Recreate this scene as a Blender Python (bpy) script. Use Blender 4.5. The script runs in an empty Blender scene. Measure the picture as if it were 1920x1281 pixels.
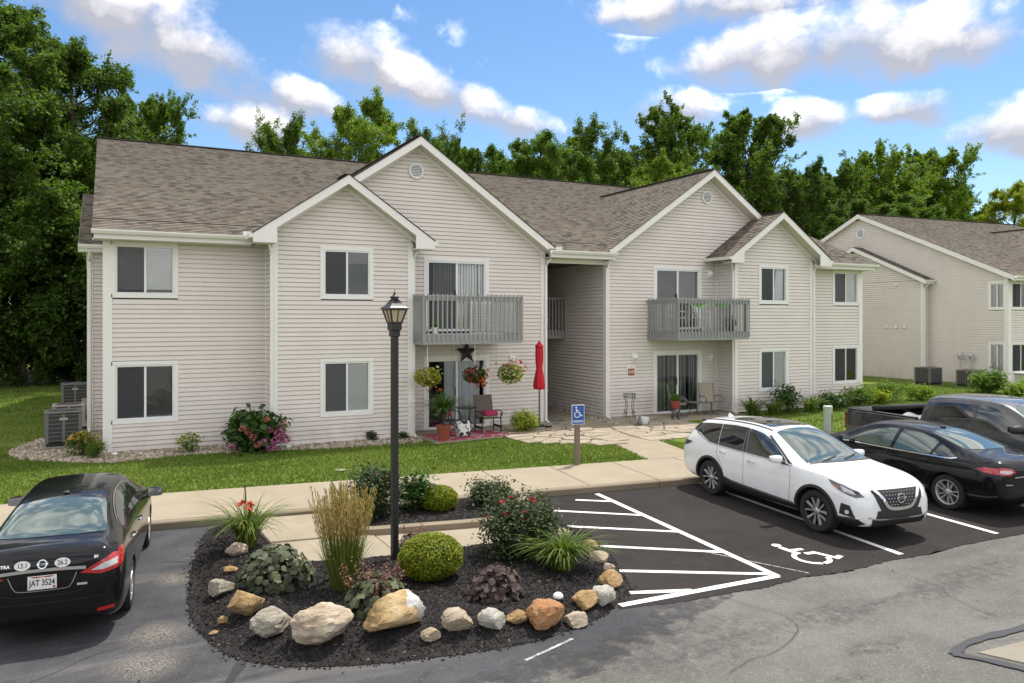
import bpy, bmesh, math, random
import numpy as np
from mathutils import Vector, Matrix
from mathutils.bvhtree import BVHTree
R = math.radians
scene = bpy.context.scene
COL = scene.collection

# ------------------------------------------------------------------ camera
cam_d = bpy.data.cameras.new('camera')
cam = bpy.data.objects.new('camera', cam_d)
COL.objects.link(cam)
cam.location = (0.0, 0.0, 3.35)
cam.rotation_euler = (R(90), 0, R(-27.3))
cam_d.sensor_width = 36.0
cam_d.lens = 27.45
cam_d.shift_y = -0.0227
cam_d.clip_end = 6000
scene.camera = cam

# ------------------------------------------------------------------ sky
SUN_EL, SUN_AZ = 64.0, 64.0          # azimuth measured from +Y towards +X
world = bpy.data.worlds.new('World')
scene.world = world
world.use_nodes = True
def build_world():
    nt = world.node_tree
    nt.nodes.clear()
    N = nt.nodes.new
    L = nt.links.new
    def math_(op, a, b=None, c=None, clamp=False):
        n = N('ShaderNodeMath'); n.operation = op; n.use_clamp = clamp
        for i, v in enumerate((a, b, c)):
            if v is None: continue
            if isinstance(v, (int, float)): n.inputs[i].default_value = v
            else: L(v, n.inputs[i])
        return n.outputs[0]
    out = N('ShaderNodeOutputWorld')
    sky = N('ShaderNodeTexSky')
    sky.sky_type = 'NISHITA'
    sky.sun_disc = False
    sky.sun_elevation = R(SUN_EL)
    sky.sun_rotation = R(SUN_AZ)
    sky.altitude = 200
    sky.air_density = 1.0
    sky.dust_density = 0.2
    sky.ozone_density = 3.0
    bg = N('ShaderNodeBackground'); bg.inputs[1].default_value = 0.080
    hs = N('ShaderNodeHueSaturation'); hs.inputs['Saturation'].default_value = 1.12
    L(sky.outputs[0], hs.inputs['Color']); L(hs.outputs[0], bg.inputs[0])
    # cumulus clouds, laid out by direction: azimuth (deg right of +Y) and elevation (deg)
    tc = N('ShaderNodeTexCoord')
    sep = N('ShaderNodeSeparateXYZ'); L(tc.outputs['Generated'], sep.inputs[0])
    az = math_('MULTIPLY', math_('ARCTAN2', sep.outputs[0], sep.outputs[1]), 57.2958)
    el = math_('MULTIPLY', math_('ARCSINE', sep.outputs[2]), 57.2958)
    comb = N('ShaderNodeCombineXYZ')
    L(az, comb.inputs[0]); L(math_('MULTIPLY', el, 1.5), comb.inputs[1])
    st = N('ShaderNodeVectorMath'); st.operation = 'MULTIPLY'; st.inputs[1].default_value = (1, 1, 1.25)
    L(tc.outputs['Generated'], st.inputs[0])
    n1 = N('ShaderNodeTexNoise'); n1.inputs['Scale'].default_value = 11.0; n1.inputs['Detail'].default_value = 5; n1.inputs['Roughness'].default_value = 0.62
    L(st.outputs[0], n1.inputs['Vector'])
    ds = N('ShaderNodeVectorMath'); ds.operation = 'MULTIPLY_ADD'; ds.inputs[1].default_value = (.06, .06, .06)
    L(n1.outputs['Color'], ds.inputs[0]); L(st.outputs[0], ds.inputs[2])
    v1 = N('ShaderNodeTexVoronoi'); v1.feature = 'F1'; v1.inputs['Scale'].default_value = 17.0
    L(ds.outputs[0], v1.inputs['Vector'])
    puff = math_('SUBTRACT', 0.42, v1.outputs['Distance'])
    fine = math_('MULTIPLY_ADD', math_('SUBTRACT', n1.outputs['Fac'], 0.5), 1.6, math_('MULTIPLY', puff, 0.6))
    # (azimuth, elevation, half width, half height, tilt)
    blobs = CLOUDS
    field = None; num = None; den = None
    for (a, e, ra, re, tilt, amp) in blobs:
        da = math_('SUBTRACT', az, a); de = math_('SUBTRACT', el, e)
        de2 = math_('MULTIPLY_ADD', da, -tilt, de)
        d1 = math_('MULTIPLY', da, 1.0/ra); s = math_('MULTIPLY', de2, 1.0/re)
        q = math_('MULTIPLY_ADD', d1, d1, math_('MULTIPLY', s, s))
        f = math_('MULTIPLY', math_('MAXIMUM', math_('SUBTRACT', 1.0, q), -1.4), amp)
        w = math_('MAXIMUM', math_('ADD', f, 0.6), 0.001)
        if field is None: field = f; num = math_('MULTIPLY', w, s); den = w
        else:
            num = math_('MULTIPLY_ADD', w, s, num); den = math_('ADD', den, w); field = math_('MAXIMUM', field, f)
    shade = math_('DIVIDE', num, den)
    # unseen sky: noise-driven cloud, made denser and brighter as added fill light
    nb = N('ShaderNodeTexNoise'); nb.inputs['Scale'].default_value = 3.2; nb.inputs['Detail'].default_value = 2
    mp = N('ShaderNodeVectorMath'); mp.operation = 'MULTIPLY'; mp.inputs[1].default_value = (1, 1, 2.2)
    L(tc.outputs['Generated'], mp.inputs[0]); L(mp.outputs[0], nb.inputs['Vector'])
    gen = math_('MULTIPLY', math_('SUBTRACT', nb.outputs['Fac'], 0.38), 6.0)
    inside = math_('MULTIPLY', math_('LESS_THAN', math_('ABSOLUTE', math_('SUBTRACT', az, 27.3)), 42.0), math_('LESS_THAN', el, 27.0))
    gen = math_('SUBTRACT', gen, math_('MULTIPLY', inside, 6.0))
    gt = math_('GREATER_THAN', gen, field)
    shade = math_('MULTIPLY_ADD', math_('SUBTRACT', 0.7, shade), gt, shade)
    field = math_('MAXIMUM', field, gen)
    dens = math_('MULTIPLY_ADD', fine, 2.3, math_('ADD', field, 0.32))
    mr = N('ShaderNodeMapRange'); mr.interpolation_type = 'SMOOTHSTEP'
    mr.inputs['From Min'].default_value = -0.35; mr.inputs['From Max'].default_value = 1.2
    L(dens, mr.inputs['Value'])
    fade = N('ShaderNodeMapRange'); fade.inputs['From Min'].default_value = 0.0; fade.inputs['From Max'].default_value = 3.0
    L(el, fade.inputs['Value'])
    cover = math_('MULTIPLY', math_('MULTIPLY', mr.outputs[0], 0.95), fade.outputs[0])
    # undersides of the clouds are greyer than their tops
    sh = math_('ADD', math_('MULTIPLY', shade, 0.62), math_('MULTIPLY', fine, 0.85))
    mr2 = N('ShaderNodeMapRange'); mr2.inputs['From Min'].default_value = -0.22; mr2.inputs['From Max'].default_value = 1.0
    L(sh, mr2.inputs['Value'])
    cr = N('ShaderNodeMix'); cr.data_type = 'RGBA'
    cr.inputs[6].default_value = (0.27, 0.27, 0.30, 1); cr.inputs[7].default_value = (1.22, 1.175, 1.12, 1)
    L(mr2.outputs[0], cr.inputs[0])
    bgc = N('ShaderNodeBackground'); bgc.inputs[1].default_value = CLOUD_STRENGTH
    L(cr.outputs[2], bgc.inputs[0])
    mix = N('ShaderNodeMixShader')
    L(cover, mix.inputs[0]); L(bg.outputs[0], mix.inputs[1]); L(bgc.outputs[0], mix.inputs[2])
    L(mix.outputs[0], out.inputs[0])
CLOUD_STRENGTH = 1.0
CLOUDS = [(1.0, 20.0, 6.0, 3.3, -0.28, 1.0), (6.5, 17.0, 5.0, 2.3, -0.35, 1.0), (11.8, 15.2, 3.2, 1.3, -0.2, 0.9), (8.6, 13.3, 3.4, 1.4, 0.0, 0.9),
          (17.0, 17.9, 4.4, 2.2, -0.20, 1.05), (22.0, 16.2, 4.0, 1.6, -0.30, 0.85), (27.0, 14.3, 3.2, 1.2, -0.2, 0.7),
          (45.5, 18.0, 6.0, 2.0, 0.05, 1.0), (53.0, 17.6, 7.5, 2.5, -0.02, 1.1), (41.0, 21.4, 7.0, 1.5, 0.0, 0.7), (57.0, 21.6, 8.0, 1.7, 0.05, 0.9),
          (38.8, 14.6, 3.0, 1.5, 0.0, 0.95), (48.2, 13.2, 2.4, 1.5, 0.0, 0.95), (54.2, 13.4, 3.2, 1.2, 0.0, 0.95), (60.5, 11.8, 3.2, 1.6, 0.0, 0.8)]
build_world()
world.cycles.sampling_method = 'MANUAL'
world.cycles.sample_map_resolution = 512

# ------------------------------------------------------------------ sun
sun_d = bpy.data.lights.new('sun', 'SUN')
sun_d.energy = 2.3
sun_d.angle = R(0.6)
sun_d.color = (1.0, 0.955, 0.88)
sun = bpy.data.objects.new('sun', sun_d)
COL.objects.link(sun)
sun.rotation_euler = (R(90 - SUN_EL), 0, R(180 - SUN_AZ))
sun.location = (10, 10, 40)

# ------------------------------------------------------------------ exposure and render
vs = scene.view_settings
vs.view_transform = 'Standard'
vs.look = 'None'
vs.gamma = 1.0
vs.use_curve_mapping = False
vs.exposure = 1.06
scene.render.engine = 'CYCLES'
scene.cycles.max_bounces = 5
scene.cycles.diffuse_bounces = 2
scene.cycles.glossy_bounces = 3
scene.cycles.transmission_bounces = 4
scene.cycles.transparent_max_bounces = 8
scene.cycles.use_adaptive_sampling = True
scene.cycles.use_denoising = True
# ------------------------------------------------------------------ helpers
def tag(o, label=None, cat=None, group=None, kind=None):
    if label: o['label'] = label
    if cat: o['category'] = cat
    if group: o['group'] = group
    if kind: o['kind'] = kind
    return o
def empty(name, loc=(0, 0, 0), rz=0.0, label=None, cat=None, group=None, parent=None):
    o = bpy.data.objects.new(name, None)
    COL.objects.link(o)
    o.location = loc; o.rotation_euler = (0, 0, rz)
    o.empty_display_size = 0.2
    if parent: o.parent = parent
    return tag(o, label, cat, group)
def link(name, me, mat=None, parent=None, loc=None, smooth=False):
    o = bpy.data.objects.new(name, me)
    COL.objects.link(o)
    if mat is not None and not me.materials:
        for m in (mat if isinstance(mat, (list, tuple)) else [mat]): me.materials.append(m)
    if parent: o.parent = parent
    if loc is not None: o.location = loc
    if smooth: me.shade_smooth()
    return o
class MB:
    def __init__(s): s.v = []; s.f = []; s.m = []; s.cur = 0
    def add(s, vs, fs):
        b = len(s.v); s.v.extend([tuple(v) for v in vs])
        for f in fs: s.f.append(tuple(b + i for i in f)); s.m.append(s.cur)
        return s
    def box(s, x0, x1, y0, y1, z0, z1):
        return s.add([(x0,y0,z0),(x1,y0,z0),(x1,y1,z0),(x0,y1,z0),(x0,y0,z1),(x1,y0,z1),(x1,y1,z1),(x0,y1,z1)],
                     [(0,3,2,1),(4,5,6,7),(0,1,5,4),(1,2,6,5),(2,3,7,6),(3,0,4,7)])
    def quad(s, *p): return s.add(p, [tuple(range(len(p)))])
    def prism(s, poly, z0, z1):
        n = len(poly)
        a = sum(poly[i][0]*poly[(i+1)%n][1]-poly[(i+1)%n][0]*poly[i][1] for i in range(n))
        if a < 0: poly = poly[::-1]
        return s.add([(x,y,z0) for x,y in poly]+[(x,y,z1) for x,y in poly],
                     [tuple(range(n))[::-1], tuple(range(n,2*n))]+[(i,(i+1)%n,n+(i+1)%n,n+i) for i in range(n)])
    def obox(s, p, q, w, h, up=(0,0,1)):
        # bar from p to q, width w (sideways) and height h (along up)
        p = Vector(p); q = Vector(q); d = (q-p).normalized(); u = Vector(up); sd = d.cross(u)
        if sd.length < 1e-5: sd = d.cross(Vector((1,0,0)))
        sd.normalize(); u = sd.cross(d)
        a = sd*w/2; b = u*h/2
        vs = [p-a-b,p+a-b,p+a+b,p-a+b,q-a-b,q+a-b,q+a+b,q-a+b]
        return s.add(vs, [(0,1,2,3),(7,6,5,4),(0,4,5,1),(1,5,6,2),(2,6,7,3),(3,7,4,0)])
    def tube(s, pts, r, n=8, cap=True):
        pts = [Vector(p) for p in pts]
        rs = r if isinstance(r, (list, tuple)) else [r]*len(pts)
        base = len(s.v); ref = None; vs = []; fs = []
        for i, p in enumerate(pts):
            d = (pts[min(i+1,len(pts)-1)]-pts[max(i-1,0)])
            d = d.normalized() if d.length > 1e-9 else Vector((0,0,1))
            if ref is None:
                ref = d.cross(Vector((0,0,1)))
                if ref.length < 1e-3: ref = d.cross(Vector((1,0,0)))
            ref = (ref - d*ref.dot(d))
            if ref.length < 1e-6: ref = d.orthogonal()
            ref.normalize(); bn = d.cross(ref)
            for k in range(n):
                a = 2*math.pi*k/n
                vs.append(p+(ref*math.cos(a)+bn*math.sin(a))*rs[i])
        for i in range(len(pts)-1):
            for k in range(n):
                fs.append((i*n+k,i*n+(k+1)%n,(i+1)*n+(k+1)%n,(i+1)*n+k))
        if cap:
            fs.append(tuple(range(n))[::-1]); fs.append(tuple(range((len(pts)-1)*n,len(pts)*n)))
        return s.add(vs, fs)
    def lathe(s, prof, n=24, c=(0,0,0), axis='z', cap=True):
        vs = []; fs = []; m = len(prof)
        for k in range(n):
            a = 2*math.pi*k/n; ca, sa = math.cos(a), math.sin(a)
            for r, z in prof:
                if axis == 'z': vs.append((c[0]+r*ca,c[1]+r*sa,c[2]+z))
                elif axis == 'y': vs.append((c[0]+r*sa,c[1]+z,c[2]+r*ca))
                else: vs.append((c[0]+z,c[1]+r*ca,c[2]+r*sa))
        for k in range(n):
            k2 = (k+1)%n
            for j in range(m-1): fs.append((k*m+j,k2*m+j,k2*m+j+1,k*m+j+1))
        if cap:
            if prof[0][0] > 1e-4: fs.append(tuple(k*m for k in range(n))[::-1])
            if prof[-1][0] > 1e-4: fs.append(tuple(k*m+m-1 for k in range(n)))
        return s.add(vs, fs)
    def mesh(s, name):
        me = bpy.data.meshes.new(name)
        me.from_pydata(s.v, [], s.f)
        if any(s.m): me.polygons.foreach_set('material_index', s.m)
        return me
    def build(s, name, mat=None, parent=None, loc=None, smooth=False, bevel=0, autos=None):
        me = s.mesh(name)
        if bevel:
            bm = bmesh.new(); bm.from_mesh(me)
            bmesh.ops.remove_doubles(bm, verts=bm.verts, dist=1e-5)
            es = [e for e in bm.edges if len(e.link_faces) == 2 and e.calc_face_angle(0) > 0.6]
            bmesh.ops.bevel(bm, geom=es, offset=bevel, segments=1, affect='EDGES', clamp_overlap=True)
            bm.to_mesh(me); bm.free()
        o = link(name, me, mat, parent, loc)
        if smooth: me.shade_smooth()
        if autos: me.shade_smooth(); me.set_sharp_from_angle(angle=R(autos))
        return o
def copy_tree(o, parent=None, loc=None, rz=None, scale=None):
    c = o.copy(); COL.objects.link(c); c.parent = parent
    if loc is not None: c.location = loc
    if rz is not None: c.rotation_euler = (0, 0, rz)
    if scale is not None: c.scale = scale if isinstance(scale, (tuple, list)) else (scale,)*3
    for ch in list(o.children): copy_tree(ch, c)
    return c
def text_mesh(txt, size, depth=0.0, align='CENTER', bold=0.0, sx=1.0):
    cu = bpy.data.curves.new('text', 'FONT')
    cu.body = txt; cu.size = size; cu.align_x = align; cu.align_y = 'CENTER'
    cu.extrude = depth; cu.offset = bold; cu.resolution_u = 3
    o = bpy.data.objects.new('text', cu); COL.objects.link(o)
    dg = bpy.context.evaluated_depsgraph_get()
    me = bpy.data.meshes.new_from_object(o.evaluated_get(dg))
    bpy.data.objects.remove(o); bpy.data.curves.remove(cu)
    if sx != 1.0: me.transform(Matrix.Diagonal((sx,1,1,1)))
    me.materials.clear()
    return me
def np_mesh(name, verts, faces_n, loops):
    # verts (n,3), every face with faces_n corners, loops flat index array
    me = bpy.data.meshes.new(name)
    nv = len(verts); nf = len(loops)//faces_n
    me.vertices.add(nv); me.vertices.foreach_set('co', np.asarray(verts, np.float32).ravel())
    me.loops.add(nf*faces_n); me.loops.foreach_set('vertex_index', np.asarray(loops, np.int32).ravel())
    me.polygons.add(nf); me.polygons.foreach_set('loop_start', np.arange(0, nf*faces_n, faces_n, dtype=np.int32))
    try: me.polygons.foreach_set('loop_total', np.full(nf, faces_n, np.int32))
    except Exception: pass
    me.update(calc_edges=True)
    return me
def set_attr(me, name, vals, domain='POINT'):
    a = me.attributes.new(name, 'FLOAT', domain)
    a.data.foreach_set('value', np.asarray(vals, np.float32))
def in_poly(px, py, poly):
    px = np.asarray(px); py = np.asarray(py); ins = np.zeros(px.shape, bool); n = len(poly)
    for i in range(n):
        x0, y0 = poly[i]; x1, y1 = poly[(i+1)%n]
        c = ((y0 > py) != (y1 > py)) & (px < (x1-x0)*(py-y0)/((y1-y0) if y1 != y0 else 1e-9)+x0)
        ins ^= c
    return ins
def poly_dist(px, py, poly):
    px = np.asarray(px, float); py = np.asarray(py, float); best = np.full(px.shape, 1e9); n = len(poly)
    for i in range(n):
        x0, y0 = poly[i]; x1, y1 = poly[(i+1)%n]; dx, dy = x1-x0, y1-y0
        t = np.clip(((px-x0)*dx+(py-y0)*dy)/max(dx*dx+dy*dy, 1e-9), 0, 1)
        best = np.minimum(best, np.hypot(px-x0-t*dx, py-y0-t*dy))
    return best
def smooth_poly(pts, it=2, closed=True):
    for _ in range(it):
        q = []; n = len(pts)
        for i in range(n if closed else n-1):
            a = pts[i]; b = pts[(i+1)%n]
            q.append(tuple(.75*a[k]+.25*b[k] for k in range(len(a)))); q.append(tuple(.25*a[k]+.75*b[k] for k in range(len(a))))
        if not closed: q = [pts[0]]+q+[pts[-1]]
        pts = q
    return pts
# ------------------------------------------------------------------ materials
class NT:
    def __init__(s, name):
        s.m = bpy.data.materials.new(name); s.m.use_nodes = True
        s.t = s.m.node_tree; s.b = s.t.nodes['Principled BSDF']; s.out = s.t.nodes['Material Output']
        s.co = None
    def n(s, ty, **kw):
        nd = s.t.nodes.new('ShaderNode'+ty)
        for k, v in kw.items(): setattr(nd, k, v)
        return nd
    def l(s, a, b): s.t.links.new(a, b)
    def put(s, sock, v):
        if hasattr(v, 'node'): s.l(v, sock)
        else: sock.default_value = v
    def coord(s, kind='Object'):
        if s.co is None: s.co = s.n('TexCoord')
        return s.co.outputs[kind]
    def geo(s):
        return s.n('NewGeometry').outputs['Position']
    def noise(s, scale, detail=4, rough=.55, vec=None, out='Fac', dist=0.0):
        nd = s.n('TexNoise'); nd.inputs['Scale'].default_value = scale; nd.inputs['Detail'].default_value = detail
        nd.inputs['Roughness'].default_value = rough; nd.inputs['Distortion'].default_value = dist
        s.l(vec if vec is not None else s.coord(), nd.inputs['Vector']); return nd.outputs[out]
    def voro(s, scale, vec=None, out='Distance', feature='F1'):
        nd = s.n('TexVoronoi', feature=feature); nd.inputs['Scale'].default_value = scale
        s.l(vec if vec is not None else s.coord(), nd.inputs['Vector']); return nd.outputs[out]
    def math(s, op, a, b=0.0, clamp=False):
        nd = s.n('Math', operation=op, use_clamp=clamp); s.put(nd.inputs[0], a); s.put(nd.inputs[1], b); return nd.outputs[0]
    def rng(s, v, a, b, c=0.0, d=1.0, smooth=False):
        nd = s.n('MapRange'); nd.interpolation_type = 'SMOOTHSTEP' if smooth else 'LINEAR'
        s.put(nd.inputs[0], v)
        for i, x in enumerate((a, b, c, d)): nd.inputs[i+1].default_value = x
        return nd.outputs[0]
    def ramp(s, v, stops):
        nd = s.n('ValToRGB'); e = nd.color_ramp.elements
        while len(e) < len(stops): e.new(0.5)
        for i, (p, c) in enumerate(stops): e[i].position = p; e[i].color = tuple(c)+(1,)
        s.put(nd.inputs[0], v); return nd.outputs[0]
    def mix(s, f, a, b, mode='MIX'):
        nd = s.n('Mix', data_type='RGBA', blend_type=mode); s.put(nd.inputs[0], f)
        s.put(nd.inputs[6], a if hasattr(a, 'node') else tuple(a)+(1,)); s.put(nd.inputs[7], b if hasattr(b, 'node') else tuple(b)+(1,)); return nd.outputs[2]
    def attr(s, name): 
        nd = s.n('Attribute'); nd.attribute_name = name; return nd.outputs['Fac']
    def scale(s, vec, sc):
        nd = s.n('VectorMath', operation='MULTIPLY'); s.l(vec, nd.inputs[0]); nd.inputs[1].default_value = sc; return nd.outputs[0]
    def bump(s, h, strength=.3, dist=.01):
        nd = s.n('Bump'); nd.inputs['Strength'].default_value = strength; nd.inputs['Distance'].default_value = dist
        s.l(h, nd.inputs['Height']); s.l(nd.outputs[0], s.b.inputs['Normal'])
    def fin(s, color=None, rough=.6, metal=0.0, spec=None, coat=None):
        if color is not None: s.put(s.b.inputs['Base Color'], color if hasattr(color, 'node') else tuple(color)+(1,))
        s.put(s.b.inputs['Roughness'], rough); s.b.inputs['Metallic'].default_value = metal
        if spec is not None: s.b.inputs['Specular IOR Level'].default_value = spec
        if coat is not None: s.b.inputs['Coat Weight'].default_value = coat; s.b.inputs['Coat Roughness'].default_value = 0.03
        return s.m
def plain(name, c, rough=.5, metal=0.0, var=.12, sc=6.0, bump=0.0, coat=None, spec=None):
    t = NT(name)
    n = t.noise(sc, 5)
    lo = tuple(x*(1-var) for x in c); hi = tuple(min(1, x*(1+var)) for x in c)
    if bump: t.bump(t.noise(sc*12, 3), bump, .004)
    return t.fin(t.mix(n, lo, hi), rough, metal, spec, coat)
def leaf_mat(name, dark, mid, light, transl=.25, rough=.55):
    t = NT(name)
    c = t.ramp(t.attr('tint'), [(0.0, dark), (.55, mid), (1.0, light)])
    big = t.noise(.35, 2, vec=t.geo())
    c = t.mix(t.rng(big, .35, .65, 0, .45), c, mid, 'MIX')
    t.fin(c, rough, spec=.3)
    tr = t.n('BsdfTranslucent'); t.l(t.mix(1.0, c, (1.0, 1.1, .45), 'MULTIPLY'), tr.inputs[0])
    mx = t.n('MixShader'); mx.inputs[0].default_value = transl
    t.l(t.b.outputs[0], mx.inputs[1]); t.l(tr.outputs[0], mx.inputs[2]); t.l(mx.outputs[0], t.out.inputs[0])
    return t.m
def M_siding(name='vinyl_siding', c=(.770, .702, .642)):
    t = NT(name)
    n = t.noise(1.3, 4); n2 = t.noise(7, 3, vec=t.scale(t.coord(), (.4, .4, 3)))
    col = t.mix(t.rng(n, .3, .7), tuple(x*.96 for x in c), tuple(x*1.03 for x in c))
    col = t.mix(t.rng(n2, .55, .8, 0, .25), col, tuple(x*.86 for x in c))
    ob = t.n('ObjectInfo').outputs['Random']; col = t.mix(t.rng(ob, 0, 1, 0, .07), col, tuple(x*.72 for x in c))
    ps = t.n('SeparateXYZ'); t.l(t.geo(), ps.inputs[0]); dn = t.noise(2.4, 5, .65, vec=t.scale(t.geo(), (1, 1, .35)))
    col = t.mix(t.math('MULTIPLY', t.rng(dn, .42, .72), t.rng(ps.outputs[2], .15, 1.0, .40, 0)), col, (.30, .26, .20))
    t.bump(t.noise(5, 3, vec=t.scale(t.coord(), (1, 1, .3))), .12, .012)
    return t.fin(col, .48, spec=.35)
def M_shingle(name, cols, scale=1.0):
    # uv in metres: u along the course, v up the slope
    t = NT(name)
    uv = t.n('UVMap').outputs[0]
    sp = t.n('SeparateXYZ'); t.l(uv, sp.inputs[0])
    row = t.math('FLOOR', t.math('DIVIDE', sp.outputs[1], .128))
    wn = t.n('TexWhiteNoise', noise_dimensions='1D'); t.l(row, wn.inputs['W'])
    u = t.math('ADD', sp.outputs[0], t.math('MULTIPLY', wn.outputs['Value'], 3.7))
    cell = t.math('FLOOR', t.math('DIVIDE', u, .19))
    cb = t.n('CombineXYZ'); t.l(cell, cb.inputs[0]); t.l(row, cb.inputs[1])
    w2 = t.n('TexWhiteNoise', noise_dimensions='2D'); t.l(cb.outputs[0], w2.inputs['Vector'])
    st = [(i/(len(cols)-1), c) for i, c in enumerate(cols)]
    col = t.ramp(w2.outputs['Value'], st)
    big = t.noise(.45, 3)
    col = t.mix(t.rng(big, .3, .7, 0, .12), col, cols[len(cols)//2])
    strk = t.noise(.9, 4, vec=t.scale(uv, (2.2, .28, 1)))
    col = t.mix(t.rng(strk, .5, .78, 0, .18), col, tuple(x*.42 for x in cols[1]))
    gr = t.noise(90, 2)
    col = t.mix(.30, col, t.ramp(gr, [(0.3, (.05, .05, .05)), (.7, (.95, .92, .88))]), 'SOFT_LIGHT')
    fr = t.math('FRACT', t.math('DIVIDE', u, .19))
    h = t.math('MULTIPLY', w2.outputs['Value'], 1.0)
    t.bump(t.math('ADD', h, t.math('MULTIPLY', gr, .4)), .5, .006)
    return t.fin(col, .93, spec=.15)
def M_asphalt(name, c0, c1, patch=None, speck=.35, oil=None):
    t = NT(name)
    p = t.geo()
    a = t.noise(.55, 6, .62, vec=p); b = t.noise(2.6, 5, .6, vec=p)
    col = t.mix(t.rng(t.math('ADD', t.math('MULTIPLY', a, .65), t.math('MULTIPLY', b, .35)), .36, .64, 0, 1, True), c0, c1)
    if patch:
        st = t.noise(.8, 5, .6, vec=t.scale(p, (.35, 1.4, 1)), dist=.8)
        col = t.mix(t.rng(st, .53, .66, 0, .75, True), col, patch)
    # aggregate
    v = t.voro(95, vec=p, out='Color'); vb = t.n('RGBToBW'); t.l(v, vb.inputs[0])
    col = t.mix(t.rng(vb.outputs[0], .80, .95, 0, speck), col, (.42, .40, .37))
    col = t.mix(t.rng(vb.outputs[0], .05, .3, speck*.9, 0), col, tuple(x*.35 for x in c0))
    g = t.noise(240, 2, vec=p)
    d = t.voro(11, vec=p); 
    col = t.mix(t.rng(d, .035, .06, .75, 0), col, (.035, .03, .03)) if oil else col
    pale = t.noise(38, 2, vec=p)
    col = t.mix(t.rng(pale, .70, .76, 0, speck), col, (.5, .47, .42))
    t.bump(t.math('ADD', t.math('MULTIPLY', vb.outputs[0], .7), g), .55, .006)
    return t.fin(col, .88, spec=.25)
def M_concrete(name, c):
    t = NT(name)
    p = t.geo()
    n = t.noise(1.1, 6, .6, vec=p); n2 = t.noise(16, 4, vec=p); st = t.noise(.7, 4, vec=t.scale(p, (1, .3, 1)), dist=1.0)
    col = t.mix(t.rng(n, .3, .7), tuple(x*.88 for x in c), tuple(x*1.06 for x in c))
    col = t.mix(t.rng(n2, .35, .7, .14, 0), col, tuple(x*.6 for x in c))
    col = t.mix(t.rng(st, .58, .74, 0, .4, True), col, (c[0]*.82, c[1]*.70, c[2]*.55))
    v = t.voro(60, vec=p)
    col = t.mix(t.rng(v, .05, .12, .3, 0), col, tuple(x*.55 for x in c))
    t.bump(t.noise(120, 3, vec=p), .3, .004)
    return t.fin(col, .9, spec=.2)
def M_stone(name, cols, vein=None, sc=3.0):
    t = NT(name)
    oi = t.n('ObjectInfo').outputs['Random']
    ad = t.n('VectorMath', operation='ADD'); t.l(t.coord(), ad.inputs[0]); cb = t.n('CombineXYZ'); t.l(t.math('MULTIPLY', oi, 50.0), cb.inputs[0]); t.l(cb.outputs[0], ad.inputs[1])
    v = ad.outputs[0]
    n = t.noise(sc, 6, .6, vec=v, dist=.6)
    col = t.ramp(t.rng(n, .28, .72), [(i/(len(cols)-1), c) for i, c in enumerate(cols)])
    w = t.noise(sc*2.2, 8, .7, vec=t.scale(v, (1, 1, 3)), dist=1.6)
    col = t.mix(t.rng(w, .56, .62, 0, .55, True), col, tuple(x*.45 for x in cols[0]))
    col = t.mix(t.rng(oi, 0, 1, 0, .42), col, tuple(x*.55 for x in cols[1]))
    if vein: col = t.mix(t.rng(t.noise(sc*.9, 3, vec=v), .56, .6, 0, .85, True), col, vein)
    sp = t.noise(70, 2, vec=v); col = t.mix(t.rng(sp, .3, .45, .35, 0), col, tuple(x*.5 for x in cols[1]))
    t.bump(t.math('ADD', t.math('MULTIPLY', w, 1.2), t.math('MULTIPLY', t.noise(45, 4, vec=v), .4)), .9, .04)
    return t.fin(col, .85, spec=.2)
def M_glass(name='window_glass', tint=(.95, .97, .96), refl=.05):
    t = NT(name)
    gl = t.n('BsdfGlossy'); gl.inputs['Roughness'].default_value = .02; gl.inputs['Color'].default_value = (.95, .97, 1, 1)
    tr = t.n('BsdfTransparent'); tr.inputs[0].default_value = tuple(tint)+(1,)
    fr = t.n('Fresnel'); fr.inputs['IOR'].default_value = 1.5
    wob = t.n('Bump'); wob.inputs['Strength'].default_value = .14; wob.inputs['Distance'].default_value = .02
    t.l(t.noise(1.6, 2), wob.inputs['Height']); t.l(wob.outputs[0], gl.inputs['Normal'])
    f = t.math('ADD', t.math('MULTIPLY', fr.outputs[0], 1.0), refl, True)
    mx = t.n('MixShader'); t.l(f, mx.inputs[0]); t.l(tr.outputs[0], mx.inputs[1]); t.l(gl.outputs[0], mx.inputs[2])
    t.l(mx.outputs[0], t.out.inputs[0]); t.t.nodes.remove(t.b)
    return t.m
def M_screen():
    t = NT('insect_screen')
    tr = t.n('BsdfTransparent'); tr.inputs[0].default_value = (.9, .9, .9, 1)
    df = t.n('BsdfDiffuse'); t.l(t.mix(t.noise(30, 2), (.075, .078, .08), (.10, .105, .11)), df.inputs[0])
    mx = t.n('MixShader'); mx.inputs[0].default_value = .58
    t.l(tr.outputs[0], mx.inputs[1]); t.l(df.outputs[0], mx.inputs[2]); t.l(mx.outputs[0], t.out.inputs[0]); t.t.nodes.remove(t.b)
    return t.m
def M_paint(name, c, flake=.0, metal=0.0, rough=.32):
    t = NT(name)
    n = t.noise(3, 3); dirt = t.noise(14, 5)
    col = t.mix(t.rng(n, .3, .7), tuple(x*.96 for x in c), tuple(min(1, x*1.04) for x in c))
    dust = t.rng(t.noise(5, 5), .45, .75, 0, .05 if c[0] > .02 else .006)
    col = t.mix(dust, col, (.42, .39, .34))
    wob = t.noise(2.5, 2)
    t.bump(wob, .02, .02)
    return t.fin(col, t.rng(dirt, .3, .8, rough*.8, rough*1.3), metal, .5 if c[0] > .02 else .12, 1.0 if c[0] > .02 else .5)
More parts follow.
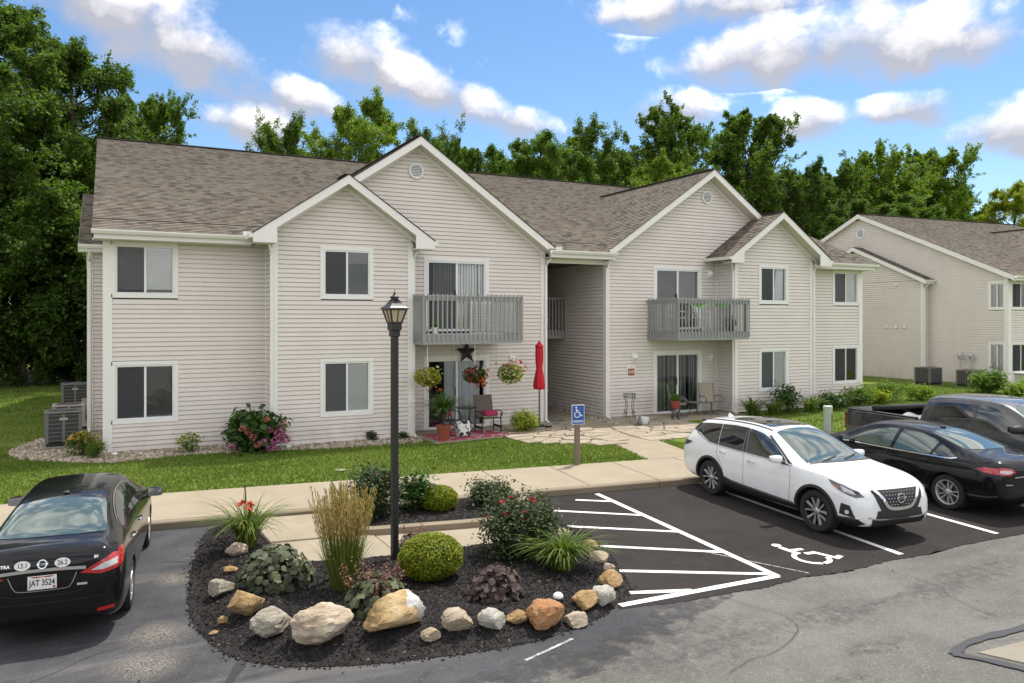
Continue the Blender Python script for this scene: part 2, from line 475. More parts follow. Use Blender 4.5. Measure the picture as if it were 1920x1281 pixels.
def M_grassground(name='lawn_soil'):
    t = NT(name); p = t.geo()
    a = t.noise(.28, 5, .6, vec=p); b = t.noise(2.2, 5, .6, vec=p); c = t.noise(26, 4, .7, vec=t.scale(p, (1, .45, 1)))
    col = t.ramp(t.math('ADD', t.math('MULTIPLY', a, .5), t.math('MULTIPLY', b, .5)), [(.34, (.095, .155, .026)), (.5, (.140, .205, .034)), (.64, (.20, .24, .05))])
    col = t.mix(t.rng(c, .3, .7, .55, 0), col, (.055, .095, .016))
    dry = t.noise(.9, 4, vec=p); col = t.mix(t.rng(dry, .60, .78, 0, .45, True), col, (.20, .18, .06))
    t.bump(c, .9, .03)
    return t.fin(col, .9, spec=.1)
MAT = {}
def mats():
    m = MAT
    m['siding'] = M_siding()
    m['siding_shade'] = m['siding']
    m['trim'] = plain('white_trim', (.86, .83, .79), .5, var=.05, sc=1.5)
    m['vinyl'] = plain('white_vinyl', (.82, .82, .81), .35, var=.03)
    m['soffit'] = plain('soffit', (.66, .62, .52), .6, var=.06)
    m['gutter'] = plain('gutter', (.83, .81, .76), .38, var=.06, sc=2)
    m['shingle'] = M_shingle('roof_shingle', [(.092, .078, .064), (.142, .121, .098), (.198, .171, .138), (.214, .194, .164), (.160, .137, .112)])
    m['cap'] = plain('ridge_cap', (.065, .055, .048), .9, var=.3, sc=12)
    m['glass'] = M_glass()
    m['screen'] = M_screen()
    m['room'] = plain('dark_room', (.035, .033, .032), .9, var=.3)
    m['blind'] = plain('blind', (.90, .90, .87), .6, var=.05)
    m['blind_dark'] = plain('blind_dark', (.20, .205, .20), .6, var=.1)
    m['curtain'] = plain('sheer_curtain', (.70, .72, .74), .8, var=.08, sc=9)
    m['greywood'] = plain('grey_painted_wood', (.32, .32, .315), .65, var=.18, sc=7, bump=.2)
    m['lattice'] = plain('white_lattice', (.74, .73, .70), .6, var=.06)
    m['black'] = plain('black_metal', (.018, .017, .017), .42, var=.3, sc=10)
    m['iron'] = plain('wrought_iron', (.03, .026, .025), .5, var=.3, sc=14)
    m['amber'] = plain('amber_lamp_glass', (.50, .42, .27), .25, var=.12, sc=8)
    m['concrete'] = M_concrete('concrete', (.335, .288, .212))
    m['concrete_side'] = M_concrete('kerb_concrete', (.255, .212, .152))
    m['concrete_grey'] = M_concrete('pad_concrete', (.27, .245, .20))
    m['asphalt_old'] = M_asphalt('weathered_asphalt', (.118, .114, .102), (.165, .159, .143), patch=(.095, .092, .085), speck=.55, oil=True)
    m['asphalt_new'] = M_asphalt('fresh_asphalt', (.017, .0145, .0135), (.030, .025, .0225), speck=.10)
    m['asphalt_seal'] = M_asphalt('sealed_asphalt', (.044, .045, .050), (.080, .080, .086), patch=(.125, .12, .115), speck=.22)
    m['sealant'] = plain('crack_sealant', (.020, .020, .022), .55, var=.3, sc=9)
    m['paint'] = None
    t = NT('road_paint'); p = t.geo()
    w = t.noise(30, 5, .7, vec=p); c = t.mix(t.rng(w, .3, .55, .35, 0), (.80, .80, .79), (.42, .41, .40)); t.bump(t.noise(150, 2, vec=p), .3, .003); m['paint'] = t.fin(c, .7)
    t = NT('worn_paint'); p = t.geo()
    w = t.noise(18, 6, .75, vec=p); c = t.mix(t.rng(w, .42, .58, 0, 1), (.14, .135, .13), (.50, .49, .46)); m['paint_worn'] = t.fin(c, .85)
    m['lawn'] = M_grassground()
    m['mulchbase'] = plain('mulch_base', (.014, .012, .012), .95, var=.5, sc=18, bump=.8)
    t = NT('mulch_chip'); c = t.ramp(t.attr('tint'), [(0, (.006, .006, .0065)), (.6, (.017, .015, .015)), (.95, (.034, .028, .025)), (1, (.17, .13, .09))]); m['mulch'] = t.fin(c, .9, spec=.2)
    t = NT('river_gravel'); c = t.ramp(t.attr('tint'), [(0, (.15, .12, .085)), (.3, (.32, .265, .19)), (.6, (.47, .40, .295)), (.85, (.38, .30, .22)), (1, (.66, .63, .56))]); m['gravel'] = t.fin(c, .8, spec=.3)
    m['gravelbase'] = plain('gravel_base', (.17, .14, .115), .95, var=.5, sc=30)
    t = NT('grass_blade'); c = t.ramp(t.attr('tint'), [(0, (.085, .145, .020)), (.5, (.165, .235, .036)), (.85, (.235, .290, .055)), (1, (.28, .26, .09))])
    t.fin(c, .6, spec=.2); tr = t.n('BsdfTranslucent'); t.l(c, tr.inputs[0]); mx = t.n('MixShader'); mx.inputs[0].default_value = .3
    t.l(t.b.outputs[0], mx.inputs[1]); t.l(tr.outputs[0], mx.inputs[2]); t.l(mx.outputs[0], t.out.inputs[0]); m['grass'] = t.m
    m['flag'] = M_stone('flagstone', [(.28, .235, .18), (.44, .375, .285), (.37, .33, .27)], sc=1.6)
    m['bark'] = plain('bark', (.075, .058, .045), .9, var=.4, sc=9, bump=.6)
    m['post'] = plain('weathered_post', (.19, .155, .12), .85, var=.25, sc=8, bump=.4)
    m['red'] = plain('red_fabric', (.55, .012, .022), .75, var=.15, sc=7)
    m['terracotta'] = plain('terracotta', (.30, .062, .040), .6, var=.15)
    m['brownmesh'] = plain('brown_sling', (.135, .105, .080), .7, var=.1, sc=30)
    m['beigemesh'] = plain('beige_sling', (.34, .295, .225), .7, var=.1, sc=30)
    m['pink'] = plain('magenta_cushion', (.36, .018, .090), .7, var=.1)
    m['white'] = plain('white_paint', (.80, .80, .80), .45, var=.03)
    m['acgrey'] = plain('ac_grey', (.155, .152, .145), .5, var=.1)
    m['acdark'] = plain('ac_grille', (.045, .043, .042), .7, var=.2)
    m['acbeige'] = plain('ac_beige', (.36, .34, .30), .5, var=.1)
    m['lawncap'] = plain('weathered_cover', (.20, .22, .14), .8, var=.2)
    m['util'] = plain('utility_green', (.42, .46, .38), .55, var=.1, sc=3)
    m['utilbox'] = plain('utility_box', (.46, .47, .44), .55, var=.1, sc=3)
    m['blue'] = plain('sign_blue', (.020, .10, .36), .4, var=.05)
    m['plaque'] = plain('plaque_orange', (.36, .115, .025), .5, var=.1)
    m['silver'] = plain('silver', (.62, .62, .63), .25, metal=.9, var=.08)
    m['chrome'] = plain('chrome', (.75, .76, .78), .12, metal=1.0, var=.04)
    m['rubber'] = plain('rubber', (.014, .014, .014), .8, var=.3, sc=20)
    m['plastic'] = plain('black_plastic', (.020, .020, .021), .55, var=.2, sc=12)
    m['carglass'] = None
mats()
# ------------------------------------------------------------------ setting: ground, lot, pavements
rnd = random.Random(7)
rng = np.random.default_rng(11)
def sheet(name, poly, z, mat, kind='structure'):
    me = bpy.data.meshes.new(name)
    n = len(poly)
    a = sum(poly[i][0]*poly[(i+1)%n][1]-poly[(i+1)%n][0]*poly[i][1] for i in range(n))
    if a < 0: poly = poly[::-1]
    bm = bmesh.new()
    f = bm.faces.new([bm.verts.new((x, y, z)) for x, y in poly])
    bmesh.ops.triangulate(bm, faces=[f])
    bm.to_mesh(me); bm.free()
    o = link(name, me, mat)
    if kind: o['kind'] = kind
    return o
def walk_front(x): return 13.5 - .122*(x-.7)
def walk_back(x): return 15.74 - .130*(x-.83)
sheet('ground', [(-1500, -1200), (1500, -1200), (1500, 1800), (-1500, 1800)], -.06, MAT['lawn'])
sheet('parking_lot', [(-60, -40), (90, -40), (90, walk_front(90)+.1), (-60, walk_front(-60)+.1)], 0.0, MAT['asphalt_old'])
# sealed bay and strip along the bed
seal = [(-9, 14.8), (-9, 7.6), (-2.5, 7.2), (0.2, 6.55), (1.6, 6.35), (2.9, 6.2), (3.9, 6.15), (4.6, 6.25), (5.35, 6.5), (6.2, 6.95), (6.9, 7.22), (6.6, 8.6), (6.9, 12.85), (1.6, 13.45)]
SEAL = smooth_poly(seal, 1)
def sealed():
    bm = bmesh.new(); bm.faces.new([bm.verts.new((x, y, .004)) for x, y in SEAL])
    for ax, lo, hi, st in ((0, -8.8, 7.2, .22), (1, 6.2, 14.8, .22)):
        c = lo
        while c < hi:
            pc = [0, 0, 0]; pc[ax] = c; pn = [0, 0, 0]; pn[ax] = 1
            bmesh.ops.bisect_plane(bm, geom=bm.verts[:]+bm.edges[:]+bm.faces[:], plane_co=pc, plane_no=pn); c += st
    me = bpy.data.meshes.new('sealed_asphalt'); bm.to_mesh(me); bm.free()
    if me.polygons[0].normal.z < 0: me.flip_normals()
    co = np.array([v.co[:2] for v in me.vertices])
    lane = [(-9, 7.4), (-2.5, 7.0), (0.2, 6.4), (1.6, 6.2), (2.9, 6.05), (3.9, 6.0), (4.6, 6.1), (5.35, 6.35), (6.2, 6.8), (7.0, 7.1)]
    best = np.full(len(co), 9.)
    for a, b in zip(lane[:-1], lane[1:]):
        a = np.array(a); b = np.array(b); d = b-a; t = np.clip(((co-a)@d)/(d@d), 0, 1); best = np.minimum(best, np.hypot(*(co-a-t[:, None]*d).T))
    set_attr(me, 'edge', best)
    t = NT('worn_seal'); p = t.geo(); src = MAT['asphalt_seal']
    m2 = src.copy(); nt = m2.node_tree; bs = nt.nodes['Principled BSDF']
    at = nt.nodes.new('ShaderNodeAttribute'); at.attribute_name = 'edge'; gp = nt.nodes.new('ShaderNodeNewGeometry'); nz = nt.nodes.new('ShaderNodeTexNoise'); nz.inputs['Scale'].default_value = 2.2; nz.inputs['Detail'].default_value = 9; nz.inputs['Roughness'].default_value = .72
    nt.links.new(gp.outputs['Position'], nz.inputs['Vector'])
    ma = nt.nodes.new('ShaderNodeMath'); ma.operation = 'MULTIPLY_ADD'; ma.inputs[1].default_value = 1.0; nt.links.new(at.outputs['Fac'], ma.inputs[0])
    mz = nt.nodes.new('ShaderNodeMath'); mz.operation = 'MULTIPLY'; mz.inputs[1].default_value = 2.6; nt.links.new(nz.outputs['Fac'], mz.inputs[0]); nt.links.new(mz.outputs[0], ma.inputs[2])
    mr = nt.nodes.new('ShaderNodeMapRange'); mr.inputs[1].default_value = 1.45; mr.inputs[2].default_value = 1.95; nt.links.new(ma.outputs[0], mr.inputs[0]); nt.links.new(mr.outputs[0], bs.inputs['Alpha'])
    bpy.data.materials.remove(t.m)
    o = link('sealed_asphalt', me, m2); o['kind'] = 'structure'
sealed()
new = [(5.2, 7.42), (6.0, 7.26), (6.49, 7.24), (7.3, 7.17), (8.0, 7.24), (8.38, 7.17), (8.78, 7.13), (9.5, 7.18), (10.25, 7.13), (11.4, 7.18), (12.67, 7.12), (20, 7.0), (30, 6.8), (30, walk_front(30)+.05), (6.5, walk_front(6.5)+.05), (6.3, 9.3)]
jit = []
for i in range(len(new)):
    a = new[i]; b = new[(i+1)%len(new)]; k = 14 if i < 12 else 1
    for j in range(k):
        t = j/k; jit.append((a[0]+(b[0]-a[0])*t+(rnd.uniform(-.012, .012) if i < 12 else 0), a[1]+(b[1]-a[1])*t+(rnd.uniform(-.022, .022) if i < 12 else 0)))
sheet('fresh_asphalt', jit, .008, MAT['asphalt_new'])
# pale dried spills on the sealed bay
def patch(name, cx, cy, rx, ry, z, mat, seed, n=40, wob=.25, rot=0.0):
    r = random.Random(seed); ph = [r.uniform(0, 6.28) for _ in range(5)]
    pts = []
    for i in range(n):
        a = 2*math.pi*i/n
        k = 1+wob*(math.sin(2*a+ph[0])*.4+math.sin(3*a+ph[1])*.35+math.sin(5*a+ph[2])*.25+math.sin(9*a+ph[3])*.15)
        x = rx*k*math.cos(a); y = ry*k*math.sin(a)
        pts.append((cx+x*math.cos(rot)-y*math.sin(rot), cy+x*math.sin(rot)+y*math.cos(rot)))
    return sheet(name, pts, z, mat)
t = NT('dried_spill'); p = t.geo()
c = t.mix(t.rng(t.noise(55, 5, .7, vec=p), .40, .60), (.42, .37, .30), (.085, .083, .085))
tc_ = t.coord('Generated'); gr = t.n('TexGradient', gradient_type='SPHERICAL'); mpn = t.n('Mapping'); mpn.inputs['Location'].default_value = (-1, -1, 0); mpn.inputs['Scale'].default_value = (2, 2, 0)
t.l(tc_, mpn.inputs[0]); t.l(mpn.outputs[0], gr.inputs[0])
al = t.math('MULTIPLY', t.rng(gr.outputs[0], .0, .75, 0, .8), t.rng(t.noise(70, 5, .75, vec=p), .36, .60), True)
t.l(al, t.b.inputs['Alpha']); MAT['spill'] = t.fin(c, .95)
for i, (x, y, a, b) in enumerate(((.50, 9.05, .42, .42), (.36, 8.30, .38, .50), (.40, 7.35, .34, .42), (.75, 10.9, .28, .34))):
    patch('dried_spill', x, y, a, b, .0085, MAT['spill'], 20+i)
# dark old sealer remains and stains on the weathered lane
t = NT('old_sealer'); p = t.geo(); c = t.mix(t.rng(t.noise(20, 5, vec=p), .3, .7), (.060, .060, .063), (.105, .102, .10))
tc_ = t.coord('Generated'); gr = t.n('TexGradient', gradient_type='SPHERICAL'); mpn = t.n('Mapping'); mpn.inputs['Location'].default_value = (-1, -1, 0); mpn.inputs['Scale'].default_value = (2, 2, 0)
t.l(tc_, mpn.inputs[0]); t.l(mpn.outputs[0], gr.inputs[0])
al = t.math('MULTIPLY', t.rng(gr.outputs[0], .0, .6, 0, .5), t.rng(t.noise(7, 9, .78, vec=p), .44, .62), True)
t.l(al, t.b.inputs['Alpha']); MAT['old_sealer'] = t.fin(c, .9)
for i, (x, y, a, b, ro) in enumerate(((5.3, 6.3, 1.5, .7, .1), (7.3, 6.2, 1.1, .30, .2), (6.1, 4.9, .42, .26, .3), (8.9, 6.15, .9, .28, .1), (4.3, 5.3, .8, .35, .4), (10.2, 6.3, 1.0, .35, 0), (2.4, 5.5, 1.3, .6, 0), (6.9, 5.4, .5, .2, .2))):
    patch('sealer_stain', x, y, a, b, .0042+.0004*i, MAT['old_sealer'], 40+i, rot=ro)
# painted markings
def stripe(p, q, w=.10, z=.0125, mat=None, name='painted_line', seg=10):
    p = Vector(p); q = Vector(q); d = (q-p).normalized(); s = Vector((-d.y, d.x))*w/2
    L_ = []; R_ = []
    for i in range(seg+1):
        c = p.lerp(q, i/seg); e = rnd.uniform(-.006, .006)
        L_.append(tuple(c+s*(1+e*8))); R_.append(tuple(c-s*(1+e*8)))
    return sheet(name, L_+R_[::-1], z, mat or MAT['paint'])
stripe((8.25, 12.46), (7.69, 7.41), .105)
for i, (a, b) in enumerate((((7.55, 12.03), (8.17, 11.79)), ((6.86, 11.71), (8.05, 10.74)), ((6.47, 10.78), (7.93, 9.66)), ((6.33, 9.63), (7.80, 8.56)), ((6.0, 8.52), (7.66, 7.54)))):
    pass
for (a, b) in (((7.62, 12.22), (8.14, 11.82)), ((6.86, 11.71), (8.06, 10.73)), ((6.47, 10.78), (7.94, 9.64)), ((6.33, 9.63), (7.80, 8.52)), ((6.0, 8.52), (7.69, 7.50))):
    stripe(a, b, .095, .0130)
stripe((5.63, 7.78), (6.36, 7.50), .10, .0135)
stripe((5.28, 7.49), (7.70, 7.41), .11, .0140)
stripe((10.65, 12.3), (9.96, 7.29), .10, .0125)
stripe((12.86, 12.1), (12.24, 7.31), .10, .0125)
stripe((15.2, 11.8), (14.6, 7.2), .10, .0125)
stripe((4.30, 6.95), (3.62, 6.72), .035, .0085, MAT['paint_worn'])
stripe((7.55, 8.7), (8.15, 7.3), .022, .0122, MAT['paint_worn'])
# wheelchair symbol painted on the stall
def isa_shapes():
    # unit drawing, x right, y up, about 1 x 1
    P = []
    n = 20
    P.append([(.34+.075*math.cos(2*math.pi*i/n), .93+.075*math.sin(2*math.pi*i/n)) for i in range(n)])       # head
    P.append([(.27, .82), (.37, .83), (.39, .70), (.60, .70), (.60, .62), (.40, .62), (.43, .50), (.33, .47)])     # torso and arm
    P.append([(.47, .51), (.68, .51), (.80, .23), (.90, .27), (.93, .19), (.76, .11), (.62, .42), (.47, .42)])       # thigh, leg, foot
    c = (.42, .28); ro, ri = .28, .205
    for a0, a1 in ((R(118), R(262)), (R(270), R(348))):
        arc = [(c[0]+ro*math.cos(a0+(a1-a0)*i/24), c[1]+ro*math.sin(a0+(a1-a0)*i/24)) for i in range(25)]
        arc += [(c[0]+ri*math.cos(a1+(a0-a1)*i/24), c[1]+ri*math.sin(a1+(a0-a1)*i/24)) for i in range(25)]
        P.append(arc)
    return P
def poly_faces(me_name, polys, z=0.0):
    bm = bmesh.new()
    for k, P in enumerate(polys):
        f = bm.faces.new([bm.verts.new((x, y, z+k*.0006)) for x, y in P])
        f.normal_update()
        if f.normal.z < 0: f.normal_flip()
    bmesh.ops.triangulate(bm, faces=bm.faces[:])
    me = bpy.data.meshes.new(me_name); bm.to_mesh(me); bm.free(); return me
me = poly_faces('wheelchair_symbol', isa_shapes())
# symbol reads from the lane: its own "up" points away from the lane at the head
me.transform(Matrix.Translation((-.5, -.5, 0)))
SYM = link('painted_symbol', me, MAT['paint'])
SYM['kind'] = 'structure'; SYM.location = (8.80, 7.96, .0135); SYM.rotation_euler = (0, 0, R(-8)); SYM.scale = (.92, 1.02, 1)
# concrete collar and crack sealant at the drain, bottom right
m_ = MB(); m_.prism([(7.72, 4.80), (8.7, 4.73), (10.2, 4.2), (9.6, 2.9), (8.2, 3.2), (7.98, 4.25)], .001, .0115)
o = m_.build('drain_collar', MAT['concrete_grey']); o['kind'] = 'structure'
def ribbon(name, pts, w, z, mat):
    pts = smooth_poly(pts, 2, False); mb = MB(); vs_ = []
    for i, p in enumerate(pts):
        a = Vector(pts[max(0, i-1)]); b = Vector(pts[min(len(pts)-1, i+1)]); d = (b-a).normalized(); s = Vector((-d.y, d.x))*w*(.5+rnd.uniform(-.14, .14))
        vs_ += [(p[0]-s.x, p[1]-s.y, z), (p[0]+s.x, p[1]+s.y, z)]
    mb.add(vs_, [(2*i+2, 2*i+3, 2*i+1, 2*i) for i in range(len(pts)-1)])
    o = mb.build(name, mat); o['kind'] = 'structure'
    if o.data.polygons[0].normal.z < 0: o.data.flip_normals()
    return o
ribbon('crack_sealant', [(7.46, 4.88), (7.8, 5.0), (8.3, 4.99), (8.75, 4.95), (9.6, 5.0)], .10, .0135, MAT['sealant'])
ribbon('crack_sealant', [(7.47, 4.90), (7.62, 4.66), (7.72, 4.45), (7.78, 4.25), (7.9, 3.9)], .11, .0145, MAT['sealant'])
ribbon('crack_sealant', [(7.46, 4.89), (7.1, 5.12), (6.7, 5.42), (6.2, 5.62)], .028, .0155, MAT['old_sealer'])
ribbon('crack_sealant', [(1.15, 7.95), (.95, 7.5), (.78, 7.1), (.55, 6.8)], .10, .0105, MAT['sealant'])
# hairline cracks and drips
rc_ = random.Random(31)
def crack(x, y, a, n, w=.007, st=.22):
    pts = [(x, y)]
    for _ in range(n): a += rc_.gauss(0, .35); x += math.cos(a)*st; y += math.sin(a)*st; pts.append((x, y))
    ribbon('asphalt_crack', pts, w, .0149, MAT['sealant'])
for (x, y, a, n) in ((5.2, 5.6, .15, 12), (9.2, 6.6, -1.1, 7), (-1.6, 8.2, .2, 9)): crack(x, y, a, n)
for i in range(16):
    x = rc_.choice([9.0+rc_.gauss(0, .25), 11.6+rc_.gauss(0, .3), -.3+rc_.gauss(0, .3), rc_.uniform(4.5, 9.5)]); y = rc_.uniform(5.2, 10.5)
    patch('oil_drip', x, y, rc_.uniform(.03, .11), rc_.uniform(.03, .09), .0151+i*.0001, MAT['old_sealer'], 90+i, 20)
# lawn
lawn_poly = [(-120, walk_back(-120)+.02), (13.2, walk_back(13.2)+.02), (13.2, walk_front(13.2)+.16), (120, walk_front(120)+.16), (160, 300), (-160, 300)]
sheet('lawn', lawn_poly, .115, MAT['lawn'])
# sidewalk: slabs with joints, integral kerb
sw = empty('sidewalk'); sw['kind'] = 'structure'
def slab(poly, z0, z1, parent, mat='concrete', name='slab', bev=.012):
    mb = MB(); mb.prism(poly, z0, z1)
    return mb.build(name, MAT[mat], parent, bevel=bev)
xs = [-16, -13.2, -10.4, -7.6, -4.9, -2.3, .15, 2.02, 3.62, 5.2, 6.72, 8.25, 9.75, 11.3, 13.2]
for a, b in zip(xs[:-1], xs[1:]):
    g = .009
    def q(x, t):   # joint lines are square to the kerb
        yf = walk_front(x)+.15; yb = walk_back(x+.28); 
        return (x+.28*t, yf+(yb-yf)*t)
    z = .13+rnd.uniform(-.003, .003)
    slab([q(a+g, 0), q(b-g, 0), q(b-g, 1), q(a+g, 1)], -.05, z, sw)
for a, b in zip([-16, -12, -8, -4.5, -1.2, 1.9, 4.6, 7.15, 9.7, 12.2, 15.5, 19, 23, 28], [-12, -8, -4.5, -1.2, 1.9, 4.6, 7.15, 9.7, 12.2, 15.5, 19, 23, 28, 36]):
    slab([(a+.008, walk_front(a)), (b-.008, walk_front(b)), (b-.008, walk_front(b)+.145), (a+.008, walk_front(a)+.145)], -.1, .128, sw, 'concrete_side', 'kerb_stone', .02)
# walkway to the breezeway
wk = empty('walkway'); wk['kind'] = 'structure'
Lx = lambda y: 10.95+(y-14.42)*.2690
Rx = lambda y: 12.30+(y-14.25)*.2600
ys = [14.30, 16.35, 18.35, 20.3, 22.3, 24.6, 27]
for i, (a, b) in enumerate(zip(ys[:-1], ys[1:])):
    a0 = a if i else None
    P = [(Lx(a+.01), a+.01 if i else walk_back(Lx(14.4))+.012), (Rx(a+.01), a+.01 if i else walk_back(Rx(14.2))+.012), (Rx(b-.01), b-.01), (Lx(b-.01), b-.01)]
    slab(P, .02, .128+rnd.uniform(-.002, .003), wk)
# apron inside the planting island and the raised kerb round the upper bed
ap = empty('apron'); ap['kind'] = 'structure'
slab([(2.05, 13.28), (3.52, 13.10), (3.50, 11.62), (2.10, 11.80)], -.02, .075, ap, name='slab')
slab([(2.10, 11.78), (3.585, 11.59), (3.585, 10.36), (2.18, 10.55)], -.02, .055, ap, name='slab')
slab([(3.60, 11.59), (3.60, 10.355), (5.9, 10.05), (6.1, 10.9), (5.6, 11.2)], -.02, .045, ap, name='slab')
kb = MB()
path = smooth_poly([(3.43, 13.0), (3.42, 12.2), (3.42, 11.62), (3.9, 11.53), (5.3, 11.25), (5.75, 11.28), (6.25, 11.7), (6.75, 12.55)], 2, False)
L_ = []; R_ = []
for i, p in enumerate(path):
    a = Vector(path[max(0, i-1)]); b = Vector(path[min(len(path)-1, i+1)]); d = (b-a).normalized(); s = Vector((-d.y, d.x))*.075
    L_.append((p[0]+s.x, p[1]+s.y)); R_.append((p[0]-s.x, p[1]-s.y))
for i in range(len(path)-1):
    z1 = .15
    kb.add([(*L_[i], -.02), (*R_[i], -.02), (*R_[i+1], -.02), (*L_[i+1], -.02), (*L_[i], z1), (*R_[i], z1-.012), (*R_[i+1], z1-.012), (*L_[i+1], z1)], [(4, 5, 6, 7), (0, 4, 7, 3), (1, 2, 6, 5)] + ([(0, 1, 5, 4)] if i == 0 else []) + ([(3, 7, 6, 2)] if i == len(path)-2 else []))
o = kb.build('island_kerb', MAT['concrete_side']); o['kind'] = 'structure'
# mulch beds
BED = smooth_poly([(1.63, 13.30), (1.37, 13.16), (1.04, 11.59), (.86, 10.27), (.80, 9.34), (.89, 8.74), (1.07, 8.07), (1.47, 7.67), (1.99, 7.4), (2.65, 7.22), (3.75, 7.04), (4.44, 7.16), (4.99, 7.35), (5.53, 7.72), (5.76, 7.96), (6.03, 8.58), (6.3, 9.27), (6.58, 10.03), (6.56, 10.84), (6.25, 11.1), (5.9, 10.75), (5.2, 10.36), (3.6, 10.45), (2.3, 10.65), (2.06, 11.7), (2.02, 13.2)], 1)
UBED = [(3.5, 12.98), (3.5, 11.68), (3.95, 11.60), (5.3, 11.32), (5.72, 11.34), (6.2, 11.76), (6.7, 12.58), (5.5, walk_front(5.5)-.02), (4.4, walk_front(4.4)-.02)]
def bed_height(x, y):
    x = np.asarray(x, float); y = np.asarray(y, float)
    d = poly_dist(x, y, BED)*np.where(in_poly(x, y, BED), 1, -1)
    h = np.clip(d, -.05, .8); h = .02+.19*(1-np.exp(-np.maximum(h, 0)*2.4))
    h = h+.018*np.sin(x*5.1+1.3)*np.sin(y*4.3)+.010*np.sin(x*13+y*9)
    return np.where(d > 0, np.maximum(h*(np.clip(d/.25, 0, 1)**.6), .012), 0.0)
def bed_mesh(name, poly, hf, step=.07):
    xs = [p[0] for p in poly]; ys = [p[1] for p in poly]
    bm = bmesh.new()
    f = bm.faces.new([bm.verts.new((x, y, 0)) for x, y in poly])
    x = min(xs)+step
    while x < max(xs):
        bmesh.ops.bisect_plane(bm, geom=bm.verts[:]+bm.edges[:]+bm.faces[:], plane_co=(x, 0, 0), plane_no=(1, 0, 0)); x += step
    y = min(ys)+step
    while y < max(ys):
        bmesh.ops.bisect_plane(bm, geom=bm.verts[:]+bm.edges[:]+bm.faces[:], plane_co=(0, y, 0), plane_no=(0, 1, 0)); y += step
    co = np.array([v.co[:] for v in bm.verts]); h = hf(co[:, 0], co[:, 1])
    for v, z in zip(bm.verts, h): v.co.z = z
    bmesh.ops.recalc_face_normals(bm, faces=bm.faces[:])
    me = bpy.data.meshes.new(name); bm.to_mesh(me); bm.free()
    if me.polygons[0].normal.z < 0: me.flip_normals()
    return me
o = link('mulch_bed', bed_mesh('mulch_bed', BED, lambda x, y: np.maximum(bed_height(x, y), .009), .1), MAT['mulchbase'], smooth=True); o['kind'] = 'structure'
uh = lambda x, y: .10+.07*np.clip(poly_dist(x, y, UBED)*2.2, 0, 1)
o = link('mulch_bed', bed_mesh('mulch_bed', UBED, uh, .1), MAT['mulchbase'], smooth=True); o['kind'] = 'structure'
def scatter(poly, n, pad=0.0):
    xs = [p[0] for p in poly]; ys = [p[1] for p in poly]; out = np.zeros((0, 2))
    while len(out) < n:
        p = np.column_stack((rng.uniform(min(xs)-pad, max(xs)+pad, n*2), rng.uniform(min(ys)-pad, max(ys)+pad, n*2)))
        k = in_poly(p[:, 0], p[:, 1], poly)
        if pad: k |= poly_dist(p[:, 0], p[:, 1], poly) < rng.exponential(pad/2.5, len(p))
        out = np.vstack((out, p[k]))
    return out[:n]
def chips(name, pts, z, size, aspect, thick, mat, tilt=.5):
    # small boxes with five visible faces each, tumbled
    n = len(pts); l = rng.uniform(size*.5, size*1.4, n); w = l*rng.uniform(aspect*.6, aspect*1.4, n); t = np.minimum(l, w)*thick
    base = np.array([(-1, -1, -1), (1, -1, -1), (1, 1, -1), (-1, 1, -1), (-.7, -.7, 1), (.7, -.7, 1), (.7, .7, 1), (-.7, .7, 1)], float)*.5
    V = base[None]*np.stack((l, w, t), 1)[:, None, :]
    yaw = rng.uniform(0, 6.28, n); pit = rng.normal(0, tilt, n)
    cp, sp = np.cos(pit)[:, None], np.sin(pit)[:, None]
    x = V[..., 0]*cp+V[..., 2]*sp; zz = -V[..., 0]*sp+V[..., 2]*cp; y = V[..., 1]
    cy, sy = np.cos(yaw)[:, None], np.sin(yaw)[:, None]
    P = np.stack((x*cy-y*sy+pts[:, 0:1], x*sy+y*cy+pts[:, 1:2], zz+(z+t*.3)[:, None]), -1).reshape(-1, 3)
    F = np.array([(4, 5, 6, 7), (0, 1, 5, 4), (1, 2, 6, 5), (2, 3, 7, 6), (3, 0, 4, 7)])
    me = np_mesh(name, P, 4, (F[None]+(np.arange(n)*8)[:, None, None]).ravel())
    set_attr(me, 'tint', np.repeat(rng.random(n), 8))
    o = link(name, me, mat); o['kind'] = 'stuff'; return o
p = scatter(BED, 46000, .05); o = chips('mulch', p, np.maximum(bed_height(p[:, 0], p[:, 1]), .010), .034, .4, .35, MAT['mulch'])
tag(o, 'dark bark mulch covering the planting island and spilling over its edge', 'mulch')
p = scatter(UBED, 8000); o = chips('mulch', p, uh(p[:, 0], p[:, 1]), .034, .4, .35, MAT['mulch'])
tag(o, 'dark bark mulch in the kerbed bed beside the sidewalk', 'mulch')
# gravel beds by the building
GRAV = smooth_poly([(-2.0, 21.3), (-1.1, 20.3), (-.05, 19.55), (.7, 19.65), (1.4, 19.95), (2.3, 19.8), (3.2, 19.6), (5.1, 19.22), (6.3, 19.12), (7.5, 19.15), (7.5, 21.1), (-.1, 21.1), (-.1, 34), (-1.6, 33), (-1.7, 30), (-1.1, 28), (-1.15, 25), (-1.7, 24), (-2.2, 22.6)], 1)
sheet('gravel_bed', GRAV, .122, MAT['gravelbase'])
p = scatter(GRAV, 15000, .04); o = chips('gravel', p, np.full(len(p), .126), .06, .7, .7, MAT['gravel'], .3)
tag(o, 'tan river gravel along the left front wall and around the cooling units', 'gravel')
GR2 = [(13.75, 19.5), (14.35, 21.0), (14.30, 24.6), (14.05, 24.6), (13.6, 19.6)]
sheet('gravel_bed', GR2, .123, MAT['gravelbase'])
p = scatter(GR2, 900); tag(chips('gravel', p, np.full(len(p), .126), .06, .7, .7, MAT['gravel'], .3), 'strip of gravel along the breezeway wall', 'gravel')
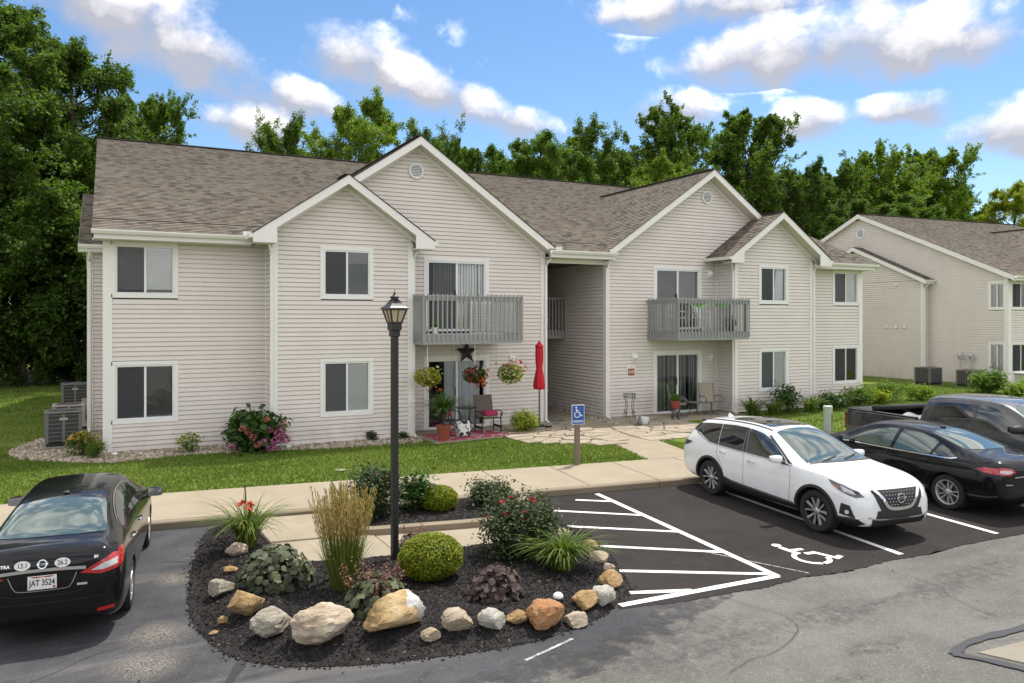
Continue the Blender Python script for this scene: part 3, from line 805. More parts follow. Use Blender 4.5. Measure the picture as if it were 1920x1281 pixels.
# patios
for nm, P in (('patio', [(7.48, 18.72), (9.9, 18.95), (10.55, 19.25), (10.7, 20.95), (7.48, 20.95)]), ('patio', [(15.75, 19.35), (18.85, 19.35), (18.85, 20.95), (15.75, 20.95)])):
    pt = empty(nm); pt['kind'] = 'structure'; slab(P, .05, .142, pt, 'concrete')
# flagstones: an irregular patchwork of slabs either side of the walkway
def litter():
    r = np.random.default_rng(77); n = 170
    q = np.column_stack((r.uniform(-1.5, 9.5, n), r.uniform(5.2, 13, n))); z = np.where(in_poly(q[:, 0], q[:, 1], BED), bed_height(q[:, 0], q[:, 1])+.012, .016)
    o = chips('leaf_litter', q, z, .02, .6, .08, MAT['mulch'], .25); tag(o, 'scattered dry leaf bits and grit on the mulch and paving', 'debris', kind='stuff')
litter()
def flags(name, poly, n, seed, label):
    root = empty(name); root['kind'] = 'structure'
    r = np.random.default_rng(seed)
    xs = [q[0] for q in poly]; ys = [q[1] for q in poly]
    pts = []
    tries = 0
    while len(pts) < n and tries < 20000:
        tries += 1
        q = (r.uniform(min(xs), max(xs)), r.uniform(min(ys), max(ys)))
        if not in_poly([q[0]], [q[1]], poly)[0]: continue
        if all(abs(q[0]-u[0])**2/.20+abs(q[1]-u[1])**2/.075 > 1 for u in pts): pts.append(q)
    P = np.array(pts)
    for i, c in enumerate(P):
        bm = bmesh.new()
        f = bm.faces.new([bm.verts.new((c[0]+a, c[1]+b, 0)) for a, b in ((-.45, -.32), (.45, -.32), (.45, .32), (-.45, .32))])
        for j, d in enumerate(P):
            if i == j or np.hypot(*(c-d)) > 1.1: continue
            mid = (c+d)/2; nn = d-c; nn = nn/np.hypot(*nn); mid = mid-nn*.022
            bmesh.ops.bisect_plane(bm, geom=bm.verts[:]+bm.edges[:]+bm.faces[:], plane_co=(*mid, 0), plane_no=(*nn, 0), clear_outer=True)
        for e0 in range(len(poly)):
            a = np.array(poly[e0]); b = np.array(poly[(e0+1)%len(poly)])
            if np.hypot(*(c-(a+b)/2)) > 60: continue
        if not bm.faces: bm.free(); continue
        vs_ = [(v.co.x, v.co.y) for v in bm.faces[:][0].verts]; bm.free()
        mb = MB(); z = .135+r.uniform(0, .03)
        mb.prism(vs_, .09, z)
        for k, v in enumerate(mb.v):
            if k >= len(vs_): mb.v[k] = (v[0], v[1], v[2]+r.uniform(-.005, .005))
        mb.build('flagstone', MAT['flag'], root, bevel=.008)
    return root
flags('flagstone_patio', [(10.75, 20.75), (10.55, 19.3), (9.7, 18.7), (9.7, 18.3), (10.6, 17.4), (11.35, 16.7), (11.75, 17.1), (12.55, 20.4), (12.0, 20.75)], 52, 3, '')
flags('flagstone_patio', [(13.6, 19.4), (12.95, 16.8), (13.5, 16.7), (14.6, 17.6), (15.6, 18.6), (15.7, 20.8), (14.4, 20.8)], 44, 5, '')
sheet('bare_soil', smooth_poly([(10.6, 20.9), (10.4, 19.0), (9.5, 18.6), (10.4, 17.3), (11.4, 16.5), (11.9, 17.0), (12.6, 20.9)], 1), .121, MAT['gravelbase'])
sheet('bare_soil', smooth_poly([(13.55, 20.9), (12.85, 16.7), (13.6, 16.5), (14.8, 17.5), (15.9, 18.5), (15.9, 20.9)], 1), .121, MAT['gravelbase'])
# grass blades on the lawn near the camera
def grass(name, poly, n, h, holes, label, seed, zb=.115):
    r = np.random.default_rng(seed)
    xs = [q[0] for q in poly]; ys = [q[1] for q in poly]
    p = np.column_stack((r.uniform(min(xs), max(xs), n), r.uniform(min(ys), max(ys), n)))
    k = in_poly(p[:, 0], p[:, 1], poly)
    for hp in holes: k &= ~in_poly(p[:, 0], p[:, 1], hp)
    p = p[k]; n = len(p)
    patchy = .5+.5*np.sin(p[:, 0]*1.1+np.sin(p[:, 1]*1.7)*1.5)*np.sin(p[:, 1]*1.3+1)
    hh = h*r.uniform(.6, 1.3, n); a = r.uniform(0, 6.28, n); w = .011+.010*r.random(n); ln = r.normal(0, .45, (n, 2))*hh[:, None]
    dx, dy = np.cos(a)*w, np.sin(a)*w; z0 = np.full(n, zb-.004)
    A = np.stack((p[:, 0]-dx, p[:, 1]-dy, z0), -1); B = np.stack((p[:, 0]+dx, p[:, 1]+dy, z0), -1)
    C = np.stack((p[:, 0]+ln[:, 0], p[:, 1]+ln[:, 1], z0+hh), -1)
    V = np.stack((A, B, C), 1).reshape(-1, 3)
    me = np_mesh(name, V, 3, np.arange(n*3))
    set_attr(me, 'tint', np.repeat(np.clip(r.normal(.44, .2, n)+.45*(patchy-.5), 0, 1), 3))
    o = link(name, me, MAT['grass']); tag(o, label, 'grass', kind='stuff'); return o
HOLES = [GRAV, [(10.6, 20.9), (10.5, 19.1), (9.6, 18.6), (10.4, 17.3), (11.4, 16.5), (12.4, 16.4), (13.6, 16.5), (14.8, 17.5), (15.9, 18.5), (15.9, 20.9)], [(Lx(14), 14), (Rx(14), 14), (Rx(27), 27), (Lx(27), 27)], [(7.4, 18.65), (9.9, 18.88), (10.6, 19.2), (10.8, 21.3), (7.4, 21.3)], [(15.7, 19.3), (18.9, 19.3), (18.9, 21), (15.7, 21)]]
grass('grass', [(-9, walk_back(-9)), (13.2, walk_back(13.2)), (13.2, 21), (-9, 24)], 170000, .05, HOLES, 'mown green lawn between the left front wall and the sidewalk', 1)
grass('grass', [(-9, 24), (-1.0, 24), (-1.0, 44), (-14, 44)], 60000, .06, HOLES, 'mown grass beside the left end of the building', 2)
grass('grass', [(12.2, 14.5), (13.2, 12.7), (30, 11.5), (36, 24), (26.2, 30), (26.2, 20.6), (18.9, 19.6), (15.9, 18.6)], 110000, .055, HOLES, 'grass between the right wing, the walkway and the parked vehicles', 3)
# ------------------------------------------------------------------ apartment buildings
CH = .1143          # siding course
GROOVE = .017       # shadow gap under each lap
PIT = 8/12.*1.02    # cross gables
MPIT = .432         # main roof
EZ = 5.28           # eave edge height (local)
def shingle_plane(mb, uvs, p0, eu, ev, poly, exposure=.128, lip=.017, nrm=None):
    """stepped courses on the plane p0 + u*eu + v*ev, clipped to the convex polygon poly (u,v)"""
    p0 = Vector(p0); eu = Vector(eu).normalized(); ev = Vector(ev).normalized(); n = eu.cross(ev)
    if n.z < 0: n = -n
    v0 = min(q[1] for q in poly); v1 = max(q[1] for q in poly)
    k = 0; v = v0
    def span(vv):
        xs = []
        m = len(poly)
        for i in range(m):
            a = poly[i]; b = poly[(i+1)%m]
            if abs(a[1]-b[1]) < 1e-9: 
                if abs(a[1]-vv) < 1e-9: xs += [a[0], b[0]]
                continue
            t = (vv-a[1])/(b[1]-a[1])
            if -1e-9 <= t <= 1+1e-9: xs.append(a[0]+(b[0]-a[0])*t)
        return (min(xs), max(xs)) if xs else None
    while v < v1-1e-6:
        w = min(v+exposure, v1)
        a = span(v+1e-6); b = span(w-1e-6)
        if a and b:
            P = lambda u, vv, h: p0+eu*u+ev*vv+n*h
            q = [P(a[0], v, lip), P(a[1], v, lip), P(b[1], w, 0.0), P(b[0], w, 0.0), P(a[0], v, -.004), P(a[1], v, -.004)]
            base = len(mb.v)
            f1 = (0, 1, 2, 3); f2 = (4, 5, 1, 0)
            if (q[1]-q[0]).cross(q[2]-q[1]).z < 0: f1 = f1[::-1]; f2 = f2[::-1]
            uvq = {0: (a[0], v+.01), 1: (a[1], v+.01), 2: (b[1], w-.002), 3: (b[0], w-.002), 4: (a[0], v+.01), 5: (a[1], v+.01)}
            mb.add(q, [f1, f2])
            for f in (f1, f2): uvs.extend([uvq[i] for i in f])
        v = w
def finish_uv(o, uvs, du=0.0):
    lay = o.data.uv_layers.new(name='UVMap')
    lay.data.foreach_set('uv', np.array([(u+du, v) for u, v in uvs], np.float32).ravel())
def wall_courses(x0, x1, z0, z1, holes, lim=None):
    """list of (z, [(xa, xb)...]) courses; lim(z) -> (xa, xb) for gables"""
    out = []
    z = z0
    while z < z1-.02:
        a, b = x0, x1
        if lim: a, b = lim(z+CH*.9)
        if b-a > .05:
            segs = [(a, b)]
            for (hx0, hx1, hz0, hz1) in holes:
                if z+CH*.5 > hz0 and z+CH*.5 < hz1:
                    ns = []
                    for (s, e) in segs:
                        if hx0 > s: ns.append((s, min(e, hx0)))
                        if hx1 < e: ns.append((max(s, hx1), e))
                    segs = [(s, e) for s, e in ns if e-s > .01]
            out.append((z, segs))
        z += CH
    return out
def course_mb(mb, z, segs, y, axis='x', flip=1):
    h = CH
    for a, b in segs:
        prof = [(-.006, 0.001), (.026, 0.001), (.0255, .012), (.012, h-GROOVE), (-.008, h-GROOVE+.004), (-.008, h+.004)]
        vs = []
        for (d, zz) in prof:
            for u in (a, b):
                vs.append((u, y-d, z+zz) if axis == 'x' else (y+flip*d, u, z+zz))
        fs = [(2*i, 2*i+1, 2*i+3, 2*i+2) for i in range(len(prof)-1)]
        if axis == 'y' and flip > 0: fs = [f[::-1] for f in fs] if False else fs
        if axis == 'y' and flip < 0: fs = [f[::-1] for f in fs]
        mb.add(vs, fs)
def rake(mb, xa, za, xb, zb, y, d=.235, t=.03):
    """sloped trim board from (xa,za) to (xb,zb) on the plane y, hanging d below the line"""
    mb.add([(xa, y, za), (xb, y, zb), (xb, y, zb-d), (xa, y, za-d), (xa, y+t, za), (xb, y+t, zb), (xb, y+t, zb-d), (xa, y+t, za-d)],
           [(0, 3, 2, 1) if xa < xb else (0, 1, 2, 3), (4, 5, 6, 7) if xa < xb else (7, 6, 5, 4), (3, 7, 6, 2) if xa < xb else (2, 6, 7, 3), (0, 1, 5, 4), (0, 4, 7, 3), (1, 2, 6, 5)])
def downspout(parent, x, y, z_top, z_bot, back=.0, dirx=0.0):
    mb = MB()
    mb.obox((x, y, z_top-.35), (x, y, z_bot+.1), .075, .06, up=(0, 1, 0))
    mb.obox((x, y, z_bot+.1), (x, y-.22, z_bot+.03), .075, .06)
    o = mb.build('downspout', MAT['gutter'], parent, bevel=.008)
    e = MB(); e.tube([(x+dirx, y-back, z_top-.03), (x+dirx, y-back, z_top-.12), (x+dirx*.4, y-back*.4, z_top-.27), (x, y, z_top-.40)], .036, 8)
    e.build('elbow', MAT['gutter'], o, smooth=True)
    for z in (z_bot+1.0, z_bot+3.2):
        b = MB(); b.box(x-.05, x+.05, y-.034, y+.02, z, z+.03); b.build('strap', MAT['gutter'], o)
    return o
def gutter(parent, x0, x1, y, z, axis='x'):
    mb = MB()
    pr = [(.0, 0), (.0, -.10), (-.085, -.10), (-.125, -.035), (-.125, 0.0), (-.115, 0.0), (-.112, -.03), (-.08, -.09), (-.01, -.09)]
    n = len(pr)
    vs = [((x0 if k == 0 else x1), y+a, z+b) if axis == 'x' else (y+a, (x0 if k == 0 else x1), z+b) for k in (0, 1) for a, b in pr]
    mb.add(vs, [(i, (i+1)%n, n+(i+1)%n, n+i) for i in range(n-1)]+[tuple(range(n)), tuple(range(n, 2*n))[::-1]])
    return mb.build('gutter', MAT['gutter'], parent)
def corner_board(parent, x, y, z0, z1, w=.11, sx=1, sy=-1, name='corner_board'):
    """L-shaped trim on an outside corner at (x,y); faces towards -y and towards sx"""
    mb = MB()
    mb.box(min(x+sx*.034, x-sx*w), max(x+sx*.034, x-sx*w), y-.036, y-.0005, z0, z1)
    mb.box(min(x, x+sx*.034), max(x, x+sx*.034), y-.0002, y+w, z0, z1)
    return mb.build(name, MAT['trim'], parent)
def window(parent, x0, x1, z0, z1, y, style, axis='x', casing=.10, screen=0):
    """two-sash slider with casing; style: dict(drop=, mat=) for the blind"""
    root = bpy.data.objects.new('window', None); COL.objects.link(root); root.parent = parent
    T = lambda mb: mb
    c = casing; d = .036
    fr = MB()
    fr.box(x0, x1, y-d, y-.0, z1-c, z1); fr.box(x0, x1, y-d, y-.0, z0, z0+c)
    fr.box(x0, x0+c, y-d+.001, y-.0, z0+c, z1-c); fr.box(x1-c, x1, y-d+.001, y-.0, z0+c, z1-c)
    o = fr.build('casing', MAT['trim'], root, bevel=.006)
    a0, a1, b0, b1 = x0+c, x1-c, z0+c, z1-c
    f = .038
    fv = MB()
    fv.box(a0, a1, y-.022, y+.07, b1-f, b1); fv.box(a0, a1, y-.024, y+.07, b0, b0+f)
    fv.box(a0, a0+f, y-.021, y+.07, b0+f, b1-f); fv.box(a1-f, a1, y-.021, y+.07, b0+f, b1-f)
    xm = (a0+a1)/2
    fv.box(xm-.026, xm+.026, y-.012, y+.055, b0+f, b1-f)
    fv.build('frame', MAT['vinyl'], root, bevel=.004)
    for k, (p, q, yy) in enumerate(((a0+f, xm-.026, y+.02), (xm+.026, a1-f, y+.035))):
        g = MB(); g.quad((p, yy, b0+f), (q, yy, b0+f), (q, yy, b1-f), (p, yy, b1-f)); g.build('pane', MAT['glass'], root)
        if k == screen:
            g = MB(); g.quad((p, yy-.016, b0+f), (q, yy-.016, b0+f), (q, yy-.016, b1-f), (p, yy-.016, b1-f)); g.build('insect_screen', MAT['screen'], root)
    # blind
    drop = style.get('drop', 1.0); kind = style.get('kind', 'h'); bm_ = MAT[style.get('mat', 'blind')]
    H = b1-b0-2*f
    if kind == 'h' and drop > 0:
        b = MB(); z = b1-f-.03; zb = b1-f-H*drop; s = .030; til = style.get('tilt', .012)
        while z > zb:
            b.quad((a0+f, y+.060-til, z-s*1.0), (a1-f, y+.060-til, z-s*1.0), (a1-f, y+.060+til, z), (a0+f, y+.060+til, z)); z -= s*style.get('gap', .92)
        b.box(a0+f, a1-f, y+.06, y+.09, zb-.02, zb); b.box(a0+f, a1-f, y+.055, y+.095, b1-f-.035, b1-f)
        o = b.build('blind', bm_, root); o['kind'] = 'stuff'
    elif kind == 'v':
        b = MB(); x = a0+f; w = .085; 
        x_end = a0+f+(a1-a0-2*f)*drop
        i = 0
        while x < x_end:
            t = (.015 if i % 2 else -.012)
            b.quad((x, y+.10-t, b0+f), (x+w*.95, y+.10+t, b0+f), (x+w*.95, y+.10+t, b1-f), (x, y+.10-t, b1-f)); x += w; i += 1
        o = b.build('blind', bm_, root); o['kind'] = 'stuff'
    elif kind == 'c':
        b = MB(); n = 24; xa, xb = a0+f+(a1-a0-2*f)*style.get('from', .5), a1-f
        cols = []
        for i in range(n+1):
            u = i/n; xx = xa+(xb-xa)*u; cols.append((xx, y+.11+.02*math.sin(u*22)))
        tw = style.get('gather', 0)
        vs = []
        for (xx, yy) in cols: vs += [(xx+(xb-xx)*tw, yy, b1-f), (xx, yy, b0+f)] if tw else [(xx, yy, b1-f), (xx, yy, b0+f)]
        b.add(vs, [(2*i, 2*i+1, 2*i+3, 2*i+2) for i in range(n)]); b.build('curtain', bm_, root, smooth=True)
    # dark room behind
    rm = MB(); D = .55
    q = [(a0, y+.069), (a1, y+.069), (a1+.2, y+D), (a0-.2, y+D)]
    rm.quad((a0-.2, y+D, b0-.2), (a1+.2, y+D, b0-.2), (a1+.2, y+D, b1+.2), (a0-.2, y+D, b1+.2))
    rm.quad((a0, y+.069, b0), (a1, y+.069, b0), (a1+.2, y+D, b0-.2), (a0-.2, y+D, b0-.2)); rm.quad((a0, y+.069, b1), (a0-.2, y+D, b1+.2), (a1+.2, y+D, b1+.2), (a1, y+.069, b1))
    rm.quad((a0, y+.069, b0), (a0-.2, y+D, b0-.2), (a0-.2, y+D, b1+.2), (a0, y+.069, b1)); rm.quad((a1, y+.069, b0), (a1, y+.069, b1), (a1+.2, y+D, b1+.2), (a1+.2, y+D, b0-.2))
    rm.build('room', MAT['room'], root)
    return root
def patio_door(parent, x0, x1, z0, z1, y, blinds):
    root = bpy.data.objects.new('patio_door', None); COL.objects.link(root); root.parent = parent
    c = .11
    fr = MB(); fr.box(x0, x1, y-.032, y, z1-c, z1); fr.box(x0, x0+c, y-.031, y, z0, z1-c); fr.box(x1-c, x1, y-.031, y, z0, z1-c)
    fr.build('casing', MAT['trim'], root, bevel=.006)
    a0, a1, b0, b1 = x0+c, x1-c, z0, z1-c; f = .05; xm = (a0+a1)/2
    fv = MB(); fv.box(a0, a1, y-.02, y+.08, b1-f, b1); fv.box(a0, a1, y-.05, y+.08, b0, b0+.07)
    fv.box(a0, a0+f, y-.019, y+.08, b0+.07, b1-f); fv.box(a1-f, a1, y-.019, y+.08, b0+.07, b1-f); fv.box(xm-.035, xm+.035, y-.01, y+.06, b0+.07, b1-f)
    fv.build('frame', MAT['vinyl'], root, bevel=.004)
    for p, q, yy in ((a0+f, xm-.035, y+.025), (xm+.035, a1-f, y+.04)):
        g = MB(); g.quad((p, yy, b0+.07), (q, yy, b0+.07), (q, yy, b1-f), (p, yy, b1-f)); g.build('pane', MAT['glass'], root)
    h = MB(); h.box(xm-.06, xm-.04, y-.03, y-.008, z0+.95, z0+1.2); h.build('handle', MAT['plastic'], root)
    if blinds.get('screen'):
        g = MB(); g.quad((a0+f, y+.008, b0+.07), (xm-.035, y+.008, b0+.07), (xm-.035, y+.008, b1-f), (a0+f, y+.008, b1-f)); g.build('insect_screen', MAT['screen'], root)
    for (u0, u1, mt, kind) in blinds['parts']:
        b = MB(); xa = a0+f+(a1-a0-2*f)*u0; xb = a0+f+(a1-a0-2*f)*u1
        if kind == 'v':
            x = xa; w = .088; i = 0
            while x < xb:
                t = .018 if i % 2 else .006
                b.quad((x, y+.11-t, b0+.08), (x+w*.92, y+.11+t, b0+.08), (x+w*.92, y+.11+t, b1-f), (x, y+.11-t, b1-f)); x += w; i += 1
            o = b.build('blind', MAT[mt], root); o['kind'] = 'stuff'
        else:
            n = 40; vs = []
            for i in range(n+1):
                u = i/n; xx = xa+(xb-xa)*u; yy = y+.12+.025*math.sin(u*40)+.01*math.sin(u*17)
                vs += [(xx, yy, b1-f), (xx, yy, b0+.08)]
            b.add(vs, [(2*i, 2*i+1, 2*i+3, 2*i+2) for i in range(n)]); b.build('curtain', MAT[mt], root, smooth=True)
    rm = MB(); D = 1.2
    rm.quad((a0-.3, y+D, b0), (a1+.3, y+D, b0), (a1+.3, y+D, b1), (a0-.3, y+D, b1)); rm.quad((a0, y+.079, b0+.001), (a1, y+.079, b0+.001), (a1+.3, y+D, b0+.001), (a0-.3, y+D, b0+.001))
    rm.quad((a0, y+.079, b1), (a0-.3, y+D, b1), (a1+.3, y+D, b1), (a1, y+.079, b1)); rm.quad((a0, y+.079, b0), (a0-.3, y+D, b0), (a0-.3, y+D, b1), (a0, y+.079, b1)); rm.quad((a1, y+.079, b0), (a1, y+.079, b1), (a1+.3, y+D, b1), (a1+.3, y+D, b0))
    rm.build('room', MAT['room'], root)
    return root
def gable_vent(parent, x, z, y, r=.235):
    root = bpy.data.objects.new('gable_vent', None); COL.objects.link(root); root.parent = parent
    mb = MB(); mb.lathe([(r, 0), (r, -.04), (r*.93, -.055), (r*.74, -.05), (r*.72, -.01)], 32, (x, y, z), 'y', cap=False); mb.build('ring', MAT['vinyl'], root, smooth=True)
    b = MB(); n = 24; b.add([(x+r*.75*math.cos(2*math.pi*i/n), y-.012, z+r*.75*math.sin(2*math.pi*i/n)) for i in range(n)], [tuple(range(n))]); b.build('backing', MAT['acdark'], root)
    k = 8
    for i in range(k):
        zz = z-r*.66+2*r*.66*i/(k-1); w = math.sqrt(max((r*.73)**2-(zz-z)**2, .001))
        s = MB(); s.quad((x-w, y-.042, zz-.018), (x+w, y-.042, zz-.018), (x+w, y-.016, zz+.016), (x-w, y-.016, zz+.016)); s.build('louvre', MAT['vinyl'], root)
    return root
def wall_light(parent, x, z, y):
    root = bpy.data.objects.new('wall_light', None); COL.objects.link(root); root.parent = parent
    b = MB(); b.box(x-.10, x+.10, y-.035, y-.0, z-.13, z+.13); b.build('base', MAT['trim'], root, bevel=.008)
    g = MB(); g.lathe([(.0, -.16), (.06, -.15), (.085, -.11), (.09, -.06), (.085, -.03)], 16, (x, y, z), 'y', cap=False); g.build('globe', MAT['blind'], root, smooth=True)
    return root
def balcony(parent, x0, x1, y0, y1, z0, open_left=False, side='both'):
    """deck box hung from the wall at y1, front at y0; grey balusters outside the rims"""
    root = bpy.data.objects.new('balcony', None); COL.objects.link(root); root.parent = parent
    G = MAT['greywood']; ztop = z0+1.37
    d = MB(); d.box(x0+.03, x1-.03, y0+.03, y1, z0+.22, z0+.27); d.build('deck', G, root)
    r = MB(); r.box(x0, x1, y0, y0+.04, z0, z0+.24); r.box(x0, x0+.04, y0+.04, y1, z0, z0+.24); r.box(x1-.04, x1, y0+.04, y1, z0, z0+.24); r.build('rim_joist', G, root)
    s = MB(); s.quad((x0+.04, y0+.04, z0+.02), (x0+.04, y1, z0+.02), (x1-.04, y1, z0+.02), (x1-.04, y0+.04, z0+.02)); s.build('underside', G, root)
    t = MB(); t.box(x0-.02, x1+.02, y0-.02, y0+.07, ztop-.10, ztop-.06); t.box(x0-.02, x0+.07, y0+.07, y1, ztop-.10, ztop-.06); t.box(x1-.07, x1+.02, y0+.07, y1, ztop-.10, ztop-.06)
    t.box(x0, x1, y0+.0, y0+.035, ztop-.20, ztop-.10); t.box(x0, x0+.035, y0+.035, y1, ztop-.20, ztop-.10); t.box(x1-.035, x1, y0+.035, y1, ztop-.20, ztop-.10)
    t.build('rail', G, root, bevel=.006)
    me = None
    def bal(x, y):
        nonlocal me
        if me is None:
            mb = MB(); mb.box(-.0175, .0175, -.0175, .0175, 0, ztop-z0-.10); me = mb.mesh('baluster'); me.materials.append(G)
        o = bpy.data.objects.new('baluster', me); COL.objects.link(o); o.parent = root; o.location = (x, y, z0+.08)
    n = round((x1-x0)/.134)
    for i in range(n+1): bal(x0+.0+(x1-x0)*i/n, y0-.020)
    m = round((y1-y0)/.134)
    for i in range(1, m):
        bal(x0-.020, y0+(y1-y0)*i/m); bal(x1+.020, y0+(y1-y0)*i/m)
    for px in (x0+.05, x1-.05):
        p = MB(); p.box(px-.045, px+.045, y0+.04, y0+.13, z0+.24, ztop-.1); p.build('post', G, root)
    return root
def lattice(parent, x, y0, y1, z0, z1, name='lattice_panel', axis='y'):
    mb = MB(); s = .085
    P = (lambda a, z: (x, a, z)) if axis == 'y' else (lambda a, z: (a, x, z))
    a = y0
    while a <= y1+1e-6:
        if axis == 'y': mb.box(x-.006, x+.006, a-.017, a+.017, z0, z1)
        else: mb.box(a-.017, a+.017, x-.006, x+.006, z0, z1)
        a += s
    z = z0
    while z <= z1:
        if axis == 'y': mb.box(x+.0065, x+.016, y0, y1, z-.017, z+.017)
        else: mb.box(y0, y1, x+.0065, x+.016, z-.017, z+.017)
        z += s
    return mb.build(name, MAT['lattice'], parent)
BLD_W = 26.4
def building(origin, rz, full, label, styles):
    B = empty('apartment_building', origin, rz, label, 'building')
    S = MAT['siding']
    MX = (lambda x: x)
    mx = lambda x: BLD_W-x
    boards = []          # (priority, mesh builder)
    G0, GA, GH = 3.41, 7.86, 4.45                 # left cross gable: left end, apex x, half width
    GZ = EZ+GH*PIT                                 # apex height of the roof surface
    BA, BH = 5.56, 2.36; BZ = EZ+BH*PIT; BY = -.90 # bay gable
    win_up, win_lo = (3.69, 5.06), (.65, 2.16)
    holes_wing = [(.20, 1.63-.02, win_up[0]+.02, win_up[1]-.02), (.20, 1.63-.02, win_lo[0]+.02, win_lo[1]-.02)]
    wx0, wx1 = .14, 1.63
    bx0, bx1 = 4.92, 6.33
    dx0, dx1 = 8.09, 10.16
    def side(sgn):
        X = (lambda x: x) if sgn > 0 else mx
        I = lambda a, b: (min(X(a), X(b)), max(X(a), X(b)))
        st = styles[0 if sgn > 0 else 1]
        H = lambda a, b, z0, z1: (*I(a+.02, b-.02), z0+.02, z1-.02)
        # ---- siding
        w = wall_courses(*I(.0, 3.75), 0.0, EZ-.02, [H(wx0, wx1, *win_up), H(wx0, wx1, *win_lo)]); boards.append((0 if sgn > 0 else 4, w, .0))
        lim = lambda z: I(max(3.75, BA-(BZ-.10-z)/PIT), min(7.40, BA+(BZ-.10-z)/PIT))
        w = wall_courses(0, 0, 0.0, BZ-.25, [H(bx0, bx1, *win_up), H(bx0, bx1, *win_lo)], lim); boards.append((1 if sgn > 0 else 5, w, BY))
        def lim2(z):
            a = 7.40 if z < EZ else max(GA-(GZ-.10-z)/PIT, 3.6)
            return I(a, min(12.05, GA+(GZ-.10-z)/PIT))
        w = wall_courses(0, 0, 0.0, GZ-.25, [H(dx0, dx1, -.1, 2.11), H(dx0, dx1, 2.78, 4.96)], lim2); boards.append((2 if sgn > 0 else 3, w, 0.0))
        # bay sides and breezeway wall and end wall (joined)
        mb = MB()
        xe = X(3.75)
        for (z, sg) in wall_courses(BY, 0.0, 0.0, EZ, []): course_mb(mb, z, sg, xe, 'y', -sgn)
        xe = X(7.40)
        for (z, sg) in wall_courses(BY, 0.0, 0.0, EZ+.3, []): course_mb(mb, z, sg, xe, 'y', sgn)
        xe = X(12.05)
        for (z, sg) in wall_courses(0.02, 16.0, 0.0, EZ+.05, []): course_mb(mb, z, sg, xe, 'y', sgn)
        lime = lambda z: (0.0, 17.4) if z < EZ+.15 else ((z-EZ+.05)/MPIT-.4, 17.4-((z-EZ+.05)/MPIT-.4))
        eh = [(.13, .95, *win_up), (.13, .95, *win_lo)] if not full else []
        ew = wall_courses(0, 0, 0.0, EZ+8.7*MPIT-.2, [(.15, .93, win_up[0]+.02, win_up[1]-.02), (.15, .93, win_lo[0]+.02, win_lo[1]-.02)] if not full and sgn > 0 else [], lime)
        xe = X(0.0)
        for (z, sg) in ew: course_mb(mb, z, sg, xe, 'y', -sgn)
        o = mb.build('siding', S, B); o['kind'] = 'stuff'
        # ---- corner boards
        corner_board(B, X(0.0), 0.0, 0.0, EZ-.03, .17, -sgn)
        corner_board(B, X(3.75), BY, 0.0, EZ-.03, .11, -sgn)
        corner_board(B, X(7.40), BY, 0.0, EZ-.03, .11, sgn)
        corner_board(B, X(12.05), 0.0, 0.0, EZ-.03, .12, sgn)
        for (xc, yc) in ((3.75, 0.0), (7.40, 0.0)):   # inside corner trim
            c = MB(); xx = X(xc); s = -1 if (xc == 3.75) == (sgn > 0) else 1
            c.box(min(xx, xx+s*.045), max(xx, xx+s*.045), -.045, -.001, 0.0, EZ); c.build('inside_corner', MAT['trim'], B)
        # ---- frieze under the eaves
        f = MB(); f.box(*I(0.0, 3.70), -.038, -.0185, EZ-.18, EZ-.03); f.build('frieze_board', MAT['trim'], B)
        # ---- windows
        window(B, *I(wx0, wx1), *win_up, 0.0, st['wing_up']); window(B, *I(wx0, wx1), *win_lo, 0.0, st['wing_lo'])
        window(B, *I(bx0, bx1), *win_up, BY, st['bay_up']); window(B, *I(bx0, bx1), *win_lo, BY, st['bay_lo'])
        if full:
            patio_door(B, *I(dx0, dx1), 2.82, 4.96, 0.0, st['door_up']); patio_door(B, *I(dx0, dx1), -.005, 2.11, 0.0, st['door_lo'])
            bal = balcony(B, *I(7.47, 10.42), -1.62, -.001, 2.50)
            bal.location = (0, 0, 0)
            lattice(bal, X(10.36), -1.5, -.2, 2.78, 3.75) 
            lattice(bal, .12 if False else -.10, *I(9.55, 10.30), 2.78, 3.72, axis='x')
            gable_vent(B, X(GA), GZ-.92, -.018)
            wall_light(B, X(10.95) if sgn > 0 else X(10.95), 1.93, -.018)
            if sgn < 0: wall_light(B, X(7.75), 1.86, -.018); wall_light(B, X(7.75), 4.75, -.018)
            else: wall_light(B, X(7.70), 4.70, -.018)
        # ---- cross gable roof, bay roof
        rb = MB(); uv = []
        ln = 7.4
        sl = math.sqrt(1+PIT*PIT)
        for s2 in (-1, 1):
            # slope from eave up to ridge; u runs along +y, v up the slope
            xe_ = X(GA+s2*GH); dirx = (X(GA)-xe_); dirx = dirx/abs(dirx)
            shingle_plane(rb, uv, (xe_, -.42, EZ), (0, 1, 0), (dirx/sl, 0, PIT/sl), [(0, 0), (ln, 0), (ln, GH*sl), (0, GH*sl)])
            xe_ = X(BA+s2*BH); dirx = (X(BA)-xe_)/abs(X(BA)-xe_)
            shingle_plane(rb, uv, (xe_, BY-.42, EZ), (0, 1, 0), (dirx/sl, 0, PIT/sl), [(0, 0), (-BY+.40+(.34 if s2 < 0 else 0), 0), (-BY+.40+(.34 if s2 < 0 else 0), BH*sl), (0, BH*sl)])
        o = rb.build('gable_shingles', MAT['shingle'], B); finish_uv(o, uv); o['kind'] = 'stuff'
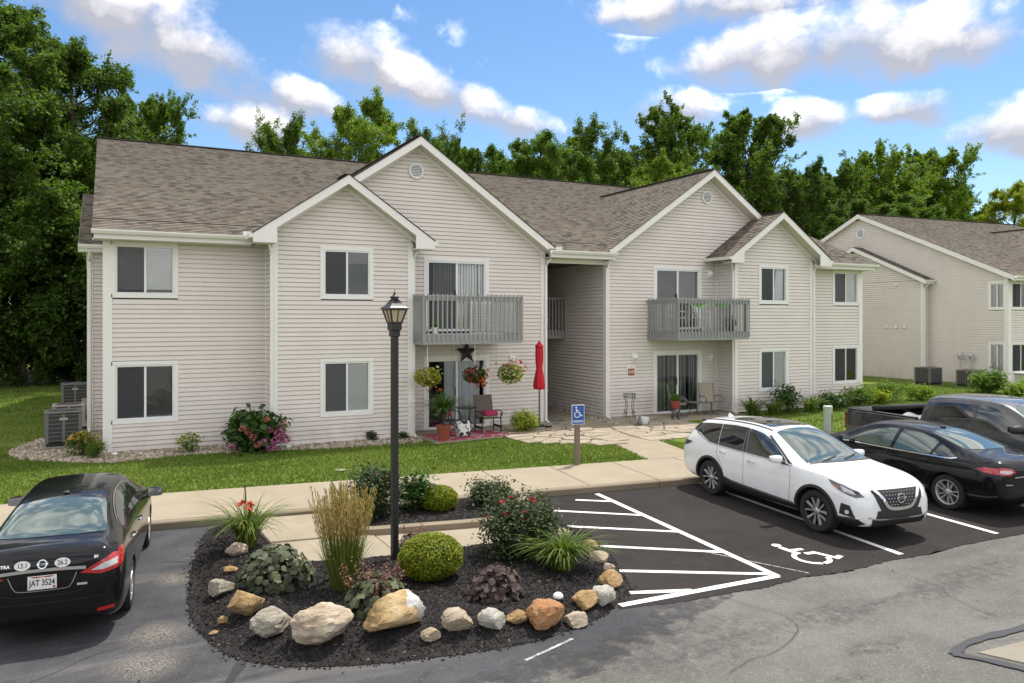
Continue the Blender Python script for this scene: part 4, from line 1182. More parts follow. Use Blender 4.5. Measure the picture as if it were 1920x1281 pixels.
        for (ax, hw, az, yf, yb) in ((GA, GH, GZ, -.42, ln-.42), (BA, BH, BZ, BY-.42, -.40)):
            c = MB(); c.obox((X(ax), yf+.01, az+.012), (X(ax), yb, az+.012), .22, .022); c.build('ridge_cap', MAT['cap'], B)
            for s2 in (-1, 1):
                r = MB(); rake(r, X(ax+s2*(hw+.0)), EZ-.012, X(ax), az-.012, yf-.006, .225); 
                r.build('rake_board', MAT['trim'], B)
                d = MB(); d.obox((X(ax+s2*(hw+.02)), yf-.014, EZ+.002), (X(ax), yf-.014, az+.004), .03, .012, up=(0, 0, 1)); d.build('drip_edge', MAT['cap'], B)
                # soffit between rake board and wall
                q = MB(); yw = yf+.44; a = (X(ax+s2*hw), EZ-.20); b = (X(ax), az-.20)
                q.quad((a[0], yf+.02, a[1]), (b[0], yf+.02, b[1]), (b[0], yw, b[1]), (a[0], yw, a[1])); q.build('soffit', MAT['soffit'], B)
                fz = MB(); rake(fz, X(ax+s2*(hw-.25)), EZ+.25*PIT-.205, X(ax), az-.205, yw-.048, .11, .027); fz.build('frieze_board', MAT['trim'], B)
        # eave returns of the gables (boxed ends with little gutters)
        for (xc, hw, yf, s2) in ((BA, BH, BY-.42, -1), (BA, BH, BY-.42, 1), (GA, GH, -.42, 1)):
            xe_ = xc+s2*hw; xw = 3.75 if s2 < 0 and xc == BA else (7.40 if xc == BA else 12.05)
            e = MB(); e.box(*I(xw, xe_-s2*.03), yf-.004, yf+.42, EZ-.235, EZ-.20)
            e.build('eave_box', MAT['soffit'], B)
            e = MB(); p = [(X(xw-s2*.02), EZ-.22), (X(xe_-s2*.02), EZ-.22), (X(xe_-s2*.02), EZ-.02), (X(xw-s2*.02), EZ+(abs(xe_-xw))*PIT-.05)]
            e.add([(a, yf-.009, b) for a, b in p]+[(a, yf+.02, b) for a, b in p], [(0, 1, 2, 3), (7, 6, 5, 4), (0, 4, 5, 1), (1, 5, 6, 2), (2, 6, 7, 3), (3, 7, 4, 0)]); e.build('rake_return', MAT['trim'], B)
            g = MB(); xg = X(xe_); sg = (1 if s2 > 0 else -1)*(1 if sgn > 0 else -1)
            yb = -.02 if xc == BA else -.02
            g.add([(xg, yf, EZ-.02), (xg+sg*.10, yf, EZ-.02), (xg+sg*.075, yf, EZ-.12), (xg, yf, EZ-.12), (xg, yb, EZ-.02), (xg+sg*.10, yb, EZ-.02), (xg+sg*.075, yb, EZ-.12), (xg, yb, EZ-.12)],
                  [(0, 1, 2, 3), (7, 6, 5, 4), (0, 4, 5, 1), (1, 5, 6, 2), (2, 6, 7, 3), (3, 7, 4, 0)]); g.build('gutter', MAT['gutter'], B)
        # downspouts
        downspout(B, X(3.70), BY-.065, EZ-.06, -.05, .0, X(3.62)-X(3.70)) if sgn > 0 else downspout(B, X(3.70), BY-.065, EZ-.06, -.05, .0, .1)
        downspout(B, X(7.47), BY+.02, EZ-.06, -.05, .05, (X(7.62)-X(7.47)))
        downspout(B, X(12.08), -.075, EZ-.06, -.05, .3, (X(12.16)-X(12.08)))
        return X, I
    side(1)
    if full: side(-1)
    # ---- front boards: the ones that show largest are single objects
    boards.sort(key=lambda t: t[0])
    rest = MB(); nb = 0; cap = 290 if full else 0
    for pr, courses, y in boards:
        for z, sg in courses:
            for q in sg:
                if nb < cap: mb = MB(); course_mb(mb, z, [q], y); mb.build('siding_board', S, B); nb += 1
                else: course_mb(rest, z, [q], y)
    o = rest.build('siding', S, B); o['kind'] = 'stuff'
    # ---- main roof
    W1 = BLD_W+.25 if full else 13.2
    rb = MB(); uv = []; sl = math.sqrt(1+MPIT*MPIT); RY = 8.7
    ev = (0, 1/sl, MPIT/sl); z_at = lambda y: EZ+(y+.5)*MPIT
    cut = lambda y: (y+.5)*sl
    for (a, b) in ([(-.25, 3.74), (11.98, 14.42), (BLD_W-3.74, BLD_W+.25)] if full else [(-.25, 3.74), (11.98, 13.2)]):
        shingle_plane(rb, uv, (0, -.5, EZ), (1, 0, 0), ev, [(a, 0), (b, 0), (b, cut(.256)), (a, cut(.256))])
    shingle_plane(rb, uv, (0, -.5, EZ), (1, 0, 0), ev, [(-.25, cut(.256)), (W1, cut(.256)), (W1, cut(RY)), (-.25, cut(RY))])
    shingle_plane(rb, uv, (0, 2*RY+.5, EZ), (1, 0, 0), (0, -1/sl, MPIT/sl), [(-.25, 0), (W1, 0), (W1, cut(RY)), (-.25, cut(RY))])
    o = rb.build('roof_shingles', MAT['shingle'], B); finish_uv(o, uv, 0.03); o['kind'] = 'stuff'
    c = MB(); c.obox((-.26, RY, z_at(RY)+.014), (W1+.01, RY, z_at(RY)+.014), .24, .03); c.build('ridge_cap', MAT['cap'], B)
    # end rakes
    for (xe, s) in ([(-.25, -1), (BLD_W+.25, 1)] if full else [(-.25, -1)]):
        for (ya, yb) in ((-.5, RY), (2*RY+.5, RY)):
            r = MB(); za = EZ-.012; zb = z_at(RY)-.012; x0, x1 = (xe-.03, xe) if s > 0 else (xe, xe+.03)
            r.add([(x0, ya, za), (x0, yb, zb), (x0, yb, zb-.24), (x0, ya, za-.24), (x1, ya, za), (x1, yb, zb), (x1, yb, zb-.24), (x1, ya, za-.24)], [(0, 1, 2, 3), (7, 6, 5, 4), (3, 2, 6, 7), (0, 4, 5, 1), (0, 3, 7, 4), (1, 5, 6, 2)])
            r.build('rake_board', MAT['trim'], B)
            q = MB(); q.quad((xe, ya, EZ-.2), (xe, yb, z_at(RY)-.2), (xe-s*.24, yb, z_at(RY)-.2), (xe-s*.24, ya, EZ-.2)); q.build('soffit', MAT['soffit'], B)
    # eaves: fascia, soffit, gutter
    for (a, b) in ([(-.25, 3.30), (12.02, 14.38), (BLD_W-3.30, BLD_W+.25)] if full else [(-.25, 3.30)]):
        f = MB(); f.box(a, b, -.5, -.475, EZ-.22, EZ-.015); f.build('fascia', MAT['trim'], B)
        s = MB(); s.box(a, b, -.474, -.012, EZ-.235, EZ-.222); s.build('soffit', MAT['soffit'], B)
        gutter(B, a-.02, b+.02, -.502, EZ-.012)
    for xx in ((3.18, 12.22, 14.2, BLD_W-3.18) if full else (3.18,)):   # splash guards on the gutter
        g = MB(); g.box(xx-.11, xx+.11, -.63, -.618, EZ-.02, EZ+.09); g.build('splash_guard', MAT['gutter'], B)
    # ---- bump-out on the left end with its own low gable
    Y0, Y1, YR, BX = 4.25, 13.15, 8.7, -.42
    b = MB()
    for (z, sg) in wall_courses(Y0, Y1, 0.0, EZ-.05, []): course_mb(b, z, sg, BX, 'y', -1)
    for (z, sg) in wall_courses(0, 0, EZ, EZ+(YR-Y0)*MPIT-.1, [], lambda z: (Y0+(z-EZ)/MPIT+.2, Y1-(z-EZ)/MPIT-.2)): course_mb(b, z, sg, BX, 'y', -1)
    for (z, sg) in wall_courses(BX, 0.0, 0.0, EZ-.05, []): course_mb(b, z, sg, Y0)
    o = b.build('siding', S, B); o['kind'] = 'stuff'
    rb = MB(); uv = []
    for (ys_, sy) in ((Y0-.35, 1), (Y1+.35, -1)):
        shingle_plane(rb, uv, (0, ys_, EZ-.0), (1, 0, 0), (0, sy/sl, MPIT/sl), [(BX-.24, 0), (.0, 0), (.0, (YR-Y0+.35)*sl), (BX-.24, (YR-Y0+.35)*sl)])
    o = rb.build('roof_shingles', MAT['shingle'], B); finish_uv(o, uv, 5.0); o['kind'] = 'stuff'
    zr = EZ+(YR-Y0+.35)*MPIT
    for (ya, yb) in ((Y0-.35, YR), (Y1+.35, YR)):
        r = MB(); x0, x1 = BX-.245, BX-.215
        r.add([(x0, ya, EZ-.012), (x0, yb, zr-.012), (x0, yb, zr-.23), (x0, ya, EZ-.23), (x1, ya, EZ-.012), (x1, yb, zr-.012), (x1, yb, zr-.23), (x1, ya, EZ-.23)], [(0, 1, 2, 3), (7, 6, 5, 4), (3, 2, 6, 7), (0, 4, 5, 1), (0, 3, 7, 4), (1, 5, 6, 2)]); r.build('rake_board', MAT['trim'], B)
        q = MB(); q.quad((BX-.24, ya, EZ-.2), (BX-.24, yb, zr-.2), (BX, yb, zr-.2), (BX, ya, EZ-.2)); q.build('soffit', MAT['soffit'], B)
    corner_board(B, BX, Y0, 0.0, EZ-.03, .12, -1)
    f = MB(); f.box(BX-.22, -.02, Y0-.35, Y0-.32, EZ-.2, EZ-.015); f.box(BX-.21, -.02, Y0-.319, Y0-.012, EZ-.215, EZ-.2); f.build('fascia', MAT['trim'], B)
    gutter(B, BX-.25, -.03, Y0-.353, EZ-.012)
    downspout(B, BX+.03, Y0-.07, EZ-.06, -.05, .28, .0)
    if full:
        # breezeway: header, ceiling, back wall added to keep it dark, landing with rail
        h = MB(); h.box(12.06, 14.34, -.02, .06, EZ-.36, EZ-.21); h.build('header', MAT['trim'], B)
        h = MB(); h.box(12.05, 14.35, .06, 16.0, EZ-.28, EZ-.22); h.build('ceiling', MAT['bark'], B)  # dark brown colour stands in for the deep shade under this ceiling
        mb = MB()
        for (z, sg) in wall_courses(12.05, 14.35, 0.0, EZ-.2, []): course_mb(mb, z, sg, 16.0)
        o = mb.build('siding', S, B); o['kind'] = 'stuff'
        f = MB(); f.box(12.06, 14.34, 2.55, 15.9, 2.55, 2.78); f.build('landing', MAT['greywood'], B)
        lr = bpy.data.objects.new('landing_rail', None); COL.objects.link(lr); lr.parent = B
        t = MB(); t.box(12.06, 14.34, 2.48, 2.56, 3.86, 3.92); t.box(12.06, 14.34, 2.50, 2.54, 2.5, 2.78); t.build('rail', MAT['greywood'], lr)
        n = 17
        for i in range(n+1):
            q = MB(); x = 12.1+2.2*i/n; q.box(x-.019, x+.019, 2.44, 2.478, 2.58, 3.9); q.build('baluster', MAT['greywood'], lr)
        f = MB(); f.box(12.0, 14.4, .0, 16.0, -.10, -.03); f.build('floor_slab', MAT['concrete_grey'], B)
        f = MB(); f.box(12.08, 13.0, 4.4, 9.19, .0, .05); f.build('stair_base', MAT['concrete_grey'], B)
        # house number plate
        n_ = bpy.data.objects.new('number_plate', None); COL.objects.link(n_); n_.parent = B
        px = 15.32; pz = 1.46
        q = MB(); q.box(px-.17, px+.17, -.035, -.016, pz-.19, pz+.19); q.build('backing', MAT['trim'], n_, bevel=.006)
        q = MB(); q.box(px-.13, px+.13, -.042, -.0355, pz-.14, pz+.09); q.build('panel', MAT['plaque'], n_)
        me = text_mesh('3347', .125, .001, bold=.002, sx=.85); o = link('number', me, MAT['vinyl'], n_, (px, -.0445, pz-.022)); o.rotation_euler = (R(90), 0, 0)
        me = text_mesh('3347', .045, .001); o = link('number', me, MAT['plaque'], n_, (px, -.0365, pz+.14)); o.rotation_euler = (R(90), 0, 0)
    else:
        # windows and fittings on the end wall that faces the first building
        for z0, z1 in (win_up, win_lo):
            w = window(B, .10, .98, z0, z1, 0.0, dict(drop=1.0, mat='blind', gap=.95), screen=-1)
            w.rotation_euler = (0, 0, R(-90)); w.location = (-.0, 1.08, 0)
        vz = EZ+8.7*MPIT-.9
        v = gable_vent(B, 0, vz, -.018, .30); v.rotation_euler = (0, 0, R(-90)); v.location = (0.0, 8.7, 0)
        for yy in (5.35, 5.9, 6.5):
            m_ = MB(); m_.box(BX-.10, BX-.016, yy-.07, yy+.07, 2.75, 2.93); m_.build('vent_hood', MAT['trim'], B, bevel=.02)
        m_ = MB(); m_.box(BX-.12, BX-.016, 5.8, 5.95, 5.02, 5.14); m_.build('flood_light', MAT['trim'], B, bevel=.02)
        for z0, z1 in ((3.75, 4.6), (.75, 1.6)):
            w = window(B, .0, .62, z0, z1, 0.0, dict(drop=1.0, mat='blind'), screen=-1, casing=.08); w.rotation_euler = (0, 0, R(-90)); w.location = (BX, 8.95, 0)
    return B
v_up = dict(parts=[(.10, .50, 'blind', 'v'), (.5, .86, 'blind', 'v'), (.92, 1.0, 'blind', 'v')], screen=True)
v_lo = dict(parts=[(.30, .5, 'curtain', 'c'), (.52, .95, 'curtain', 'c')])
v_up2 = dict(parts=[(.52, 1.0, 'blind_dark', 'v')], screen=False)
v_lo2 = dict(parts=[(.0, .24, 'blind_dark', 'v'), (.30, .72, 'blind_dark', 'v'), (.82, 1.0, 'blind_dark', 'v')], screen=False)
sty1 = dict(wing_up=dict(drop=.91, mat='blind'), wing_lo=dict(drop=.97, mat='blind_dark', tilt=.016, gap=.98), bay_up=dict(drop=.24, mat='blind_dark'), bay_lo=dict(drop=1.0, mat='blind'), door_up=v_up, door_lo=v_lo)
sty2 = dict(wing_up=dict(drop=1.0, mat='blind'), wing_lo=dict(drop=0, mat='blind'), bay_up=dict(kind='c', mat='curtain', **{'from': .58}, gather=.35), bay_lo=dict(drop=1.0, mat='blind'), door_up=v_up2, door_lo=v_lo2)
building((-.10, 21.0, .15), 0.0, True, 'two-storey beige sided apartment building with cross gables, filling the middle of the view', (sty1, sty2))
GROOVE = .032       # same siding on the neighbouring building, gap widened so its shade lines show
building((37.7, 22.0, .06), R(-4.5), False, 'neighbouring beige apartment building behind the pickup truck at the right edge', (dict(sty1, wing_up=dict(drop=.0), wing_lo=dict(drop=0)), sty2))
# ------------------------------------------------------------------ vegetation
LM = {}
LM['dark'] = leaf_mat('leaf_dark', (.045, .085, .018), (.100, .170, .030), (.20, .28, .055), .5)
LM['mid'] = leaf_mat('leaf_mid', (.054, .105, .016), (.128, .216, .030), (.250, .338, .051), .45)
LM['lime'] = leaf_mat('leaf_lime', (.084, .149, .018), (.196, .297, .035), (.351, .432, .065), .48)
LM['yellow'] = leaf_mat('leaf_yellow', (.135, .176, .019), (.324, .378, .038), (.540, .567, .068), .48)
LM['box'] = leaf_mat('leaf_boxwood', (.085, .105, .008), (.22, .26, .018), (.38, .41, .034), .25)
LM['rose'] = leaf_mat('leaf_rose', (.022, .038, .015), (.055, .085, .032), (.16, .15, .07), .25)
LM['purple'] = leaf_mat('leaf_purple', (.024, .014, .015), (.056, .036, .033), (.095, .070, .055), .1, .65)
LM['bronze'] = leaf_mat('leaf_bronze', (.028, .030, .018), (.056, .068, .034), (.105, .122, .060), .1, .65)
LM['reed'] = leaf_mat('leaf_reed', (.045, .070, .012), (.10, .145, .025), (.22, .22, .06), .3)
LM['plume'] = leaf_mat('plume_straw', (.34, .21, .085), (.52, .35, .16), (.68, .52, .29), .35)
LM['lily'] = leaf_mat('leaf_lily', (.045, .080, .013), (.115, .175, .028), (.27, .31, .085), .35)
LM['spike'] = leaf_mat('flower_spike', (.10, .040, .030), (.24, .11, .085), (.36, .20, .15), .2)
LM['hydr'] = leaf_mat('leaf_hydrangea', (.026, .058, .013), (.055, .115, .024), (.10, .18, .042), .25, .4)
LM['redfl'] = leaf_mat('petal_red', (.32, .004, .030), (.48, .010, .055), (.62, .04, .10), .2)
LM['pinkfl'] = leaf_mat('petal_pink', (.38, .06, .20), (.52, .15, .32), (.66, .32, .47), .2)
LM['peachfl'] = leaf_mat('petal_peach', (.42, .10, .07), (.55, .22, .15), (.62, .36, .26), .2)
LM['palefl'] = leaf_mat('petal_pale', (.55, .50, .18), (.72, .68, .38), (.80, .78, .62), .2)
LM['orangefl'] = leaf_mat('petal_orange', (.36, .05, .012), (.52, .12, .025), (.62, .26, .06), .2)
LM['coralfl'] = leaf_mat('petal_coral', (.38, .03, .02), (.55, .07, .05), (.66, .20, .12), .2)
LM['goldfl'] = leaf_mat('petal_gold', (.38, .22, .02), (.58, .40, .05), (.68, .56, .16), .2)
LM['whitefl'] = leaf_mat('petal_white', (.58, .56, .50), (.74, .72, .66), (.80, .80, .76), .2)
def leaves(name, P, size, up=.5, tint=None, r=None, aspect=.55, D=None, fold=.15, hang=0.0):
    """one four-cornered leaf at every point; D = preferred length direction"""
    r = r or rng; n = len(P)
    nrm = r.normal(0, 1, (n, 3)); nrm[:, 2] = np.abs(nrm[:, 2])*(1)+(up or 0)*2; nrm /= np.linalg.norm(nrm, axis=1)[:, None]
    if up is None: nrm[:, 2] *= .05; nrm /= np.linalg.norm(nrm, axis=1)[:, None]
    d = r.normal(0, 1, (n, 3)) if D is None else D+r.normal(0, .5, (n, 3))
    d[:, 2] -= hang
    d -= nrm*(d*nrm).sum(1)[:, None]; d /= np.linalg.norm(d, axis=1)[:, None]+1e-9
    s = np.cross(nrm, d)
    L = (np.asarray(size)*r.uniform(.65, 1.3, n))[:, None]; W = L*aspect*.5
    V = np.stack((P-d*L*.5, P+s*W-nrm*L*fold*.0+d*L*.05, P+d*L*.5-nrm*L*fold, P-s*W+d*L*.05), 1).reshape(-1, 3)
    me = np_mesh(name, V, 4, np.arange(n*4))
    t = r.random(n) if tint is None else tint
    set_attr(me, 'tint', np.repeat(np.clip(t, 0, 1), 4)); return me
def unit(v): return v/(np.linalg.norm(v, axis=-1, keepdims=True)+1e-9)
def tree_proto(kind, seed):
    """returns (trunk mesh builder, crown leaf mesh) for a tree about 1 unit = 1 m"""
    r = np.random.default_rng(seed); mb = MB()
    if kind == 'broad': Hh, W, n1, n2, n3, nl, lean, size, base = 17., 4.9, 32, 14, 6, 44, .50, .165, .06
    elif kind == 'upright': Hh, W, n1, n2, n3, nl, lean, size, base = 17., 4.2, 30, 14, 6, 44, 1.15, .16, .10
    elif kind == 'airy': Hh, W, n1, n2, n3, nl, lean, size, base = 15., 3.6, 24, 12, 6, 38, .8, .15, .18
    else: Hh, W, n1, n2, n3, nl, lean, size, base = 6., 3.0, 22, 12, 5, 26, .5, .17, .03     # bushy
    tr = [(0, 0, 0), (r.normal(0, .1), r.normal(0, .1), Hh*.3), (r.normal(0, .25), r.normal(0, .25), Hh*.62), (r.normal(0, .3), r.normal(0, .3), Hh*.94)]
    tr = smooth_poly(tr, 2, False); trp = np.array(tr)
    rad = [.020*Hh*(1-.9*p[2]/Hh)+.015 for p in tr]
    mb.tube(tr, rad, 8)
    S = []; E = []
    ga = r.uniform(0, 6.28)
    for i in range(n1):
        u = base+(.95-base)*((i+.5)/n1); ga += 2.39996+r.normal(0, .25)
        z = u*Hh; k = np.interp(z, trp[:, 2], np.arange(len(trp))); p0 = trp[int(k)]*(1-(k-int(k)))+trp[min(int(k)+1, len(trp)-1)]*(k-int(k))
        env = W*(math.sin(math.pi*min(max((u-base)/(1.02-base), 0.02), .98)**(.75 if kind != 'upright' else .62))**.75)*r.uniform(.72, 1.15)+.35
        dirv = np.array([math.cos(ga), math.sin(ga), lean*r.uniform(.6, 1.3)+(.55*u if kind != 'broad' else .3*u)])
        Ln = env*math.hypot(1, dirv[2])*(.78 if kind == 'upright' else .9); dirv /= np.linalg.norm(dirv)
        mid = p0+dirv*Ln*.5+np.array([0, 0, -.05*Ln if kind == 'broad' else .02*Ln]); end = p0+dirv*Ln+np.array([0, 0, (-.10*Ln if kind == 'broad' else .14*Ln)])
        mb.tube([tuple(p0), tuple(mid), tuple(end)], [.011*Hh*(1-u)+.03, .02+.004*Hh*(1-u), .012], 5, cap=False)
        t = r.uniform(.18, 1.0, n2); 
        B = p0+(end-p0)*t[:, None]+(mid-(p0+end)/2)*(4*t*(1-t))[:, None]
        d2 = unit(r.normal(0, .75, (n2, 3))+dirv*.9+np.array([0, 0, .75 if kind == 'upright' else (.45 if kind == 'airy' else .12)]))
        l2 = Ln*.40*r.uniform(.5, 1.2, n2)*(1.15-t*.55)
        E2 = B+d2*l2[:, None]
        for a, b in zip(B[::4], E2[::4]): mb.tube([tuple(a), tuple(b)], [.022, .008], 4, cap=False)
        for a, b, dd, ll in zip(B, E2, d2, l2):
            q = r.uniform(.25, 1.0, n3); C = a+(b-a)*q[:, None]
            d3 = unit(r.normal(0, .8, (n3, 3))+dd*.7+np.array([0, 0, .9 if kind == 'upright' else (.35 if kind == 'airy' else -.15)]))
            S.append(C); E.append(C+d3*(ll*.52*r.uniform(.5, 1.3, n3))[:, None])
    S = np.vstack(S); E = np.vstack(E); m = len(S)
    q = r.beta(1.5, 1.1, (m, nl)); P = S[:, None]+(E-S)[:, None]*q[..., None]
    sp = .15 if kind != 'upright' else .10
    P = P+r.normal(0, sp, P.shape)*(1.15-.6*q[..., None])
    D = np.repeat(unit(E-S)[:, None], nl, 1).reshape(-1, 3); P = P.reshape(-1, 3)
    tw = np.repeat(r.normal(0, .16, m), nl)
    tint = np.clip(r.normal(.42, .22, len(P))+tw, 0, 1)
    me = leaves('crown', P, size, .25 if kind != 'upright' else .1, tint, r, .62, D, .2, .35 if kind == 'broad' else .15)
    return mb.mesh('trunk'), me
PROTO = {k: tree_proto(k[0], k[1]) for k in (('broad', 3), ('broad', 8), ('upright', 5), ('upright', 12), ('airy', 4), ('bushy', 6), ('bushy', 9))}
HGT = {'broad': 17., 'upright': 18.6, 'airy': 15.6, 'bushy': 6.2}
CROWN_CACHE = {}
def tree(name, kind, seed, loc, h, w, mat, label, group, rz=0.0, zb=.1):
    t, cme = PROTO[(kind, seed)]
    root = empty(name, (loc[0], loc[1], zb), rz, label, 'tree' if kind != 'bushy' else 'shrub', group)
    s = h/HGT[kind]; root.scale = (w*s, w*s, s)
    key = (kind, seed, mat)
    if key not in CROWN_CACHE:
        if not cme.materials: cme.materials.append(LM['mid'])
        CROWN_CACHE[key] = cme
    if not t.materials: t.materials.append(MAT['bark'])
    link('trunk' if kind != 'bushy' else 'stems', t, None, root); co = link('crown' if kind != 'bushy' else 'foliage', CROWN_CACHE[key], None, root); co.material_slots[0].link = 'OBJECT'; co.material_slots[0].material = LM[mat]
    return root
TR = 'trees behind the buildings'
tree('broadleaf_tree', 'broad', 3, (-5.2, 44.5), 18.6, 1.05, 'dark', 'tallest dark broadleaf tree at the left edge of the view', TR, .3)
tree('broadleaf_tree', 'broad', 8, (-1.6, 46), 16.9, .95, 'dark', 'dark broadleaf tree just right of the tallest left-edge tree', TR, 1.3)
tree('broadleaf_tree', 'upright', 5, (2.2, 50), 16.2, .9, 'mid', 'slim upright tree rising behind the left end of the roof', TR, 2.0)
tree('broadleaf_tree', 'airy', 4, (9.8, 50), 14.8, .75, 'mid', 'small slender tree above the left roof ridge', TR, .5)
tree('broadleaf_tree', 'broad', 8, (13.5, 48), 16.6, .85, 'lime', 'rounded light green tree left of the taller front gable', TR, 2.8)
tree('broadleaf_tree', 'airy', 4, (20.3, 52), 15.9, .8, 'dark', 'thin sparse tree just right of the taller gable peak', TR, 4.0)
tree('broadleaf_tree', 'upright', 12, (20.5, 47), 15.0, .72, 'mid', 'narrow green tree right of the taller gable peak', TR, 1.1)
tree('broadleaf_tree', 'broad', 3, (26.0, 46), 15.6, .88, 'mid', 'wide mid green tree above the breezeway roof', TR, 4.4)
tree('broadleaf_tree', 'airy', 4, (30.8, 47), 16.0, 1.0, 'mid', 'airy tree between the wide tree and the tall maples', TR, 5.5)
tree('broadleaf_tree', 'upright', 5, (37.2, 46.5), 18.8, 1.0, 'mid', 'tall upright maple left of the right gable peak', TR, 3.3)
tree('broadleaf_tree', 'upright', 12, (45.0, 47), 20.0, 1.1, 'mid', 'tallest upright maple behind the right gable peak', TR, .2)
tree('broadleaf_tree', 'broad', 8, (33.6, 43.8), 14.0, .8, 'lime', 'lower light green tree in front of the tall maples', TR, 1.9)
tree('broadleaf_tree', 'broad', 3, (50.5, 46), 15.6, .9, 'dark', 'dark rounded tree in the dip between the two buildings', TR, 2.2)
tree('broadleaf_tree', 'upright', 5, (58.2, 49), 17.0, .95, 'mid', 'green tree left of the bright pair above the neighbouring building', TR, 5.1)
tree('broadleaf_tree', 'upright', 12, (66.0, 50), 19.6, 1.05, 'lime', 'left of the two bright green trees above the neighbouring roof', TR, 2.9)
tree('broadleaf_tree', 'upright', 5, (76.5, 52), 20.9, 1.05, 'lime', 'right of the two bright green trees above the neighbouring roof', TR, 1.4)
tree('broadleaf_tree', 'broad', 8, (88, 58), 18.5, .9, 'mid', 'darker tree behind the yellow-green tree at the right edge', TR, .9)
tree('broadleaf_tree', 'broad', 3, (87, 50), 17.6, .9, 'yellow', 'yellow-green tree at the right edge of the view', TR, 3.7)
# second row that closes the gaps lower down
SEC = [(-11, 52, 16, 'dark'), (-5, 56, 17, 'dark'), (4.5, 56, 13.5, 'mid'), (8.5, 56, 13.5, 'dark'), (12, 57, 15, 'mid'), (16, 55, 14.5, 'dark'), (20, 56, 15, 'mid'), (24, 55, 15.5, 'dark'), (28, 56, 16, 'mid'), (32, 55, 16, 'dark'), (36.5, 56, 16.5, 'mid'), (41, 55, 17.5, 'dark'), (46, 57, 17, 'mid'), (51, 56, 16.5, 'dark'), (56, 56, 17, 'mid'), (61, 57, 17.5, 'dark'), (66, 60, 17.5, 'mid'), (71, 58, 18.5, 'dark'), (77, 62, 19, 'mid'), (84, 62, 19, 'dark'), (92, 62, 19, 'mid'), (55, 44, 13, 'dark'), (62, 45, 14, 'mid')]
for i, (x, y, h, mt) in enumerate(SEC):
    tree('broadleaf_tree', 'broad', (3, 8)[i % 2], (x, y), h, 1.25, mt, 'second-row tree filling the gaps low behind the taller trees', 'second row of trees', i*1.7)
UND = [(-12.5, 43.2, 7.0), (-15.5, 44, 7.5), (-13.5, 47, 9), (4.5, 44.6, 6.5), (-10.8, 45.6, 9), (-9.5, 43.5, 6.5), (-6.3, 43.0, 7.5), (-3.6, 43.4, 6.2), (-1.2, 43.6, 7.6), (1.6, 44.3, 6.5), (-7.8, 45.5, 9), (-2.6, 45.8, 9.5), (.8, 46.5, 9)]
for i, (x, y, h) in enumerate(UND):
    tree('understory_shrub', 'bushy', (6, 9)[i % 2], (x, y), h, 1.0, 'dark', 'dark understory shrub at the far edge of the left lawn', 'understory shrubs at the lawn edge', i*2.1)
# ---- boulders round the island
SM = {'cream': M_stone('stone_cream', [(.36, .27, .17), (.56, .46, .34), (.66, .58, .47)]), 'tan': M_stone('stone_tan', [(.30, .18, .075), (.46, .31, .15), (.55, .42, .25)]), 'grey': M_stone('stone_grey', [(.27, .235, .175), (.42, .38, .305), (.50, .46, .39)]),
      'quartz': M_stone('stone_quartz', [(.26, .17, .07), (.48, .34, .17), (.58, .46, .28)], vein=(.60, .61, .62)), 'orange': M_stone('stone_orange', [(.32, .15, .065), (.47, .25, .12), (.50, .32, .18)], sc=2.0), 'white': M_stone('stone_white', [(.40, .36, .29), (.58, .55, .48), (.68, .66, .60)]), 'pink': M_stone('stone_pink', [(.42, .30, .22), (.58, .47, .37), (.66, .57, .48)])}
def boulder(loc, w, h, d, seed, mat, label, cuts=5, rz=0.0, rough=.10):
    r = random.Random(seed); bm = bmesh.new(); bmesh.ops.create_icosphere(bm, subdivisions=4, radius=1.0)
    planes = []
    for _ in range(cuts):
        n = Vector((r.gauss(0, 1), r.gauss(0, 1), r.gauss(0, .8))).normalized(); planes.append((n, r.uniform(.46, .82)))
    from mathutils import noise as mn
    o3 = Vector((seed*3.1, seed*1.7, 0))
    for v in bm.verts:
        p = v.co.copy()
        p *= 1+.22*mn.noise(p*1.1+o3)
        for n, k in planes:
            e = p.dot(n)-k
            if e > 0: p -= n*e*.92
        p *= 1+rough*mn.noise(p*3.5+o3)+rough*.5*mn.noise(p*8+o3)
        v.co = p
    bmesh.ops.triangulate(bm, faces=bm.faces[:]) if False else None
    lo = Vector((min(v.co.x for v in bm.verts), min(v.co.y for v in bm.verts), min(v.co.z for v in bm.verts))); hi = Vector((max(v.co.x for v in bm.verts), max(v.co.y for v in bm.verts), max(v.co.z for v in bm.verts)))
    for v in bm.verts:
        v.co = Vector(((v.co.x-(lo.x+hi.x)/2)/(hi.x-lo.x)*w, (v.co.y-(lo.y+hi.y)/2)/(hi.y-lo.y)*d, (v.co.z-lo.z)/(hi.z-lo.z)*h))
    me = bpy.data.meshes.new('boulder'); bm.to_mesh(me); bm.free()
    o = link('boulder', me, SM[mat]); me.shade_smooth(); me.set_sharp_from_angle(angle=R(28))
    z = float(bed_height(np.array([loc[0]]), np.array([loc[1]]))[0]) if len(loc) < 3 else loc[2]
    o.location = (loc[0], loc[1], z-h*.16); o.rotation_euler = (0, 0, rz)
    tag(o, label, 'boulder', 'boulders edging the planting island'); return o
